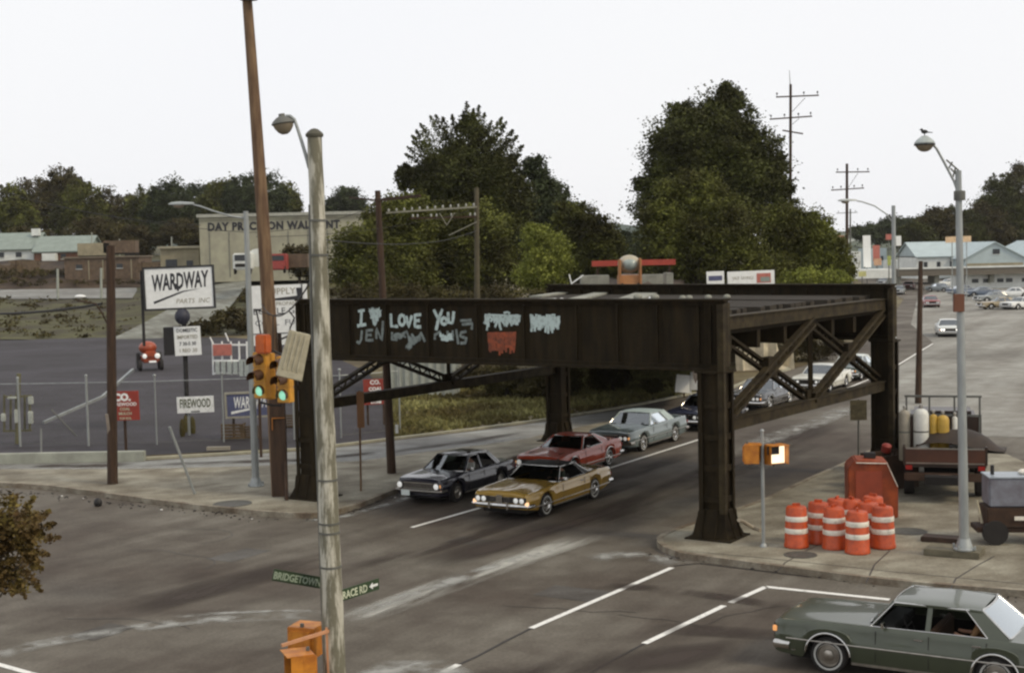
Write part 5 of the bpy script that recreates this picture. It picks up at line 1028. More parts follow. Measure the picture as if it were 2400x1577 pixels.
def luminaire_pole(label, base, top, rad, arm, lamp, cobra, m=steel, group=None, basebox=True, name='street_lamp'):
    r = empty(name, label, 'street lamp', base, 0, group); b = Vector(base)
    mb = MB(); mb.tube([(top - b) * t for t in np.linspace(0, 1, 8)], [rad[0] + (rad[1] - rad[0]) * t for t in np.linspace(0, 1, 8)], 16); mb.build('pole', m, r)
    if basebox: mb = MB(); mb.lathe([(rad[0] * 2.1, 0), (rad[0] * 2.1, 0.03), (rad[0] * 1.7, 0.06), (rad[0] * 1.15, 0.28)], 16); [mb.box((a * rad[0] * 1.6, c_ * rad[0] * 1.6, 0.07), (0.05, 0.05, 0.10)) for a in (-1, 1) for c_ in (-1, 1)]; mb.build('pole_base', m, r)
    mb = MB(); mb.tube([p - b for p in arm], 0.032, 8); mb.build('lamp_arm', m, r)
    l = lamp - b; ad = (arm[-1] - arm[-2]); yaw = math.atan2(ad.y, ad.x)
    if cobra:
        T = Matrix.Translation(l) @ Matrix.Rotation(yaw, 4, 'Z'); mb = MB(); secs = [(-0.05, 0.05, 0.05), (0.15, 0.11, 0.07), (0.45, 0.16, 0.09), (0.72, 0.13, 0.07), (0.82, 0.05, 0.03)]; rows = []
        for x, wy, hz in secs: rows.append([T @ Vector((x, wy * math.cos(a), hz * max(math.sin(a), -0.35))) for a in np.linspace(0, 2 * math.pi, 17)])
        mb.grid(rows); h_ = mb.build('lamp_head', mat('lamp_shell', (0.42, 0.44, 0.42), 0.4, 0.2), r)
        mb = MB(); mb.ball(T @ Vector((0.48, 0, -0.05)), (0.19, 0.13, 0.09), 14, 8); mb.build('lamp_glass', frost, h_)
    else:
        T = Matrix.Translation(l); mb = MB(); mb.lathe([(0.24, 0.0), (0.25, 0.03), (0.20, 0.10), (0.11, 0.17), (0.07, 0.20), (0.003, 0.21)], 22, T); h_ = mb.build('lamp_head', mat('lamp_shell2', (0.42, 0.46, 0.44), 0.4, 0.1), r)
        mb = MB(); mb.lathe([(0.225, -0.0), (0.21, -0.06), (0.15, -0.14), (0.08, -0.18), (0.003, -0.19)], 22, T); mb.build('lamp_glass', frost, h_)
        mb = MB(); mb.lathe([(0.235, -0.035), (0.255, -0.03), (0.255, 0.0), (0.235, 0.005)], 22, T, cap=False); mb.build('lamp_rim', blackm, h_)
    return r
# right steel lamp post, round luminaire with a bird on it
b0 = G(2260, 1287, 0.33); YR = b0.y
rl = luminaire_pole('tall steel lamp post with a round lamp, beside the work truck', b0, P(2246, 400, YR), (0.125, 0.075), [P(2249, 462, YR), P(2236, 425, YR), P(2215, 385, YR), P(2196, 350, YR), P(2186, 338, YR), P(2178, 336, YR)], P(2167, 338, YR), False)
mb = MB()
for a, b in [((2247, 400), (2218, 375)), ((2247, 415), (2228, 395)), ((2240, 392), (2232, 420)), ((2232, 380), (2222, 398)), ((2248, 438), (2236, 424))]: mb.tube([P(*a, YR) - b0, P(*b, YR) - b0], 0.022, 6)
mb.build('truss_brace', steel_d, rl)
mb = MB(); mb.lathe([(0.135, 0.0), (0.14, 0.03), (0.14, 0.22), (0.12, 0.24)], 14, Matrix.Translation(P(2249, 470, YR) - b0)); mb.build('collar', steel_d, rl)
mb = MB(); mb.box(P(2247, 710, YR - 0.14) - b0, (0.26, 0.10, 0.44)); mb.build('control_box', mat('brown_box', (0.16, 0.06, 0.03), 0.7), rl, bevel=0.01)
ft = MB(); c = G(2240, 1300, 0.15); ft.box((c.x, c.y + 0.1, 0.235), (1.35, 0.9, 0.17), R(-28)); tag(ft.build('lamp_footing', mat('footing_concrete', (0.17, 0.15, 0.10), 0.95, 0, 0.4, 3, bump=0.3), bevel=0.02), 'low concrete footing under the steel lamp post', 'footing')
dm = MB(); c = G(2205, 1268, 0.15); dm.box((c.x, c.y, 0.22), (0.95, 0.5, 0.14), R(-28)); tag(dm.build('steel_plate', mat('dark_rust_plate', (0.05, 0.028, 0.018), 0.8, 0, 0.4, 4), bevel=0.02), 'dark rusty steel block lying left of the lamp post', 'steel block')
bd = P(2165, 312, YR); bird = MB(); bird.ball((0, 0, 0.02), (0.085, 0.045, 0.05), 12, 8); bird.ball((-0.07, 0, 0.07), (0.036, 0.032, 0.034), 10, 7); bird.lathe([(0.012, 0), (0.001, 0.04)], 6, Matrix.Translation((-0.10, 0, 0.07)) @ Matrix.Rotation(R(-90), 4, 'Y')); bird.add([(0.06, -0.02, 0.02), (0.06, 0.02, 0.02), (0.20, 0.025, 0.0), (0.20, -0.025, 0.0), (0.06, 0, -0.01), (0.2, 0, -0.012)], [(0, 1, 2, 3), (0, 4, 5, 3), (1, 4, 5, 2), (3, 5, 2)]); bird.tube([(0, 0.02, -0.02), (0, 0.02, -0.07)], 0.006, 5); bird.tube([(0, -0.02, -0.02), (0, -0.02, -0.07)], 0.006, 5)
bo_ = bird.build('bird', mat('bird_feathers', (0.03, 0.03, 0.028), 0.8)); bo_.location = (P(2167, 338, YR).x, YR, P(2167, 338, YR).z + 0.28); tag(bo_, 'small dark bird perched on the round lamp of the right steel post', 'bird')
# left steel pole with cobra head
b1 = G(600, 1138, 0.15); YL = b1.y
luminaire_pole('pale steel street lamp on the island with a long cobra head over the lot', b1, P(576, 495, YL), (0.13, 0.085), [P(578, 512, YL), P(545, 508, YL), P(500, 495, YL), P(470, 484, YL), P(452, 480, YL)], P(452, 478, YL), True)
b3 = Vector(P(2097, 950, 66)); b3.z = 0
luminaire_pole('steel street lamp behind the far end of the bridge with its arm reaching left', b3, P(2094, 482, 66), (0.12, 0.09), [P(2095, 525, 66), P(2075, 500, 66), P(2050, 483, 66), P(2020, 473, 66), P(2008, 471, 66)], P(2005, 470, 66), True)
# wooden posts
def post(name, label, cat, b, t, r0, r1, m, group=None):
    r = empty(name, label, cat, b, 0, group); mb = MB(); b = Vector(b); mb.tube([(t - b) * k for k in np.linspace(0, 1, 8)], [r0 + (r1 - r0) * k for k in np.linspace(0, 1, 8)], 12); mb.build('pole', m, r); return r
pb1 = G(264, 1133, 0.15); pl_ = post('wooden_post', 'dark brown wooden post at the left of the island with a leaning board', 'utility pole', pb1, P(259, 575, pb1.y), 0.19, 0.15, wood_d)
mb = MB(); mb.tube([P(252, 760, pb1.y) - pb1, P(240, 735, pb1.y) - pb1, P(225, 712, pb1.y) - pb1, P(180, 704, pb1.y) - pb1], 0.03, 6); mb.build('lamp_arm', wood_d, pl_)
mb = MB(); mb.ball(P(188, 695, pb1.y) - pb1, (0.2, 0.1, 0.07), 12, 6); mb.build('lamp_head', wht, pl_)
mb = MB(); mb.beam(G(270, 1128, 0.15), P(250, 970, pb1.y - 0.35), 0.10, 0.03); tag(mb.build('board', mat('pale_board', (0.38, 0.32, 0.26), 0.8)), 'narrow pale board leaning against the dark wooden post', 'board')
wire('black cable running left from the dark wooden post', P(238, 712, pb1.y), P(-200, 722, pb1.y + 12), 0.3, 0.05)
b4 = G(918, 1108, 0.15); tpole = post('telegraph_pole', 'dark telegraph pole standing on the island in front of the graffiti girder', 'utility pole', b4, P(885, 447, b4.y), 0.165, 0.10, wood_d)
mb = MB(); mb.beam(P(880, 470, b4.y) - b4, P(985, 459, b4.y - 1.2) - b4, 0.09, 0.10); mb.beam(P(820, 463, b4.y + 1.2) - b4, P(886, 470, b4.y) - b4, 0.05, 0.05); mb.build('crossarm', wood_d, tpole)
mb = MB(); mb.box(P(930, 1005, b4.y - 0.1) - b4, (0.10, 0.10, 0.30)); mb.build('tag_box', wht, tpole)
dk_b = Vector((P(1118, 700, 50.5).x, 50.5, TOP - 0.62)); t2 = post('telegraph_pole', 'grey telegraph pole rising from the bridge deck with two long arms of insulators', 'utility pole', dk_b, P(1117, 440, 50.5), 0.10, 0.08, mat('grey_pole', (0.10, 0.085, 0.05), 0.9))
for k, (a, b) in enumerate([((905, 499), (1118, 485)), ((960, 512), (1118, 508))]):
    mb = MB(); mb.beam(P(*a, 50.3) - dk_b, P(*b, 50.3) - dk_b, 0.07, 0.06); co = mb.build('crossarm', mat('pale_timber', (0.26, 0.25, 0.19), 0.8) if k == 0 else wood_d, t2)
    mb = MB()
    for i in range(12 if k == 0 else 7):
        t = (0.03 + 0.085 * i) if k == 0 else (0.05, 0.12, 0.32, 0.40, 0.62, 0.90, 0.97)[i]; c = P(*a, 50.3).lerp(P(*b, 50.3), t) - dk_b + Vector((0, 0, 0.08)); mb.lathe([(0.02, -0.05), (0.035, -0.03), (0.032, 0.03), (0.018, 0.06)], 8, Matrix.Translation(c))
    mb.build('insulator', insul, co)
mb = MB(); 
for a, b in (((1047, 528), (1030, 500)), ((1047, 528), (1066, 499)), ((1118, 520), (1052, 552))): mb.tube([P(*a, 50.25) - dk_b, P(*b, 50.25) - dk_b], 0.02, 6)
mb.build('arm_brace', mat('pale_timber', (0.26, 0.25, 0.19), 0.8), t2)
def cross_pole(label, px, ytop, ybase, Y, arms, r0, m, zb=0.0):
    b = Vector((P(px, ybase, Y).x, Y, zb)); r = post('crossarm_pole', label, 'utility pole', b, P(px, ytop, Y), r0, r0 * 0.7, m, 'tall crossarm poles along the street')
    for (x0, y0, x1, y1, pins) in arms:
        mb = MB(); p, q = P(x0, y0, Y - 0.2), P(x1, y1, Y - 0.2); mb.beam(p - b, q - b, 0.11, 0.12); c_ = mb.build('crossarm', m, r); mb = MB()
        for t in pins: mb.tube([p.lerp(q, t) - b, p.lerp(q, t) - b + Vector((0, 0, 0.28))], 0.02, 5); mb.lathe([(0.05, 0.2), (0.08, 0.26), (0.08, 0.34), (0.03, 0.40)], 8, Matrix.Translation(p.lerp(q, t) - b))
        mb.build('insulator', blackm, c_)
    return r, b
def brace(r, b, a, c, Y): mb = MB(); mb.tube([P(*a, Y) - b, P(*c, Y) - b], 0.025, 5); mb.build('arm_brace', wood_d, r)
r1_, bb = cross_pole('nearer tall pole with two wide crossarms behind the great tree', 1853, 198, 900, 128, [(1819, 228, 1919, 224, (0.02, 0.65, 0.97)), (1804, 280, 1903, 273, (0.03, 0.35, 0.68, 0.97)), (1834, 306, 1882, 314, ())], 0.17, wood_d)
brace(r1_, bb, (1887, 230), (1857, 262), 128); brace(r1_, bb, (1873, 278), (1857, 292), 128)
mb = MB(); mb.tube([P(1852, 198, 128) - bb, P(1850, 165, 128) - bb], [0.04, 0.02], 5); mb.build('tip_rod', steel_d, r1_)
r2_, bb2 = cross_pole('farther pole with two crossarms above the second street lamp', 1985, 384, 760, 150, [(1959, 404, 2038, 403, (0.05, 0.65, 0.95)), (1948, 446, 2025, 441, (0.05, 0.3, 0.7, 0.95))], 0.2, wood_d)
brace(r2_, bb2, (2011, 406), (1988, 440), 150)
cross_pole('third pole, hazy and small, showing only its arms beside the farther pole', 1993, 490, 700, 260, [(1960, 500, 2010, 498, (0.1, 0.9))], 0.2, steel_d)
b5 = G(2152, 945); post('thin_pole', 'thin dark wooden pole standing alone on the wide paving behind the work truck', 'utility pole', b5, P(2158, 612, b5.y), 0.17, 0.11, wood_d)
for a, b, lb in [((0, 445, 60), (470, 528, 46), 'thin wire over the left trees dropping to the steel pole'), ((0, 450, 60), (577, 545, 49), 'second thin wire over the left trees'), ((577, 545, 49), (885, 480, 51), 'thin wire from the steel pole to the telegraph pole'), ((600, 555, 47), (1118, 490, 50.5), 'thin wire reaching the arms over the bridge deck'), ((740, 560, 22.6), (1118, 540, 50.5), 'thin wire from the weathered pole towards the arms over the deck')]:
    wire(lb, P(*a), P(*b), 0.25, 0.009, 'thin overhead wires')
# leaning broken post
c0 = G(457, 1157, 0.15); post('leaning_post', 'thin leaning post of a lost sign on the island', 'post', c0, P(397, 1000, c0.y - 0.4), 0.045, 0.05, steel)
b6 = G(846, 1150, 0.15); r = post('brown_signpost', 'thin post with a tall brown sign edge right of the weathered pole', 'signpost', b6, P(842, 915, b6.y), 0.035, 0.035, wood_r)
mb = MB(); mb.box(P(845, 960, b6.y - 0.06) - b6, (0.24, 0.03, 1.2)); mb.build('sign_panel', mat('rust_sign', (0.20, 0.09, 0.03), 0.7), r)
# pedestrian signals on the steel post by the right column
c0 = G(1790, 1281, 0.15); pp = post('signal_post', 'slim steel post in front of the right bridge column carrying two pedestrian signals', 'post', c0, P(1786, 1012, c0.y), 0.05, 0.045, steel)
mb = MB(); mb.ball(P(1786, 1010, c0.y) - c0, 0.06, 10, 6); mb.lathe([(0.10, 0.0), (0.10, 0.03), (0.055, 0.10)], 12); mb.build('fittings', steel, pp)
ped_signal('pedestrian_signal', 'orange pedestrian signal seen from the side on the slim steel post', P(1760, 1062, c0.y), R(75), 0.50)
ped_signal('pedestrian_signal', 'pedestrian signal with a bright white lit window on the slim steel post', P(1818, 1064, c0.y), R(18), 0.52, lens=mat('lit_white_window', (0.7, 0.6, 0.4), 0.3, emis=(1.0, 0.86, 0.6), estr=1.2))
mb = MB(); mb.box(P(1812, 1055, c0.y - 0.14), (0.34, 0.03, 0.22), R(18)); tag(mb.build('signal_mask', blackm), 'black mask over the upper part of the lit pedestrian signal', 'mask')
mb = MB(); mb.tube([G(1732, 1218, 0.75), G(1742, 1222, 0.55), G(1765, 1236, 0.35), G(1782, 1242, 0.32)], 0.055, 8); tag(mb.build('bent_pipe', mat('pale_pipe', (0.35, 0.30, 0.22), 0.6)), 'short bent pale pipe between the right column and the slim steel post', 'pipe')
# sign back on a post by the far right column
c0 = G(2012, 1082, 0.15); r = post('signpost', 'signpost with the weathered back of a square sign left of the far right column', 'signpost', c0, P(2012, 935, c0.y), 0.035, 0.035, steel_d)
mb = MB(); mb.box(P(2012, 961, c0.y - 0.05) - c0, (0.60, 0.02, 0.72)); mb.build('sign_panel', mat('sign_back', (0.13, 0.11, 0.06), 0.8, 0, 0.5, 7), r)

# ------------------------------------------------------------------ signs of the lot
redm = mat('sign_red', (0.30, 0.035, 0.02), 0.6, 0, 0.2, 4); bluem = mat('sign_blue', (0.09, 0.10, 0.19), 0.6, 0, 0.2, 4); inkm = mat('sign_ink', (0.03, 0.03, 0.035), 0.6); faint = mat('faded_ink', (0.33, 0.30, 0.22), 0.7); ltred = mat('faded_red', (0.50, 0.16, 0.12), 0.6)
def board(name, label, x0, y0, x1, y1, Y, m, frame=None, yaw=0.0, posts=(), cat='sign', th=0.08, zg=0.0, post_m=None):
    c = P((x0 + x1) / 2, (y0 + y1) / 2, Y); k = Y / F; w_, h_ = (x1 - x0) * k, (y1 - y0) * k
    b = Vector((c.x, Y, zg)); r = empty(name, label, cat, b); T = Matrix.Translation(c - b) @ Matrix.Rotation(yaw - ROLL * 0, 4, 'Z') @ Matrix.Rotation(-0.02, 4, 'Y')
    mb = MB(); mb.box((0, 0, 0), (w_, th, h_), M=T); mb.build('panel', m, r, bevel=0.004)
    if frame:
        mb = MB(); f_ = 0.09
        for s in (-1, 1): mb.box((0, 0, 0), (w_ + 2 * f_, th + 0.06, f_), M=T @ Matrix.Translation((0, 0, s * (h_ / 2 + f_ / 2)))); mb.box((0, 0, 0), (f_, th + 0.06, h_), M=T @ Matrix.Translation((s * (w_ / 2 + f_ / 2), 0, 0)))
        mb.build('frame', frame, r)
    for px in posts:
        x = (px - (x0 + x1) / 2) * k; mb = MB(); mb.beam((x, 0.06 + th / 2, 0), (x, 0.06 + th / 2, (c - b).z - h_ / 2 + 0.3), 0.10, 0.10, (0, 1, 0)); mb.build('post', post_m or wood_d, r)
    Ft = T @ Matrix.Translation((0, -th / 2 - 0.004, 0)) @ Matrix.Rotation(math.pi / 2, 4, 'X')
    return r, Ft, w_, h_, k
r, Ft, w_, h_, k = board('shop_sign', 'big white framed WARDWAY sign on a dark pole in the lot', 341, 628, 499, 721, 65.3, wht, mat('frame_dark', (0.03, 0.03, 0.03), 0.6), posts=(), zg=0)
text('WARDWAY', 0.74, inkm, r, Ft @ Matrix.Translation((0.05, -0.03, 0)) @ Matrix.Rotation(0.05, 4, 'Z'), fit=2.65, bold=0.03, shear=0.18)
mb = MB(); mb.prism([(-1.22, -0.60), (-1.18, -0.70), (0.2, -0.20), (1.0, -0.06), (0.15, -0.15)], 0.008, Ft); mb.prism([(-0.10, 0.10), (0.0, 0.10), (0.12, -0.22), (0.06, -0.27)], 0.008, Ft @ Matrix.Translation((-0.12, 0.1, 0.002))); mb.build('swoosh', inkm, r)
text('PARTS  INC', 0.22, faint, r, Ft @ Matrix.Translation((0.6, -0.72, 0)), shear=0.2)
mb = MB(); bz = P(425, 722, 65.4).z; mb.tube([(0.12, 0.2, 0), (0.12, 0.2, bz + 0.4)], 0.11, 10); mb.tube([(-1.75, 0.1, 4.0), (-1.75, 0.1, 7.5)], 0.07, 8); mb.build('post', blackm, r)
mb = MB(); mb.ball((0.1, 0.0, P(425, 742, 65.3).z), (0.36, 0.36, 0.38), 14, 10); mb.build('round_motor', mat('blue_black', (0.03, 0.032, 0.05), 0.6), r)
kk = 65.0 / F; c = P(434, 800, 65.0); mb = MB(); mb.box((c.x - r.location.x - 0.30, 0.22, c.z), (1.55, 0.42, 1.30)); mb.build('box_sign_side', blackm, r)
T = Matrix.Translation((c.x - r.location.x + 0.05, -0.02, c.z)) @ Matrix.Rotation(-0.03, 4, 'Y'); mb = MB(); mb.box((0, 0, 0), (1.22, 0.05, 1.34), M=T); ob = mb.build('hours_panel', wht, r)
for i, s_ in enumerate(['DOMESTIC', 'IMPORTED', '7 30-5 30', '1 REO .50']): text(s_, 0.17, faint if i % 2 else inkm, r, T @ Matrix.Translation((0, -0.03, 0.42 - 0.31 * i)) @ Matrix.Rotation(math.pi / 2, 4, 'X'), sx=0.85, bold=0.004)
r, Ft, w_, h_, k = board('firewood_sign', 'white FIREWOOD sign on a short post behind the wire fence', 415, 929, 501, 967, 63.5, wht, posts=(440,), post_m=steel)
text('FIREWOOD', 0.40, mat('olive_ink', (0.10, 0.11, 0.05), 0.6), r, Ft @ Matrix.Translation((0, -0.12, 0)), fit=w_ * 0.84, bold=0.012)
mb = MB(); mb.prism([(-0.2, -0.28), (0.2, -0.28), (0.2, -0.33), (-0.2, -0.33)], 0.004, Ft); mb.build('underline', inkm, r)
r, Ft, w_, h_, k = board('wardway_sign', 'dark blue WARDWAY sign with a pale edge behind the wire fence', 532, 922, 640, 974, 62.5, bluem, mat('pale_edge', (0.36, 0.34, 0.27), 0.7), posts=(545, 630))
text('WARDWAY', 0.50, wht, r, Ft @ Matrix.Translation((0.1, -0.12, 0)), fit=w_ * 0.82, bold=0.015, shear=0.15)
mb = MB(); mb.prism([(-0.85, -0.40), (-0.85, -0.28), (-0.1, -0.16), (0.4, -0.16)], 0.004, Ft); mb.build('swoosh', wht, r)
r, Ft, w_, h_, k = board('red_sign', 'red company sign with white lettering right of the dark wooden post', 262, 916, 327, 985, 58.5, redm, posts=(290,), yaw=-0.1)
text('CO.', 0.30, wht, r, Ft @ Matrix.Translation((-0.12, 0.22, 0)), bold=0.025)
for i, (s_, hh) in enumerate([('FIREWOOD', 0.14), ('COAL', 0.12), ('MULCH', 0.12), ('TOP SOIL', 0.09)]): text(s_, hh, cream if i else wht, r, Ft @ Matrix.Translation((-0.02, 0.0 - 0.19 * i, 0)), bold=0.004)
r, Ft, w_, h_, k = board('orange_sign', 'orange-red sign with white lettering behind the dark telegraph pole', 852, 888, 903, 948, 66, redm, posts=(860, 898), yaw=0.15)
for i, s_ in enumerate(['CO.', 'COAL', 'MULCH', 'STONE']): text(s_, 0.20 - 0.03 * i, wht, r, Ft @ Matrix.Translation((0.05, 0.36 - 0.30 * i, 0)), bold=0.012)
r, Ft, w_, h_, k = board('price_board', 'large white advertising board reading BOTTLE GAS behind the tall leaning pole', 588, 668, 722, 808, 56, wht, posts=(600, 712), th=0.12)
text('BOTTLE GAS', 0.25, inkm, r, Ft @ Matrix.Translation((0.0, 0.05, 0)), fit=w_ * 0.90); text('COAL  FUEL', 0.22, mat('grey_ink', (0.16, 0.16, 0.17), 0.6), r, Ft @ Matrix.Translation((0.0, -0.40, 0)), fit=w_ * 0.86)
text('PROPANE', 0.15, faint, r, Ft @ Matrix.Translation((0.35, 0.38, 0))); text('SUPPLY', 0.26, faint, r, Ft @ Matrix.Translation((0.1, 0.82, 0)))
mb = MB(); mb.prism([(-0.25, 0.58), (-0.25, 0.66), (0.75, 0.74), (0.72, 1.05), (0.95, 1.05), (0.95, 0.58)], 0.004, Ft); mb.box((0, 0, 0), (w_, 0.03, 0.02), M=Ft @ Matrix.Translation((0, -0.72, 0.01))); mb.box((0, 0, 0), (0.04, h_, 0.02), M=Ft @ Matrix.Translation((0.95, 0, 0.013))); mb.build('board_stripes', inkm, r)
# wire fence of the lot
fence = empty('wire_fence', 'galvanised wire fence with steel posts along the front of the lot', 'fence', G(205, 1047)); fo = fence.location.copy()
fp = [G(*q) for q in ((-260, 1052), (-120, 1049), (48, 1047), (208, 1045), (368, 1042), (525, 1036), (690, 1030), (800, 1026), (938, 1012))]
for i, p in enumerate(fp):
    mb = MB(); hgt = 3.0 if i not in (3,) else 3.05; mb.tube([p - fo, p - fo + Vector((0, 0, hgt))], 0.055 if i in (2, 3) else 0.035, 8); mb.ball(p - fo + Vector((0, 0, hgt)), 0.07, 8, 6); mb.build('post', steel, fence)
rl_ = MB(); me_ = MB()
for a, b in zip(fp[:-1], fp[1:]):
    for z in (2.75,): rl_ = MB(); rl_.tube([a - fo + Vector((0, 0, z)), b - fo + Vector((0, 0, z))], 0.022, 6); rl_.build('rail', steel, fence)
    rl_ = MB(); rl_.tube([a - fo + Vector((0, 0, 0.12)), b - fo + Vector((0, 0, 0.12))], 0.010, 5); rl_.build('bottom_wire', steel_d, fence)
    L = (b - a).length; n = int(L / 0.45); d = (b - a).normalized()
    for i in range(-6, n + 1):
        for s in (1, -1):
            x0 = i * 0.45; x1 = x0 + 2.6
            if s < 0: x0, x1 = x1, x0
            z0, z1 = 0.1, 2.7; ta, tb = x0, x1
            if min(ta, tb) < 0 or max(ta, tb) > L:
                lo__, hi__ = (max(0, min(L, ta)), max(0, min(L, tb))); z0_, z1_ = z0 + (z1 - z0) * (lo__ - ta) / (tb - ta), z0 + (z1 - z0) * (hi__ - ta) / (tb - ta); ta, tb, z0, z1 = lo__, hi__, z0_, z1_
            if abs(ta - tb) > 0.05: me_.beam(a + d * ta - fo + Vector((0, 0.01 * s, z0)), a + d * tb - fo + Vector((0, 0.01 * s, z1)), 0.005, 0.005)
me_.build('wire_mesh', steel_d, fence, smooth=False)
gt = empty('gate_bar', 'long pale diagonal bar of the raised lot gate', 'gate', G(100, 1040)); go_ = gt.location.copy(); mb = MB(); mb.beam(P(102, 990, 61) - go_, P(240, 930, 64) - go_, 0.10, 0.12); mb.beam(P(240, 930, 64) - go_, P(312, 866, 68) - go_, 0.12, 0.12); mb.build('bar', steel, gt)
mb = MB(); mb.tube([P(180, 1022, 61) - go_, P(120, 960, 61) - go_], 0.03, 6); mb.tube([G(97, 1085) - go_, P(96, 1005, 59) - go_], 0.04, 6); mb.build('stay', steel_d, gt)
pumpm = mat('pump_white', (0.5, 0.52, 0.46), 0.6)
pu = empty('equipment_stand', 'rusty framed stand with white fittings at the far left of the lot fence', 'equipment', G(45, 1035)); po = pu.location.copy(); mb = MB()
for x in (10, 25, 38, 58, 70): mb.tube([P(x, 1010, 62) - po, P(x, 925, 62) - po], 0.05, 6)
mb.beam(P(8, 930, 62) - po, P(74, 928, 62) - po, 0.1, 0.08); mb.beam(P(8, 1010, 62) - po, P(74, 1008, 62) - po, 0.1, 0.08); mb.tube([G(40, 1040) - po, P(44, 875, 62) - po], 0.10, 8); mb.build('frame', mat('olive_frame', (0.14, 0.13, 0.07), 0.8), pu)
mb = MB()
for x, y, w__, h__ in ((72, 978, 0.2, 0.55), (8, 978, 0.2, 0.35), (28, 932, 0.4, 0.1), (72, 938, 0.22, 0.35), (38, 975, 0.14, 0.6)): mb.box(P(x, y, 61.8) - po, (w__, 0.15, h__))
mb.build('white_fitting', pumpm, pu, bevel=0.03)
lw = MB(); a, b = G(-300, 1092), G(340, 1080); lw.beam(a + Vector((0, 0, 0.2)), b + Vector((0, 0, 0.2)), 0.35, 0.42); tag(lw.build('low_wall', mat('wall_concrete', (0.36, 0.37, 0.31), 0.9, 0, 0.3, 1.5), bevel=0.02), 'low pale concrete wall in front of the lot at the left', 'wall')
rk = empty('bottle_rack', 'white wire rack with a red panel standing in the lot', 'rack', G(540, 885)); ro_ = rk.location.copy(); YK = ro_.y; mb = MB()
for x in (500, 522, 543, 562, 580):
    mb.tube([P(x, 878, YK) - ro_, P(x - 2, 800, YK) - ro_], 0.06, 6)
for y in (808, 845, 875): mb.beam(P(498, y, YK) - ro_, P(582, y, YK) - ro_, 0.08, 0.12)
mb.tube([P(492, 790, YK) - ro_, P(500, 806, YK) - ro_], 0.05, 5); mb.tube([P(528, 780, YK) - ro_, P(536, 800, YK) - ro_], 0.05, 5); mb.build('frame', wht, rk)
mb = MB(); mb.box(P(521, 820, YK - 0.2) - ro_, (1.25, 0.06, 0.75)); mb.build('red_panel', ltred, rk)
mb = MB()
for i, x in enumerate((510, 524, 538, 552, 566, 578)): mb.box(P(x, 862, YK - 0.15) - ro_, (0.26, 0.2, 0.85 if i < 4 else 1.1))
mb.build('white_crates', mat('crate_white', (0.42, 0.46, 0.43), 0.7, 0, 0.3, 6), rk)
# small red tractor in the lot
tc_ = G(352, 866); tr2 = empty('tractor', 'small orange-red tractor with white lamps parked in the lot under the big white sign', 'tractor', tc_, R(20)); rp = mat('tractor_red', (0.36, 0.07, 0.025), 0.4, 0, 0.3, 3)
mb = MB(); mb.box((0, 0, 0.85), (1.2, 1.7, 0.6)); mb.box((0, -0.5, 1.15), (0.9, 1.0, 0.5)); mb.build('body', rp, tr2, bevel=0.12)
mb = MB(); mb.ball((-0.1, 0.2, 1.6), (0.65, 0.65, 0.48), 14, 8); mb.build('cab', rp, tr2)
mb = MB(); mb.ball((-0.45, -1.0, 1.05), (0.16, 0.06, 0.18), 10, 6); mb.ball((0.45, -1.0, 1.05), (0.2, 0.06, 0.2), 10, 6); mb.box((0.1, -1.05, 0.65), (0.5, 0.05, 0.12)); mb.build('lamp', lens_w, tr2)
for sx in (-1, 1):
    for sy, rr in ((-0.6, 0.38), (0.7, 0.62)): mb = MB(); mb.lathe([(rr * 0.5, -0.12), (rr, -0.12), (rr, 0.12), (rr * 0.5, 0.12)], 18, Matrix.Translation((sx * 0.75, sy, rr)) @ Matrix.Rotation(R(90), 4, 'Y')); mb.build('wheel', rubber, tr2)
# crates / junk by the fence
jk = mat('junk_brown', (0.13, 0.085, 0.04), 0.85, 0, 0.5, 3)
for i, (x, y, w__, h__) in enumerate([(548, 1028, 1.0, 0.7), (588, 1026, 0.9, 0.55), (700, 1000, 1.4, 0.6)]):
    c = G(x, y); mb = MB()
    for s_ in range(5): mb.box((0, -h__ * 0.4, 0.08 + s_ * h__ / 5), (w__, 0.03, h__ / 7)); mb.box((-w__ / 2 + 0.02, 0, 0.08 + s_ * h__ / 5), (0.03, h__ * 0.8, h__ / 7)); mb.box((w__ / 2 - 0.02, 0, 0.08 + s_ * h__ / 5), (0.03, h__ * 0.8, h__ / 7))
    mb.box((0, 0, 0.03), (w__, h__ * 0.8, 0.04)); o = mb.build('wooden_crate', jk); o.location = (c.x, c.y, 0); tag(o, ['slatted brown crate under the left half of the dark blue sign', 'slatted brown crate under the right half of the dark blue sign', 'slatted brown crate right of the tall leaning pole by the fence'][i], 'crate', 'crates along the lot fence')
wb_ = MB(); c = G(512, 1057); wb_.box((c.x, c.y, 0.12), (0.95, 0.2, 0.14)); tag(wb_.build('parking_block', mat('block', (0.33, 0.30, 0.24), 0.9)), 'pale concrete parking block at the edge of the lot', 'parking block')
for i, (x, y) in enumerate([(436, 1012), (452, 1015), (428, 1022)]):
    c = G(x, y); o = MB().ball((0, 0, 0.3), (0.14, 0.14, 0.5), 8, 8).build('potted_shrub', lf_brown); o.location = (c.x, c.y, 0); tag(o, ['tuft right at the foot of the FIREWOOD sign post', 'tuft just right of the FIREWOOD sign post', 'tuft just left of the FIREWOOD sign post'][i], 'plant', 'dark tufts under the FIREWOOD sign')
bag = MB(); bag.ball((0, 0, 0.12), (0.14, 0.12, 0.16), 10, 7); o = bag.build('trash_bag', blackm); c = G(230, 1186); o.location = (c.x, c.y, 0); tag(o, 'small black bag lying in the road beside the island kerb', 'bag')

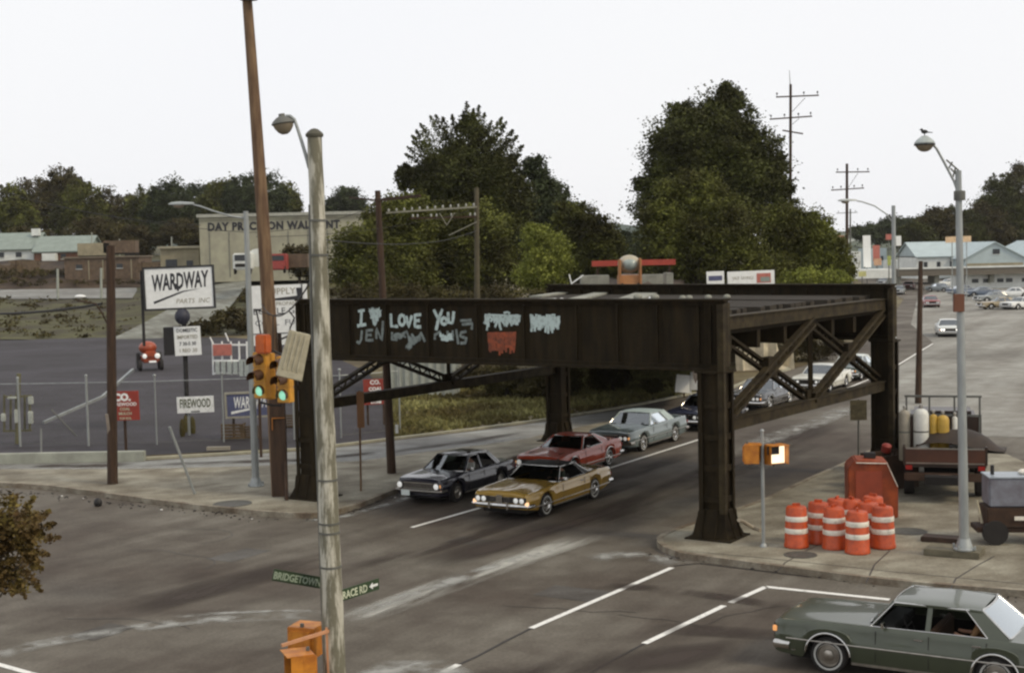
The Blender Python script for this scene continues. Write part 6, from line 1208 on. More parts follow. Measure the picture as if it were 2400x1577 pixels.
# ------------------------------------------------------------------ buildings
wallm = mat('warehouse_wall', (0.40, 0.385, 0.28), 0.9, 0, 0.25, 0.6, col2=(0.29, 0.275, 0.21)); roofg = mat('green_roof', (0.25, 0.295, 0.26), 0.7, 0, 0.2, 1); whitew = mat('white_wall', (0.74, 0.76, 0.72), 0.8, 0, 0.2, 0.8); brick = mat('brick_wall', (0.20, 0.10, 0.065), 0.9, 0, 0.3, 3); winm = mat('window_dark', (0.03, 0.035, 0.04), 0.2); tan = mat('tan_wall', (0.34, 0.30, 0.20), 0.9, 0, 0.3, 0.8); bluer = mat('pale_blue_roof', (0.43, 0.51, 0.52), 0.7, 0, 0.15, 0.5); brownw = mat('brown_wall', (0.15, 0.105, 0.07), 0.9, 0, 0.4, 1.5)
def bld(name, label, x0, ytop, x1, ybot, Y, depth, m, zg=None, cat='building'):
    p, q = P(x0, ytop, Y), P(x1, ytop, Y); zt = (p.z + q.z) / 2; zb_ = P((x0 + x1) / 2, ybot, Y).z if zg is None else zg
    c = Vector(((p.x + q.x) / 2, Y, zb_)); w_ = q.x - p.x; r = empty(name, label, cat, c); mb = MB(); mb.box((0, depth / 2, (zt - zb_) / 2 - 0.5), (w_, depth, zt - zb_ + 1.0)); mb.build('wall', m, r, smooth=False); return r, w_, zt - zb_
r, w_, h_ = bld('warehouse', 'long pale warehouse with black lettering along its top', 466, 506, 882, 640, 190, 30, wallm)
mb = MB(); mb.box((0, 14.9, h_ + 0.22), (w_ + 0.5, 30.6, 0.42)); mb.build('parapet', mat('parapet', (0.42, 0.42, 0.36), 0.8), r); mb = MB(); mb.box((0, -0.08, h_ - 0.25), (w_, 0.1, 0.25)); mb.build('gutter', wallm, r)
text('DAY PRECISION WALPAINT', 1.05, inkm, r, Matrix.Translation((-w_ / 2 + w_ * 0.42, -0.06, h_ - 1.75)) @ Matrix.Rotation(math.pi / 2, 4, 'X'), fit=w_ * 0.745, bold=0.07, sp=1.12)
for i in range(9): mb = MB(); mb.box((-w_ / 2 + w_ * (i + 0.5) / 9, -0.04, h_ / 2 - 1.2), (0.10, 0.06, h_ - 1.6)); mb.build('wall_seam', mat('seam', (0.2, 0.2, 0.17), 0.9), r)
r, w_, h_ = bld('storage_building', 'low tan storage building left of the warehouse', 375, 582, 466, 640, 200, 14, tan); mb = MB(); mb.box((0, 6.9, h_ + 0.15), (w_ + 0.6, 14.8, 0.3)); mb.build('roof', mat('tan_roof', (0.40, 0.36, 0.26), 0.8), r)
mb = MB(); mb.box((-1.2, -0.05, 1.0), (1.6, 0.06, 1.9)); mb.box((1.4, -0.05, 1.4), (0.9, 0.06, 0.7)); mb.build('door', winm, r)
def gable(name, label, x0, x1, yeave, yridge, ybot, Y, depth, wm, rm, along=True):
    p, q = P(x0, yeave, Y), P(x1, yeave, Y); zb_ = P((x0 + x1) / 2, ybot, Y).z; ze = (p.z + q.z) / 2; zr = P((x0 + x1) / 2, yridge, Y).z; c = Vector(((p.x + q.x) / 2, Y, zb_)); w_ = q.x - p.x; r = empty(name, label, 'house', c); he, hr = ze - zb_, zr - zb_
    mb = MB(); mb.box((0, depth / 2, he / 2 - 0.5), (w_, depth, he + 1.0))
    if not along: mb.add([(-w_ / 2, 0.0, he), (w_ / 2, 0.0, he), (0, 0.0, hr - 0.1), (-w_ / 2, depth, he), (w_ / 2, depth, he), (0, depth, hr - 0.1)], [(0, 1, 2), (3, 5, 4)])
    mb.build('wall', wm, r, smooth=False); mb = MB(); o_ = 0.4; t = 0.18
    if along: sec = [(-o_, he - 0.1), (depth / 2, hr), (depth + o_, he - 0.1)]; mb.grid([[Vector((x, y, z)) for y, z in sec] for x in (-w_ / 2 - o_, w_ / 2 + o_)]); mb.grid([[Vector((x, y, z - t)) for y, z in sec] for x in (-w_ / 2 - o_, w_ / 2 + o_)]); [mb.grid([[Vector((x, y, z)) for y, z in sec], [Vector((x, y, z - t)) for y, z in sec]]) for x in (-w_ / 2 - o_, w_ / 2 + o_)]; mb.add([(-w_ / 2, 0, he - .2), (-w_ / 2, depth, he - .2), (-w_ / 2, depth / 2, hr - .2), (w_ / 2, 0, he - .2), (w_ / 2, depth, he - .2), (w_ / 2, depth / 2, hr - .2)], [(0, 1, 2), (3, 4, 5)])
    else: sec = [(-w_ / 2 - o_, he - 0.1), (0, hr), (w_ / 2 + o_, he - 0.1)]; mb.grid([[Vector((x, y, z)) for x, z in sec] for y in (-o_, depth + o_)]); mb.grid([[Vector((x, y, z - t)) for x, z in sec] for y in (-o_, depth + o_)]); mb.grid([[Vector((x, -o_, z)) for x, z in sec], [Vector((x, -o_, z - t)) for x, z in sec]])
    mb.build('roof', rm, r, smooth=False); return r, w_, he, hr
def wins(r, xs, z, w_, h_, m=winm, nm='window'):
    for x in xs: mb = MB(); mb.box((x, -0.03, z), (w_, 0.08, h_)); f_ = mb.build(nm, m, r); mb = MB(); mb.box((x, -0.075, z - h_ / 2), (w_ + 0.16, 0.1, 0.08)); mb.build('sill', whitew, f_)
r, w_, he, hr = gable('house', 'pale house with a grey-green roof at the far left edge', -60, 78, 584, 545, 612, 240, 10, whitew, roofg); wins(r, (-3.5, -0.5, 2.5), he * 0.5, 1.0, 0.9)
mb = MB(); mb.box((w_ / 2 - 0.6, 3.5, hr), (1.3, 0.9, 1.2)); mb.build('chimney', whitew, r)
r, w_, he, hr = gable('house', 'house with a green gable roof and brick front next to the pale-roofed house', 80, 205, 588, 552, 615, 236, 9, brick, roofg); wins(r, (-2.8, 0.4), he * 0.5, 0.8, 0.9); mb = MB(); mb.box((-1.6, -0.8, he * 0.4), (2.2, 1.5, he * 0.8)); mb.build('porch', whitew, r, bevel=0.03)
r, w_, h_ = bld('brick_shed', 'brown wall of a low building behind the wooden post', 150, 604, 325, 655, 219, 8, brownw); mb = MB(); mb.box((0, 4, h_ + 0.1), (w_ + 0.4, 8.6, 0.2)); mb.build('roof', mat('shed_roof', (0.22, 0.18, 0.13), 0.9), r); wins(r, (-3.5, 2.8), h_ * 0.6, 0.9, 0.7)
for i, x in enumerate((-2.0, 0.2, 4.6)): mb = MB(); mb.box((x, -0.03, h_ * 0.45), (0.16, 0.08, h_ * 0.9)); mb.build('buttress', tan, r)
for i, (x, y0, y1) in enumerate([(135, 630, 745), (237, 628, 745), (215, 545, 600), (280, 560, 605), (402, 555, 600)]):
    Y = 188 if i < 2 else 232; b = P(x, y1, Y); post('hill_post', ['pale post on the hillside left of the dark wooden post', 'pale post directly left of the dark wooden post on the hillside', 'thin post by the green gable roof', 'thin post behind the brown low building', 'thin post behind the tan storage building'][i], 'post', b - Vector((0, 0, 1.0)), P(x, y0, Y), 0.20 if i < 2 else 0.12, 0.16 if i < 2 else 0.1, mat('pale_post', (0.36, 0.38, 0.33), 0.8), 'posts on the hillside')
# trucks on the hillside
r = empty('box_truck', 'truck with a red cab and dark body on the hillside behind the tall leaning pole', 'truck', P(655, 640, 165)); mb = MB(); mb.box((0, 0, 1.3), (1.9, 2.2, 1.9)); mb.box((0, -1.3, 0.9), (1.7, 0.8, 1.0)); mb.build('cab', mat('cab_red', (0.36, 0.06, 0.05), 0.5), r, bevel=0.12)
mb = MB(); mb.box((0, -1.12, 1.75), (1.5, 0.06, 0.6)); mb.build('windshield', winm, r); mb = MB(); mb.box((1.6, 2.8, 1.4), (3.2, 3.4, 1.6)); mb.build('load_body', brownw, r)
for sx in (-0.8, 0.8): mb = MB(); mb.lathe([(0.2, -0.12), (0.42, -0.12), (0.42, 0.12), (0.2, 0.12)], 16, Matrix.Translation((sx, -1.1, 0.42)) @ Matrix.Rotation(R(90), 4, 'Y')); mb.build('wheel', rubber, r)
r = empty('tank_truck', 'white truck between the warehouse and the pale steel lamp post', 'truck', P(572, 642, 170)); mb = MB(); mb.box((0, 0, 1.5), (2.2, 2.4, 2.0)); mb.build('cab', whitew, r, bevel=0.15); mb = MB(); mb.box((0, -1.22, 1.95), (1.7, 0.06, 0.7)); mb.build('windshield', winm, r); mb = MB(); mb.tube([(1.4, 1.0, 1.9), (1.4, 6, 1.9)], 1.1, 16); mb.build('tank', whitew, r); mb = MB(); mb.box((0, -1.25, 1.05), (1.6, 0.05, 0.4)); mb.build('grille', dark_in, r)
for sx in (-0.9, 0.9): mb = MB(); mb.lathe([(0.2, -0.12), (0.45, -0.12), (0.45, 0.12), (0.2, 0.12)], 16, Matrix.Translation((sx, -0.7, 0.45)) @ Matrix.Rotation(R(90), 4, 'Y')); mb.build('wheel', rubber, r)
# shed under the bridge, stone mound, panels
r, w_, h_ = bld('white_shed', 'pale ribbed shed seen under the left half of the bridge', 905, 800, 1072, 936, 79, 5, mat('ribbed_wall', (0.33, 0.35, 0.31), 0.8, 0, 0.2, 1), zg=0)
mb = MB()
for i in range(9): mb.box((-w_ / 2 + w_ * (i + 0.5) / 9, -0.03, h_ / 2), (0.22, 0.07, h_ * 0.96))
mb.build('wall_rib', mat('rib_pale', (0.42, 0.44, 0.38), 0.8), r); mb = MB(); mb.box((0, 2.5, h_ + 0.06), (w_ + 0.5, 5.6, 0.14)); mb.build('roof', roofg, r)
mb = MB(); rg = np.random.default_rng(4); rows = []
for i in range(9):
    t = i / 8; a_ = []
    for j in range(13): u = j / 12; x = P(1722 + 130 * u, 880, 92).x; z = (3.9 * (math.sin(math.pi * min(1, u * 1.1 + 0.08)) ** 0.5 if u < 0.95 else 0.3)) * (1 - t ** 2); a_.append(Vector((x + rg.normal() * .1, 92 - 0.6 + t * 6 + rg.normal() * .12 - (1 - t) * 0.0, max(-0.2, z + rg.normal() * .12))))
    if i == 0: rows.append([Vector((v.x, v.y - 0.3, -0.2)) for v in a_])
    rows.append(a_)
mb.grid(rows); tag(mb.build('stone_mound', mat('pale_stone', (0.62, 0.55, 0.40), 0.95, 0, 0.4, 1.5, bump=0.8, bscale=3), ang=25), 'pale stone mound seen through the bracing of the right bridge columns', 'stone mound')
for i, (x, y, yw, w__) in enumerate([(1603, 899, 0.3, 0.95), (1634, 893, -0.2, 0.72)]):
    c = P(x, y, 75); mb = MB(); mb.box((0, 0, 0), (w__, 0.05, 0.95), M=Matrix.Rotation(yw, 4, 'Z') @ Matrix.Rotation(0.12 if i == 0 else 0, 4, 'Y')); o = mb.build('blank_sign', wht); o.location = c; tag(o, ['larger tilted blank white sign panel left of the right bridge column', 'smaller upright blank white sign panel beside the tilted one'][i], 'sign'); mb = MB(); mb.beam((0, 0.05, -0.4), (0, 0.05, -c.z), 0.08, 0.06, (0, 1, 0)); mb.build('post', wood_d, o)
# on and behind the bridge deck
slabm = mat('broken_concrete', (0.30, 0.30, 0.25), 0.9, 0, 0.4, 1.5)
for i, (x0, x1, y0, y1, Y, lb) in enumerate([(1362, 1428, 646, 668, 84, 'left pale concrete block behind the bridge deck'), (1505, 1560, 644, 668, 84, 'pale concrete block right of the orange machine'), (1562, 1578, 640, 664, 80, 'small pale block at the end of the row behind the deck')]):
    r, w_, h_ = bld('concrete_block', lb, x0, y0, x1, y1 + 16, Y, 1.6, slabm, cat='concrete block'); r['group'] = 'concrete blocks behind the bridge'
for i, (a, b, w__) in enumerate([((1255, 690, 54), (1350, 666, 60), 0.5), ((1350, 698, 50), (1420, 672, 58), 0.6), ((1470, 702, 48), (1530, 668, 58), 0.9), ((1170, 697, 50), (1300, 688, 51), 0.35), ((1400, 700, 49), (1475, 696, 49), 0.5)]):
    p, q = P(*a), P(*b); p.z = q.z = TOP - 0.36; mb = MB(); mb.beam(p, q, w__, 0.07); tag(mb.build('loose_plate', slabm), ['pale plank at the left end of the deck behind the graffiti', 'pale plate left of the orange machine on the deck', 'wide grey plate leading to the orange machine', 'narrow pale plank near the left edge of the deck', 'short pale plate near the middle of the girder'][i], 'plank', 'loose plates on the bridge deck')
for i, (x, y, m) in enumerate([(1165, 698, wht), (1300, 694, wht), (1316, 692, wht), (1528, 698, wht), (1600, 690, slabm), (1615, 702, slabm), (1660, 700, slabm), (1704, 706, slabm), (1495, 722, slabm), (1535, 720, slabm)]):
    c = P(x, y, 47.5); 
    if i >= 8: c = on_girder(x, 704, 0.1)
    c.z = TOP - 0.30 if i < 8 else TOP + 0.05; o = MB().ball((0, 0, 0), (0.13, 0.10, 0.09), 8, 5).build('rubble_lump', m); o.location = c; tag(o, 'lump of pale rubble lying along the top of the bridge', 'rubble', 'pale rubble lumps on the bridge')
# orange machine
oc = P(1477, 690, 80); om = empty('rail_machine', 'orange machine with a rounded windscreen standing on the railway bank', 'machine', oc); orm = mat('machine_orange', (0.48, 0.22, 0.08), 0.5, 0, 0.3, 4)
mb = MB(); mb.box((0, 0.6, 0.72), (1.25, 1.6, 0.75)); mb.box((-0.58, 0, 1.25), (0.12, 0.9, 1.5)); mb.box((0.58, 0, 1.1), (0.12, 0.9, 1.9)); mb.build('body', orm, om, bevel=0.04)
mb = MB(); mb.ball((0, 0.3, 1.72), (0.66, 0.6, 0.52), 20, 12); mb.build('cab', mat('cab_cream', (0.45, 0.40, 0.30), 0.5), om); mb = MB(); mb.ball((0, 0.05, 1.70), (0.50, 0.42, 0.38), 20, 12); mb.build('windscreen', mat('windscreen_pale', (0.33, 0.38, 0.35), 0.15, 0, 0.3, 3), om)
mb = MB(); mb.box((0, -0.25, 0.45), (0.5, 0.12, 0.26)); mb.build('step', wht, om)
for sx in (-0.5, 0.5): mb = MB(); mb.lathe([(0.15, -0.1), (0.34, -0.1), (0.34, 0.1), (0.15, 0.1)], 14, Matrix.Translation((sx, -0.1, 0.34)) @ Matrix.Rotation(R(90), 4, 'Y')); mb.build('wheel', rubber, om)
c = P(1485, 616, 86); mb = MB(); mb.box((0, 0, 0), (5.1, 0.25, 0.34)); o = mb.build('red_beam', mat('beam_red', (0.36, 0.045, 0.025), 0.6)); o.location = c; tag(o, 'long red horizontal beam behind the orange machine', 'beam'); mb = MB(); [mb.beam((x, 0.1, 0), (x, 0.1, -2.4), 0.12, 0.12, (0, 1, 0)) for x in (-2.2, 2.2)]; mb.build('leg', wood_d, o)
c = P(1340, 668, 62); o = MB().beam((0, 0, 0), (0, 0, 0.6), 0.05, 0.05).beam((0, 0, 0.55), (0.52, 0, 0.9), 0.05, 0.10, (0, 1, 0)).beam((0, 0, 0.5), (-0.10, 0, 0.95), 0.05, 0.10, (0, 1, 0)).build('broken_signal_arm', wht); o.location = (c.x, c.y, TOP - 0.62); tag(o, 'small white V-shaped broken arm standing on the left end of the deck', 'sign')
r, Ft, w_, h_, k = board('billboard', 'small white billboard with a blue band right of the railway bank', 1656, 636, 1697, 668, 96, wht, posts=(1665, 1690)); mb = MB(); mb.box((0, 0, 0), (w_ * 0.78, h_ * 0.35, 0.02), M=Ft); mb.build('blue_band', bluem, r)
r, Ft, w_, h_, k = board('billboard', 'long white billboard with a red and green picture at its right end', 1705, 635, 1815, 667, 98, wht, posts=(1715, 1800)); mb = MB(); mb.box((0, 0, 0), (w_ * 0.30, h_ * 0.7, 0.02), M=Ft @ Matrix.Translation((w_ * 0.27, -h_ * 0.05, 0))); mb.build('red_picture', ltred, r); mb = MB(); mb.box((0, 0, 0), (w_ * 0.20, h_ * 0.35, 0.02), M=Ft @ Matrix.Translation((w_ * 0.30, -h_ * 0.15, 0.006))); mb.build('green_picture', roofg, r); text('SALE  SAVINGS', 0.22, faint, r, Ft @ Matrix.Translation((-w_ * 0.17, -0.1, 0)), fit=w_ * 0.45)
# ------------------------------------------------------------------ the far right
r, w_, he, hr = gable('blue_roofed_hall', 'long hall with a pale blue roof seen left of the steel lamp post', 2150, 2262, 600, 566, 640, 270, 14, whitew, bluer); wins(r, (-3, -0.5, 2.0, 3.5), he * 0.5, 0.7, 1.1)
r, w_, he, hr = gable('gabled_hall', 'wide pale blue gabled hall right of the steel lamp post', 2262, 2400, 604, 566, 645, 262, 20, bluer, bluer, False); wins(r, (0.3,), he + 1.1, 1.3, 1.0); mb = MB(); mb.box((0, -0.06, he * 0.45), (w_ * 0.96, 0.1, he * 0.5)); mb.build('shop_front', tan, r); wins(r, (-3.6, -2.0, 0.5, 3), he * 0.45, 1.2, 0.8)
r, w_, he, hr = gable('gabled_hall', 'second pale blue gabled hall cut by the right edge of the picture', 2390, 2560, 604, 562, 645, 266, 20, bluer, bluer, False)
r, w_, h_ = bld('white_diner', 'long white flat-roofed building with dark windows at the far right', 2262, 642, 2460, 672, 240, 8, whitew); wins(r, (-5.5, -3.6, -1.2, 0.3, 3.0, 5.0), h_ * 0.5, 1.1, 0.7); mb = MB(); mb.box((0, 3.8, h_ + 0.2), (w_ + 1.0, 9, 0.35)); mb.build('roof', mat('pale_roof_edge', (0.5, 0.5, 0.46), 0.8), r)
r, w_, h_ = bld('viaduct', 'long low dark bridge crossing the street in the distance', 2105, 627, 2480, 630, 238, 6, mat('viaduct_wall', (0.16, 0.14, 0.11), 0.9), cat='bridge')
mb = MB(); mb.box((0, -0.1, h_ + 0.1), (w_, 0.15, 0.3)); mb.build('rail', whitew, r)
for i, x in enumerate((2110, 2200, 2330)): mb = MB(); c = P(x, 636, 238) - r.location; mb.box((c.x, 3, -1.2), (0.8, 4, 2.4)); mb.build('pier', slabm, r)
r, w_, h_ = bld('gas_canopy', 'flat white gas station canopy far up the street', 2000, 632, 2100, 638, 230, 8, whitew, cat='canopy')
for x in (-3, 3): mb = MB(); mb.beam((x, 3, 0), (x, 3, -4), 0.25, 0.25); mb.build('post', steel, r)
for i, (x0, y0, x1, y1, Y, m, lb) in enumerate([(2023, 552, 2041, 627, 235, wht, 'tall narrow white sign far up the street'), (2046, 575, 2062, 612, 240, ltred, 'pinkish-red sign right of the tall narrow white sign'), (2048, 606, 2066, 622, 238, mat('peach', (0.55, 0.33, 0.2), 0.6), 'small peach sign below the pinkish-red sign'), (2076, 549, 2090, 562, 225, ltred, 'small red and white sign top left of the second steel lamp'), (2100, 553, 2112, 576, 225, wht, 'small white sign right of the second steel lamp'), (1957, 552, 1979, 562, 220, mat('peach', (0.55, 0.33, 0.2), 0.6), 'small cream sign left of the farther crossarm pole'), (2012, 636, 2030, 648, 150, mat('yellow_sign', (0.62, 0.60, 0.25), 0.6), 'small pale yellow sign just over the far girder'), (2080, 600, 2088, 622, 200, mat('lime', (0.4, 0.45, 0.12), 0.6), 'tiny green-yellow sign left of the second steel lamp')]):
    board('street_billboard', lb, x0, y0, x1, y1, Y, m, posts=((x0 + x1) / 2,), post_m=steel_d)[0]['group'] = 'signs far up the street'
for i, (x0, y0, x1, y1, Y, m, lb) in enumerate([(1975, 590, 2018, 634, 300, whitew, 'pale block building left of the tall narrow white sign'), (2042, 582, 2078, 634, 320, bluer, 'pale bluish building between the street signs'), (1980, 560, 2040, 595, 480, whitew, 'hazy white building up the far hill'), (2045, 545, 2072, 560, 600, slabm, 'tiny grey building on the far hill'), (2105, 610, 2150, 636, 300, whitew, 'small white building right of the second steel lamp')]):
    r, w_, h_ = bld('distant_building', lb, x0, y0, x1, y1, Y, 12, m); wins(r, (-w_ * 0.25, w_ * 0.2), h_ * 0.55, w_ * 0.16, h_ * 0.2); r['group'] = 'pale buildings far up the street'
c0 = P(2222, 662, 190); ysg = board('arch_sign', 'yellow-topped double post sign around the steel lamp post', 2216, 554, 2276, 568, 190, mat('yellow_top', (0.78, 0.56, 0.34), 0.6), posts=(2232, 2266), post_m=steel)[0]
# ------------------------------------------------------------------ works on the right pavement
borange = mat('barrel_orange', (0.52, 0.075, 0.012), 0.45, 0, 0.25, 6, col2=(0.30, 0.040, 0.008), lo=0.3, hi=0.6); reflect = mat('reflective_band', (0.75, 0.70, 0.60), 0.5, 0, 0.4, 7, lo=0.3, hi=0.5)
proto = empty('traffic_barrel', 'x', 'traffic barrel', (0, 0, 0)); mb = MB(); HB = 1.13
mb.lathe([(0.30, 0.0), (0.325, 0.02), (0.32, 0.10), (0.305, 0.12), (0.305, 0.34), (0.295, 0.355), (0.295, 0.58), (0.285, 0.60), (0.285, 0.82), (0.272, 0.84), (0.268, 1.02), (0.24, 1.07), (0.10, 1.09), (0.003, 1.09)], 24); mb.build('drum', borange, proto)
for z0, r0 in ((0.385, 0.298), (0.70, 0.289)):
    mb = MB(); mb.lathe([(r0, z0), (r0 + 0.003, z0 + 0.005), (r0 - 0.001, z0 + 0.13), (r0 - 0.005, z0 + 0.135)], 24, cap=False); mb.build('reflective_band', reflect, proto)
mb = MB(); mb.box((0, 0, 1.12), (0.20, 0.05, 0.07)); mb.build('handle', borange, proto)
BL = [((1867, 1281), 'leftmost orange and white barrel of the front row'), ((1956, 1284), 'orange and white barrel third from the left in front'), ((2010, 1295), 'largest orange and white barrel, nearest the kerb'), ((2070, 1283), 'rightmost orange and white barrel of the front row'), ((1916, 1271), 'barrel squeezed between the leftmost and the third one'), ((2036, 1272), 'barrel showing only a strip between the largest and the rightmost one'),
      ((1962, 1262), 'barrel in the back row behind the third one'), ((1998, 1264), 'barrel in the back row behind the largest one'), ((2044, 1262), 'barrel at the back right with a white band showing under the orange box')]
for i, ((x, y), lb) in enumerate(BL):
    c = G(x, y, 0.15); c.z = 0.15 if i != 8 else 0.22
    if i == 0: proto.location = c; proto['label'] = lb; proto['group'] = 'orange and white traffic barrels'; o = proto
    else: o = dup(proto, c, 0.7 * i, lb); o.rotation_euler = (0.03 * math.sin(3.1 * i), 0.03 * math.cos(2.3 * i), 0.7 * i)
# orange box behind the barrels
c = G(2040, 1205, 0.15); ob_ = empty('orange_hopper', 'orange metal hopper with a white edge stripe behind the striped barrels', 'hopper', c, R(-8)); oo = mat('hopper_orange', (0.33, 0.058, 0.008), 0.6, 0, 0.35, 3, col2=(0.17, 0.028, 0.005))
mb = MB(); mb.prism([(-0.68, 0), (0.72, 0), (0.72, 0.9), (0.42, 1.62), (-0.45, 1.66), (-0.68, 1.45)], 1.1, Matrix.Translation((0, 0.55, 0)) @ Matrix.Rotation(R(90), 4, 'X')); mb.build('body', oo, ob_, bevel=0.03)
mb = MB(); mb.box((-0.1, -0.57, 0.8), (0.75, 0.04, 1.1)); mb.build('panel', mat('hopper_panel', (0.30, 0.05, 0.018), 0.6), ob_, bevel=0.01)
mb = MB(); mb.beam((0.40, -0.575, 1.60), (0.70, -0.575, 0.92), 0.02, 0.11, (0, 1, 0)); mb.beam((-0.45, -0.57, 1.60), (0.38, -0.57, 1.58), 0.02, 0.07, (0, 1, 0)); mb.build('stripe', reflect, ob_)
mb = MB(); mb.box((0.0, 0.1, 1.72), (0.32, 0.3, 0.16)); mb.build('engine', blackm, ob_, bevel=0.02)
# work truck seen from behind
tk = G(2215, 1172, 0.15); th_ = R(74); truck = empty('work_truck', 'dark red-brown work truck seen from behind, loaded with gas cylinders', 'truck', tk, th_); truck.scale = (1.15, 1.2, 1.12)
tm_ = mat('truck_brown', (0.036, 0.016, 0.006), 0.5, 0, 0.4, 2, col2=(0.018, 0.008, 0.003), coat=0.2)
def tl(x, y, z): return Vector((x, y, z))
mb = MB(); mb.box((1.4, 0, 0.95), (2.9, 2.0, 0.10)); mb.box((1.4, -1.0, 1.22), (2.9, 0.06, 0.5)); mb.box((1.4, 1.0, 1.22), (2.9, 0.06, 0.5)); mb.box((2.85, 0, 1.45), (0.06, 2.0, 1.0)); mb.build('bed', tm_, truck, bevel=0.01)
mb = MB(); mb.box((-0.03, 0, 1.2), (0.06, 1.95, 0.46)); tg = mb.build('tailgate', mat('tailgate_red', (0.085, 0.03, 0.014), 0.4, 0, 0.3, 3), truck, bevel=0.015); mb = MB(); mb.box((-0.075, 0, 1.42), (0.03, 1.9, 0.04)); mb.box((-0.075, 0, 1.02), (0.03, 1.9, 0.03)); mb.build('tailgate_rail', dullchrome, tg)
mb = MB(); mb.box((-0.14, 0, 0.66), (0.14, 2.0, 0.22)); mb.build('bumper', mat('dark_bumper', (0.10, 0.06, 0.04), 0.4, 0.5), truck, bevel=0.03); mb = MB(); mb.box((-0.22, 0, 0.66), (0.015, 0.30, 0.15)); mb.build('license_plate', mat('plate_dim', (0.33, 0.22, 0.16), 0.6), truck)
for s in (-1, 1): mb = MB(); mb.box((-0.07, s * 0.88, 0.90), (0.05, 0.16, 0.12)); mb.build('tail_light', lens_r, truck)
mb = MB(); mb.box((3.9, 0, 1.15), (1.8, 1.95, 1.0)); mb.box((3.7, 0, 1.8), (1.3, 1.7, 0.55)); mb.box((5.4, 0, 0.95), (1.3, 1.85, 0.6)); mb.build('cab', tm_, truck, bevel=0.10); mb = MB(); mb.box((3.03, 0, 1.84), (0.04, 1.4, 0.36)); mb.build('rear_window', winm, truck)
mb = MB(); mb.box((2.2, 0, 0.62), (5.6, 1.0, 0.22)); mb.build('chassis', under, truck)
for x in (0.9, 5.0):
    for s in (-1, 1): mb = MB(); mb.lathe([(0.2, -0.13), (0.40, -0.13), (0.42, -0.08), (0.42, 0.08), (0.40, 0.13), (0.2, 0.13)], 20, Matrix.Translation((x, s * 0.88, 0.42)) @ Matrix.Rotation(R(90), 4, 'X')); w_o = mb.build('wheel', rubber, truck); mb = MB(); mb.lathe([(0.22, -0.10), (0.2, 0.10)], 14, Matrix.Translation((x, s * 0.90, 0.42)) @ Matrix.Rotation(R(90), 4, 'X')); mb.build('rim', dullchrome, w_o)
mb = MB()
for y in (-0.95, -0.3, 0.35, 0.95): mb.beam((2.70, y, 1.4), (2.70, y, 2.55), 0.05, 0.05)
mb.beam((2.70, -1, 2.55), (2.70, 1, 2.55), 0.06, 0.06); mb.beam((2.70, -1, 2.0), (2.70, 1, 2.0), 0.05, 0.05); mb.build('rack', steel_d, truck)
wcyl = mat('cylinder_white', (0.66, 0.66, 0.60), 0.4, 0, 0.2, 4); ycyl = mat('cylinder_yellow', (0.48, 0.30, 0.04), 0.45, 0, 0.3, 4); gcyl = mat('cylinder_grey', (0.30, 0.27, 0.21), 0.5, 0, 0.3, 4)
for i, (px, yt, yb, r0, m, lb) in enumerate([(2159, 957, 1040, 0.23, wcyl, 'big white gas cylinder standing on the truck bed'), (2210, 972, 1035, 0.19, ycyl, 'yellow gas cylinder right of the big white one on the truck bed'), (2188, 970, 1038, 0.12, ycyl, 'slim yellow gas cylinder between the white and the wider yellow one'), (2120, 960, 1035, 0.17, gcyl, 'greyish gas cylinder left of the big white one'), (2238, 975, 1020, 0.08, wcyl, 'slim white gas cylinder at the right end of the row')]):
    Y = tk.y + 0.75 + 0.05 * i; b = P(px, yb, Y); h = P(px, yt, Y).z - b.z; z0 = tk.z + 1.12; h = h + (b.z - z0); b.z = z0
    r = empty('gas_cylinder', lb, 'gas cylinder', b, 0, 'gas cylinders on the truck'); mb = MB(); mb.lathe([(r0 * 0.9, 0), (r0, 0.03), (r0, h - r0 * 0.8), (r0 * 0.85, h - r0 * 0.35), (r0 * 0.5, h - 0.02), (0.03, h)], 20); mb.build('tank', m, r); mb = MB(); mb.lathe([(0.03, h - 0.02), (0.03, h + 0.05), (0.055, h + 0.055), (0.05, h + 0.12), (0.01, h + 0.13)], 10); mb.build('valve', dullchrome, r)
    mb = MB(); mb.lathe([(r0 + 0.004, h * 0.55), (r0 + 0.007, h * 0.56), (r0 + 0.004, h * 0.58)], 20, cap=False); mb.build('strap', steel_d, r)
# dark tarp heap over the load
tp0 = Vector((tk.x + 0.75, tk.y + 0.75, 1.62)); rows = []
for i in range(11):
    u = i / 10; rr = []
    for j in range(9):
        v = j / 8; hgt = 0.62 * math.sin(math.pi * min(1, 0.12 + u * 0.95)) ** 0.7 * (math.sin(math.pi * (0.06 + v * 0.88)) ** 0.6); rr.append(Vector(((u - 0.5) * 2.6, (v - 0.5) * 1.5, hgt + 0.05 * math.sin(7 * u + 5 * v))))
    rows.append(rr)
mb = MB(); mb.grid(rows); mb.grid([[Vector((v.x, v.y, -0.02)) for v in r_] for r_ in rows]); o = mb.build('tarp', mat('dark_tarp', (0.034, 0.019, 0.009), 0.7, 0, 0.5, 3), ang=60); o.location = tp0; o.rotation_euler = (0, 0, R(-22)); tag(o, 'dark brown tarp heaped over the load of the work truck', 'tarp')
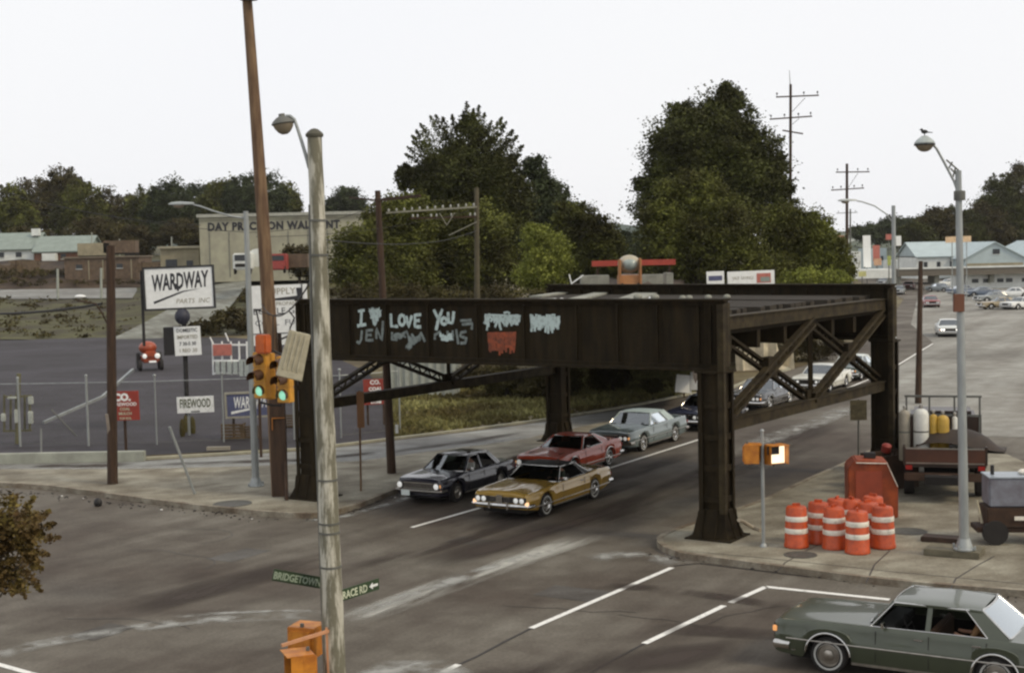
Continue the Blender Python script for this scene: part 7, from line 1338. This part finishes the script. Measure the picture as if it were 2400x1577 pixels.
# trailer welder at the right edge
wc_ = G(2360, 1272, 0.15); wl = empty('welding_trailer', 'grey-topped machine on a rusty trailer behind the steel lamp post at the right edge', 'trailer', wc_, R(-6)); mb = MB(); mb.box((0.25, 0.3, 1.35), (1.45, 0.9, 0.75)); mb.build('hood', mat('hood_grey', (0.20, 0.21, 0.24), 0.5, 0, 0.2, 3, col2=(0.13, 0.12, 0.14)), wl, bevel=0.03)
mb = MB(); mb.box((0.25, 0.3, 1.735), (1.5, 0.95, 0.04)); mb.build('lid', mat('lid_pale', (0.36, 0.40, 0.44), 0.4, 0.2), wl, bevel=0.01); mb = MB(); mb.box((0.25, 0.25, 0.70), (1.6, 1.0, 0.5)); mb.box((0.2, 0.2, 0.38), (2.0, 0.8, 0.14)); mb.build('chassis', mat('chassis_rust', (0.05, 0.023, 0.010), 0.8, 0, 0.5, 4), wl, bevel=0.02)
mb = MB(); mb.box((0.3, -0.28, 0.70), (0.35, 0.03, 0.10)); mb.ball((0.5, 0.3, 1.82), (0.16, 0.12, 0.08), 12, 6); mb.build('fitting', reflect, wl); mb = MB(); mb.tube([(-0.3, 0.3, 1.74), (-0.3, 0.3, 2.0)], 0.05, 8); mb.build('exhaust', blackm, wl)
mb = MB(); mb.beam((-0.78, -0.05, 1.15), (-0.66, -0.15, 0.55), 0.07, 0.04); mb.build('jack_handle', mat('pale_wood', (0.4, 0.36, 0.26), 0.7), wl)
for s in (-0.35, 0.95): mb = MB(); mb.lathe([(0.12, -0.1), (0.32, -0.1), (0.32, 0.1), (0.12, 0.1)], 18, Matrix.Translation((s, -0.22, 0.32)) @ Matrix.Rotation(R(90), 4, 'X')); mb.build('wheel', rubber, wl)

# loose things between the far right column and the truck
c = G(2085, 1140, 0.15); sc_ = empty('scrap_bin', 'dark brown open scrap bin between the far right column and the work truck', 'bin', c, R(25)); mb = MB()
for (x, y, sx, sy) in ((0, -0.5, 1.5, 0.05), (0, 0.5, 1.5, 0.05), (-0.75, 0, 0.05, 1.0), (0.75, 0, 0.05, 1.0)): mb.box((x, y, 0.55), (sx, sy, 1.1))
mb.box((0, 0, 0.1), (1.45, 0.95, 0.1)); mb.build('bin_body', mat('bin_brown', (0.055, 0.028, 0.014), 0.8, 0, 0.5, 4), sc_); mb = MB(); rnd = random.Random(6)
for i in range(9): a = Vector((rnd.uniform(-.6, .6), rnd.uniform(-.35, .35), 0.4)); mb.beam(a, a + Vector((rnd.uniform(-.5, .5), rnd.uniform(-.3, .3), rnd.uniform(0.6, 1.1))), 0.07, 0.05)
mb.build('scrap_beam', mat('scrap_brown', (0.09, 0.05, 0.028), 0.8, 0, 0.5, 4), sc_)
c = P(2066, 1026, 43.0); o = MB().lathe([(0.13, -0.13), (0.16, -0.10), (0.16, 0.10), (0.13, 0.13), (0.04, 0.15)], 14).build('red_can', mat('can_red', (0.30, 0.03, 0.015), 0.5)); o.location = (G(2078, 1140, 0.15).x, G(2078, 1140, 0.15).y, 1.40); o.rotation_euler = (0.3, 0.1, 0); tag(o, 'small red can on top of the scrap bin', 'can')

# stacked material and trailers on the raised bank at the left
lumb = mat('lumber_brown', (0.17, 0.12, 0.065), 0.9, 0, 0.4, 2, col2=(0.08, 0.052, 0.028)); YS_ = 224
for i, (x, y, w__, h__, lb) in enumerate([(12, 640, 5.0, 1.5, 'brown lumber stack at the left edge on the bank'), (60, 636, 4.2, 2.0, 'taller brown lumber stack on the bank below the pale-roofed house'), (108, 642, 5.2, 1.2, 'low brown lumber stack below the green gable roof'), (352, 634, 3.4, 1.6, 'brown lumber stack on the bank right of the brown low building')]):
    c = P(x, y + 4, YS_ if i < 3 else 216); r = empty('lumber_stack', lb, 'lumber stack', c, 0.1 * math.sin(i * 2), 'lumber stacks on the hillside bank'); n_ = int(h__ / 0.25); mb = MB()
    for k_ in range(n_): mb.box((0.12 * math.sin(k_ * 5 + i), 0, 0.12 + k_ * 0.25), (w__ + 0.3 * math.sin(k_ * 3), 1.6, 0.19)); 
    mb.build('boards', lumb, r); mb = MB(); mb.box((-w__ * 0.3, 0, h__ * 0.5), (0.12, 1.64, h__ + 0.1)); mb.build('strap', wood_d, r)
for i, (x, y, m_, lb) in enumerate([(225, 612, tan, 'tan trailer parked behind the dark wooden post on the hillside'), (285, 606, brownw, 'brown trailer on the hillside right of the dark wooden post')]):
    c = P(x, y, 229); r = empty('trailer', lb, 'trailer', c, 0, 'trailers on the hillside'); mb = MB(); mb.box((0, 0, 1.9), (5.2, 2.3, 2.0)); mb.build('box_body', m_, r, bevel=0.03)
    for s_ in (1.2, 2.0): mb = MB(); mb.lathe([(0.15, -0.1), (0.42, -0.1), (0.42, 0.1), (0.15, 0.1)], 14, Matrix.Translation((s_, -1.0, 0.42)) @ Matrix.Rotation(R(90), 4, 'X')); mb.build('wheel', rubber, r)
    mb = MB(); mb.box((0, 0, 0.8), (5.0, 2.0, 0.2)); mb.build('chassis', under, r)
# ------------------------------------------------------------------ the air
mb = MB(); mb.box((0, 640, 24), (1810, 1370, 50.5)); hz = mb.build('haze', [], smooth=False)
hm = bpy.data.materials.new('haze'); hm.use_nodes = True; t = hm.node_tree; t.nodes.remove(t.nodes['Principled BSDF']); pv = t.nodes.new('ShaderNodeVolumePrincipled')
pv.inputs['Color'].default_value = (1.0, 0.99, 0.97, 1); pv.inputs['Density'].default_value = 0.00008; pv.inputs['Anisotropy'].default_value = 0.0
t.links.new(pv.outputs[0], t.nodes['Material Output'].inputs['Volume']); hz.data.materials.append(hm); hz['kind'] = 'stuff'; hz['label'] = 'thin pale haze over the far end of the street'
S.cycles.volume_step_rate = 10; S.cycles.volume_max_steps = 64
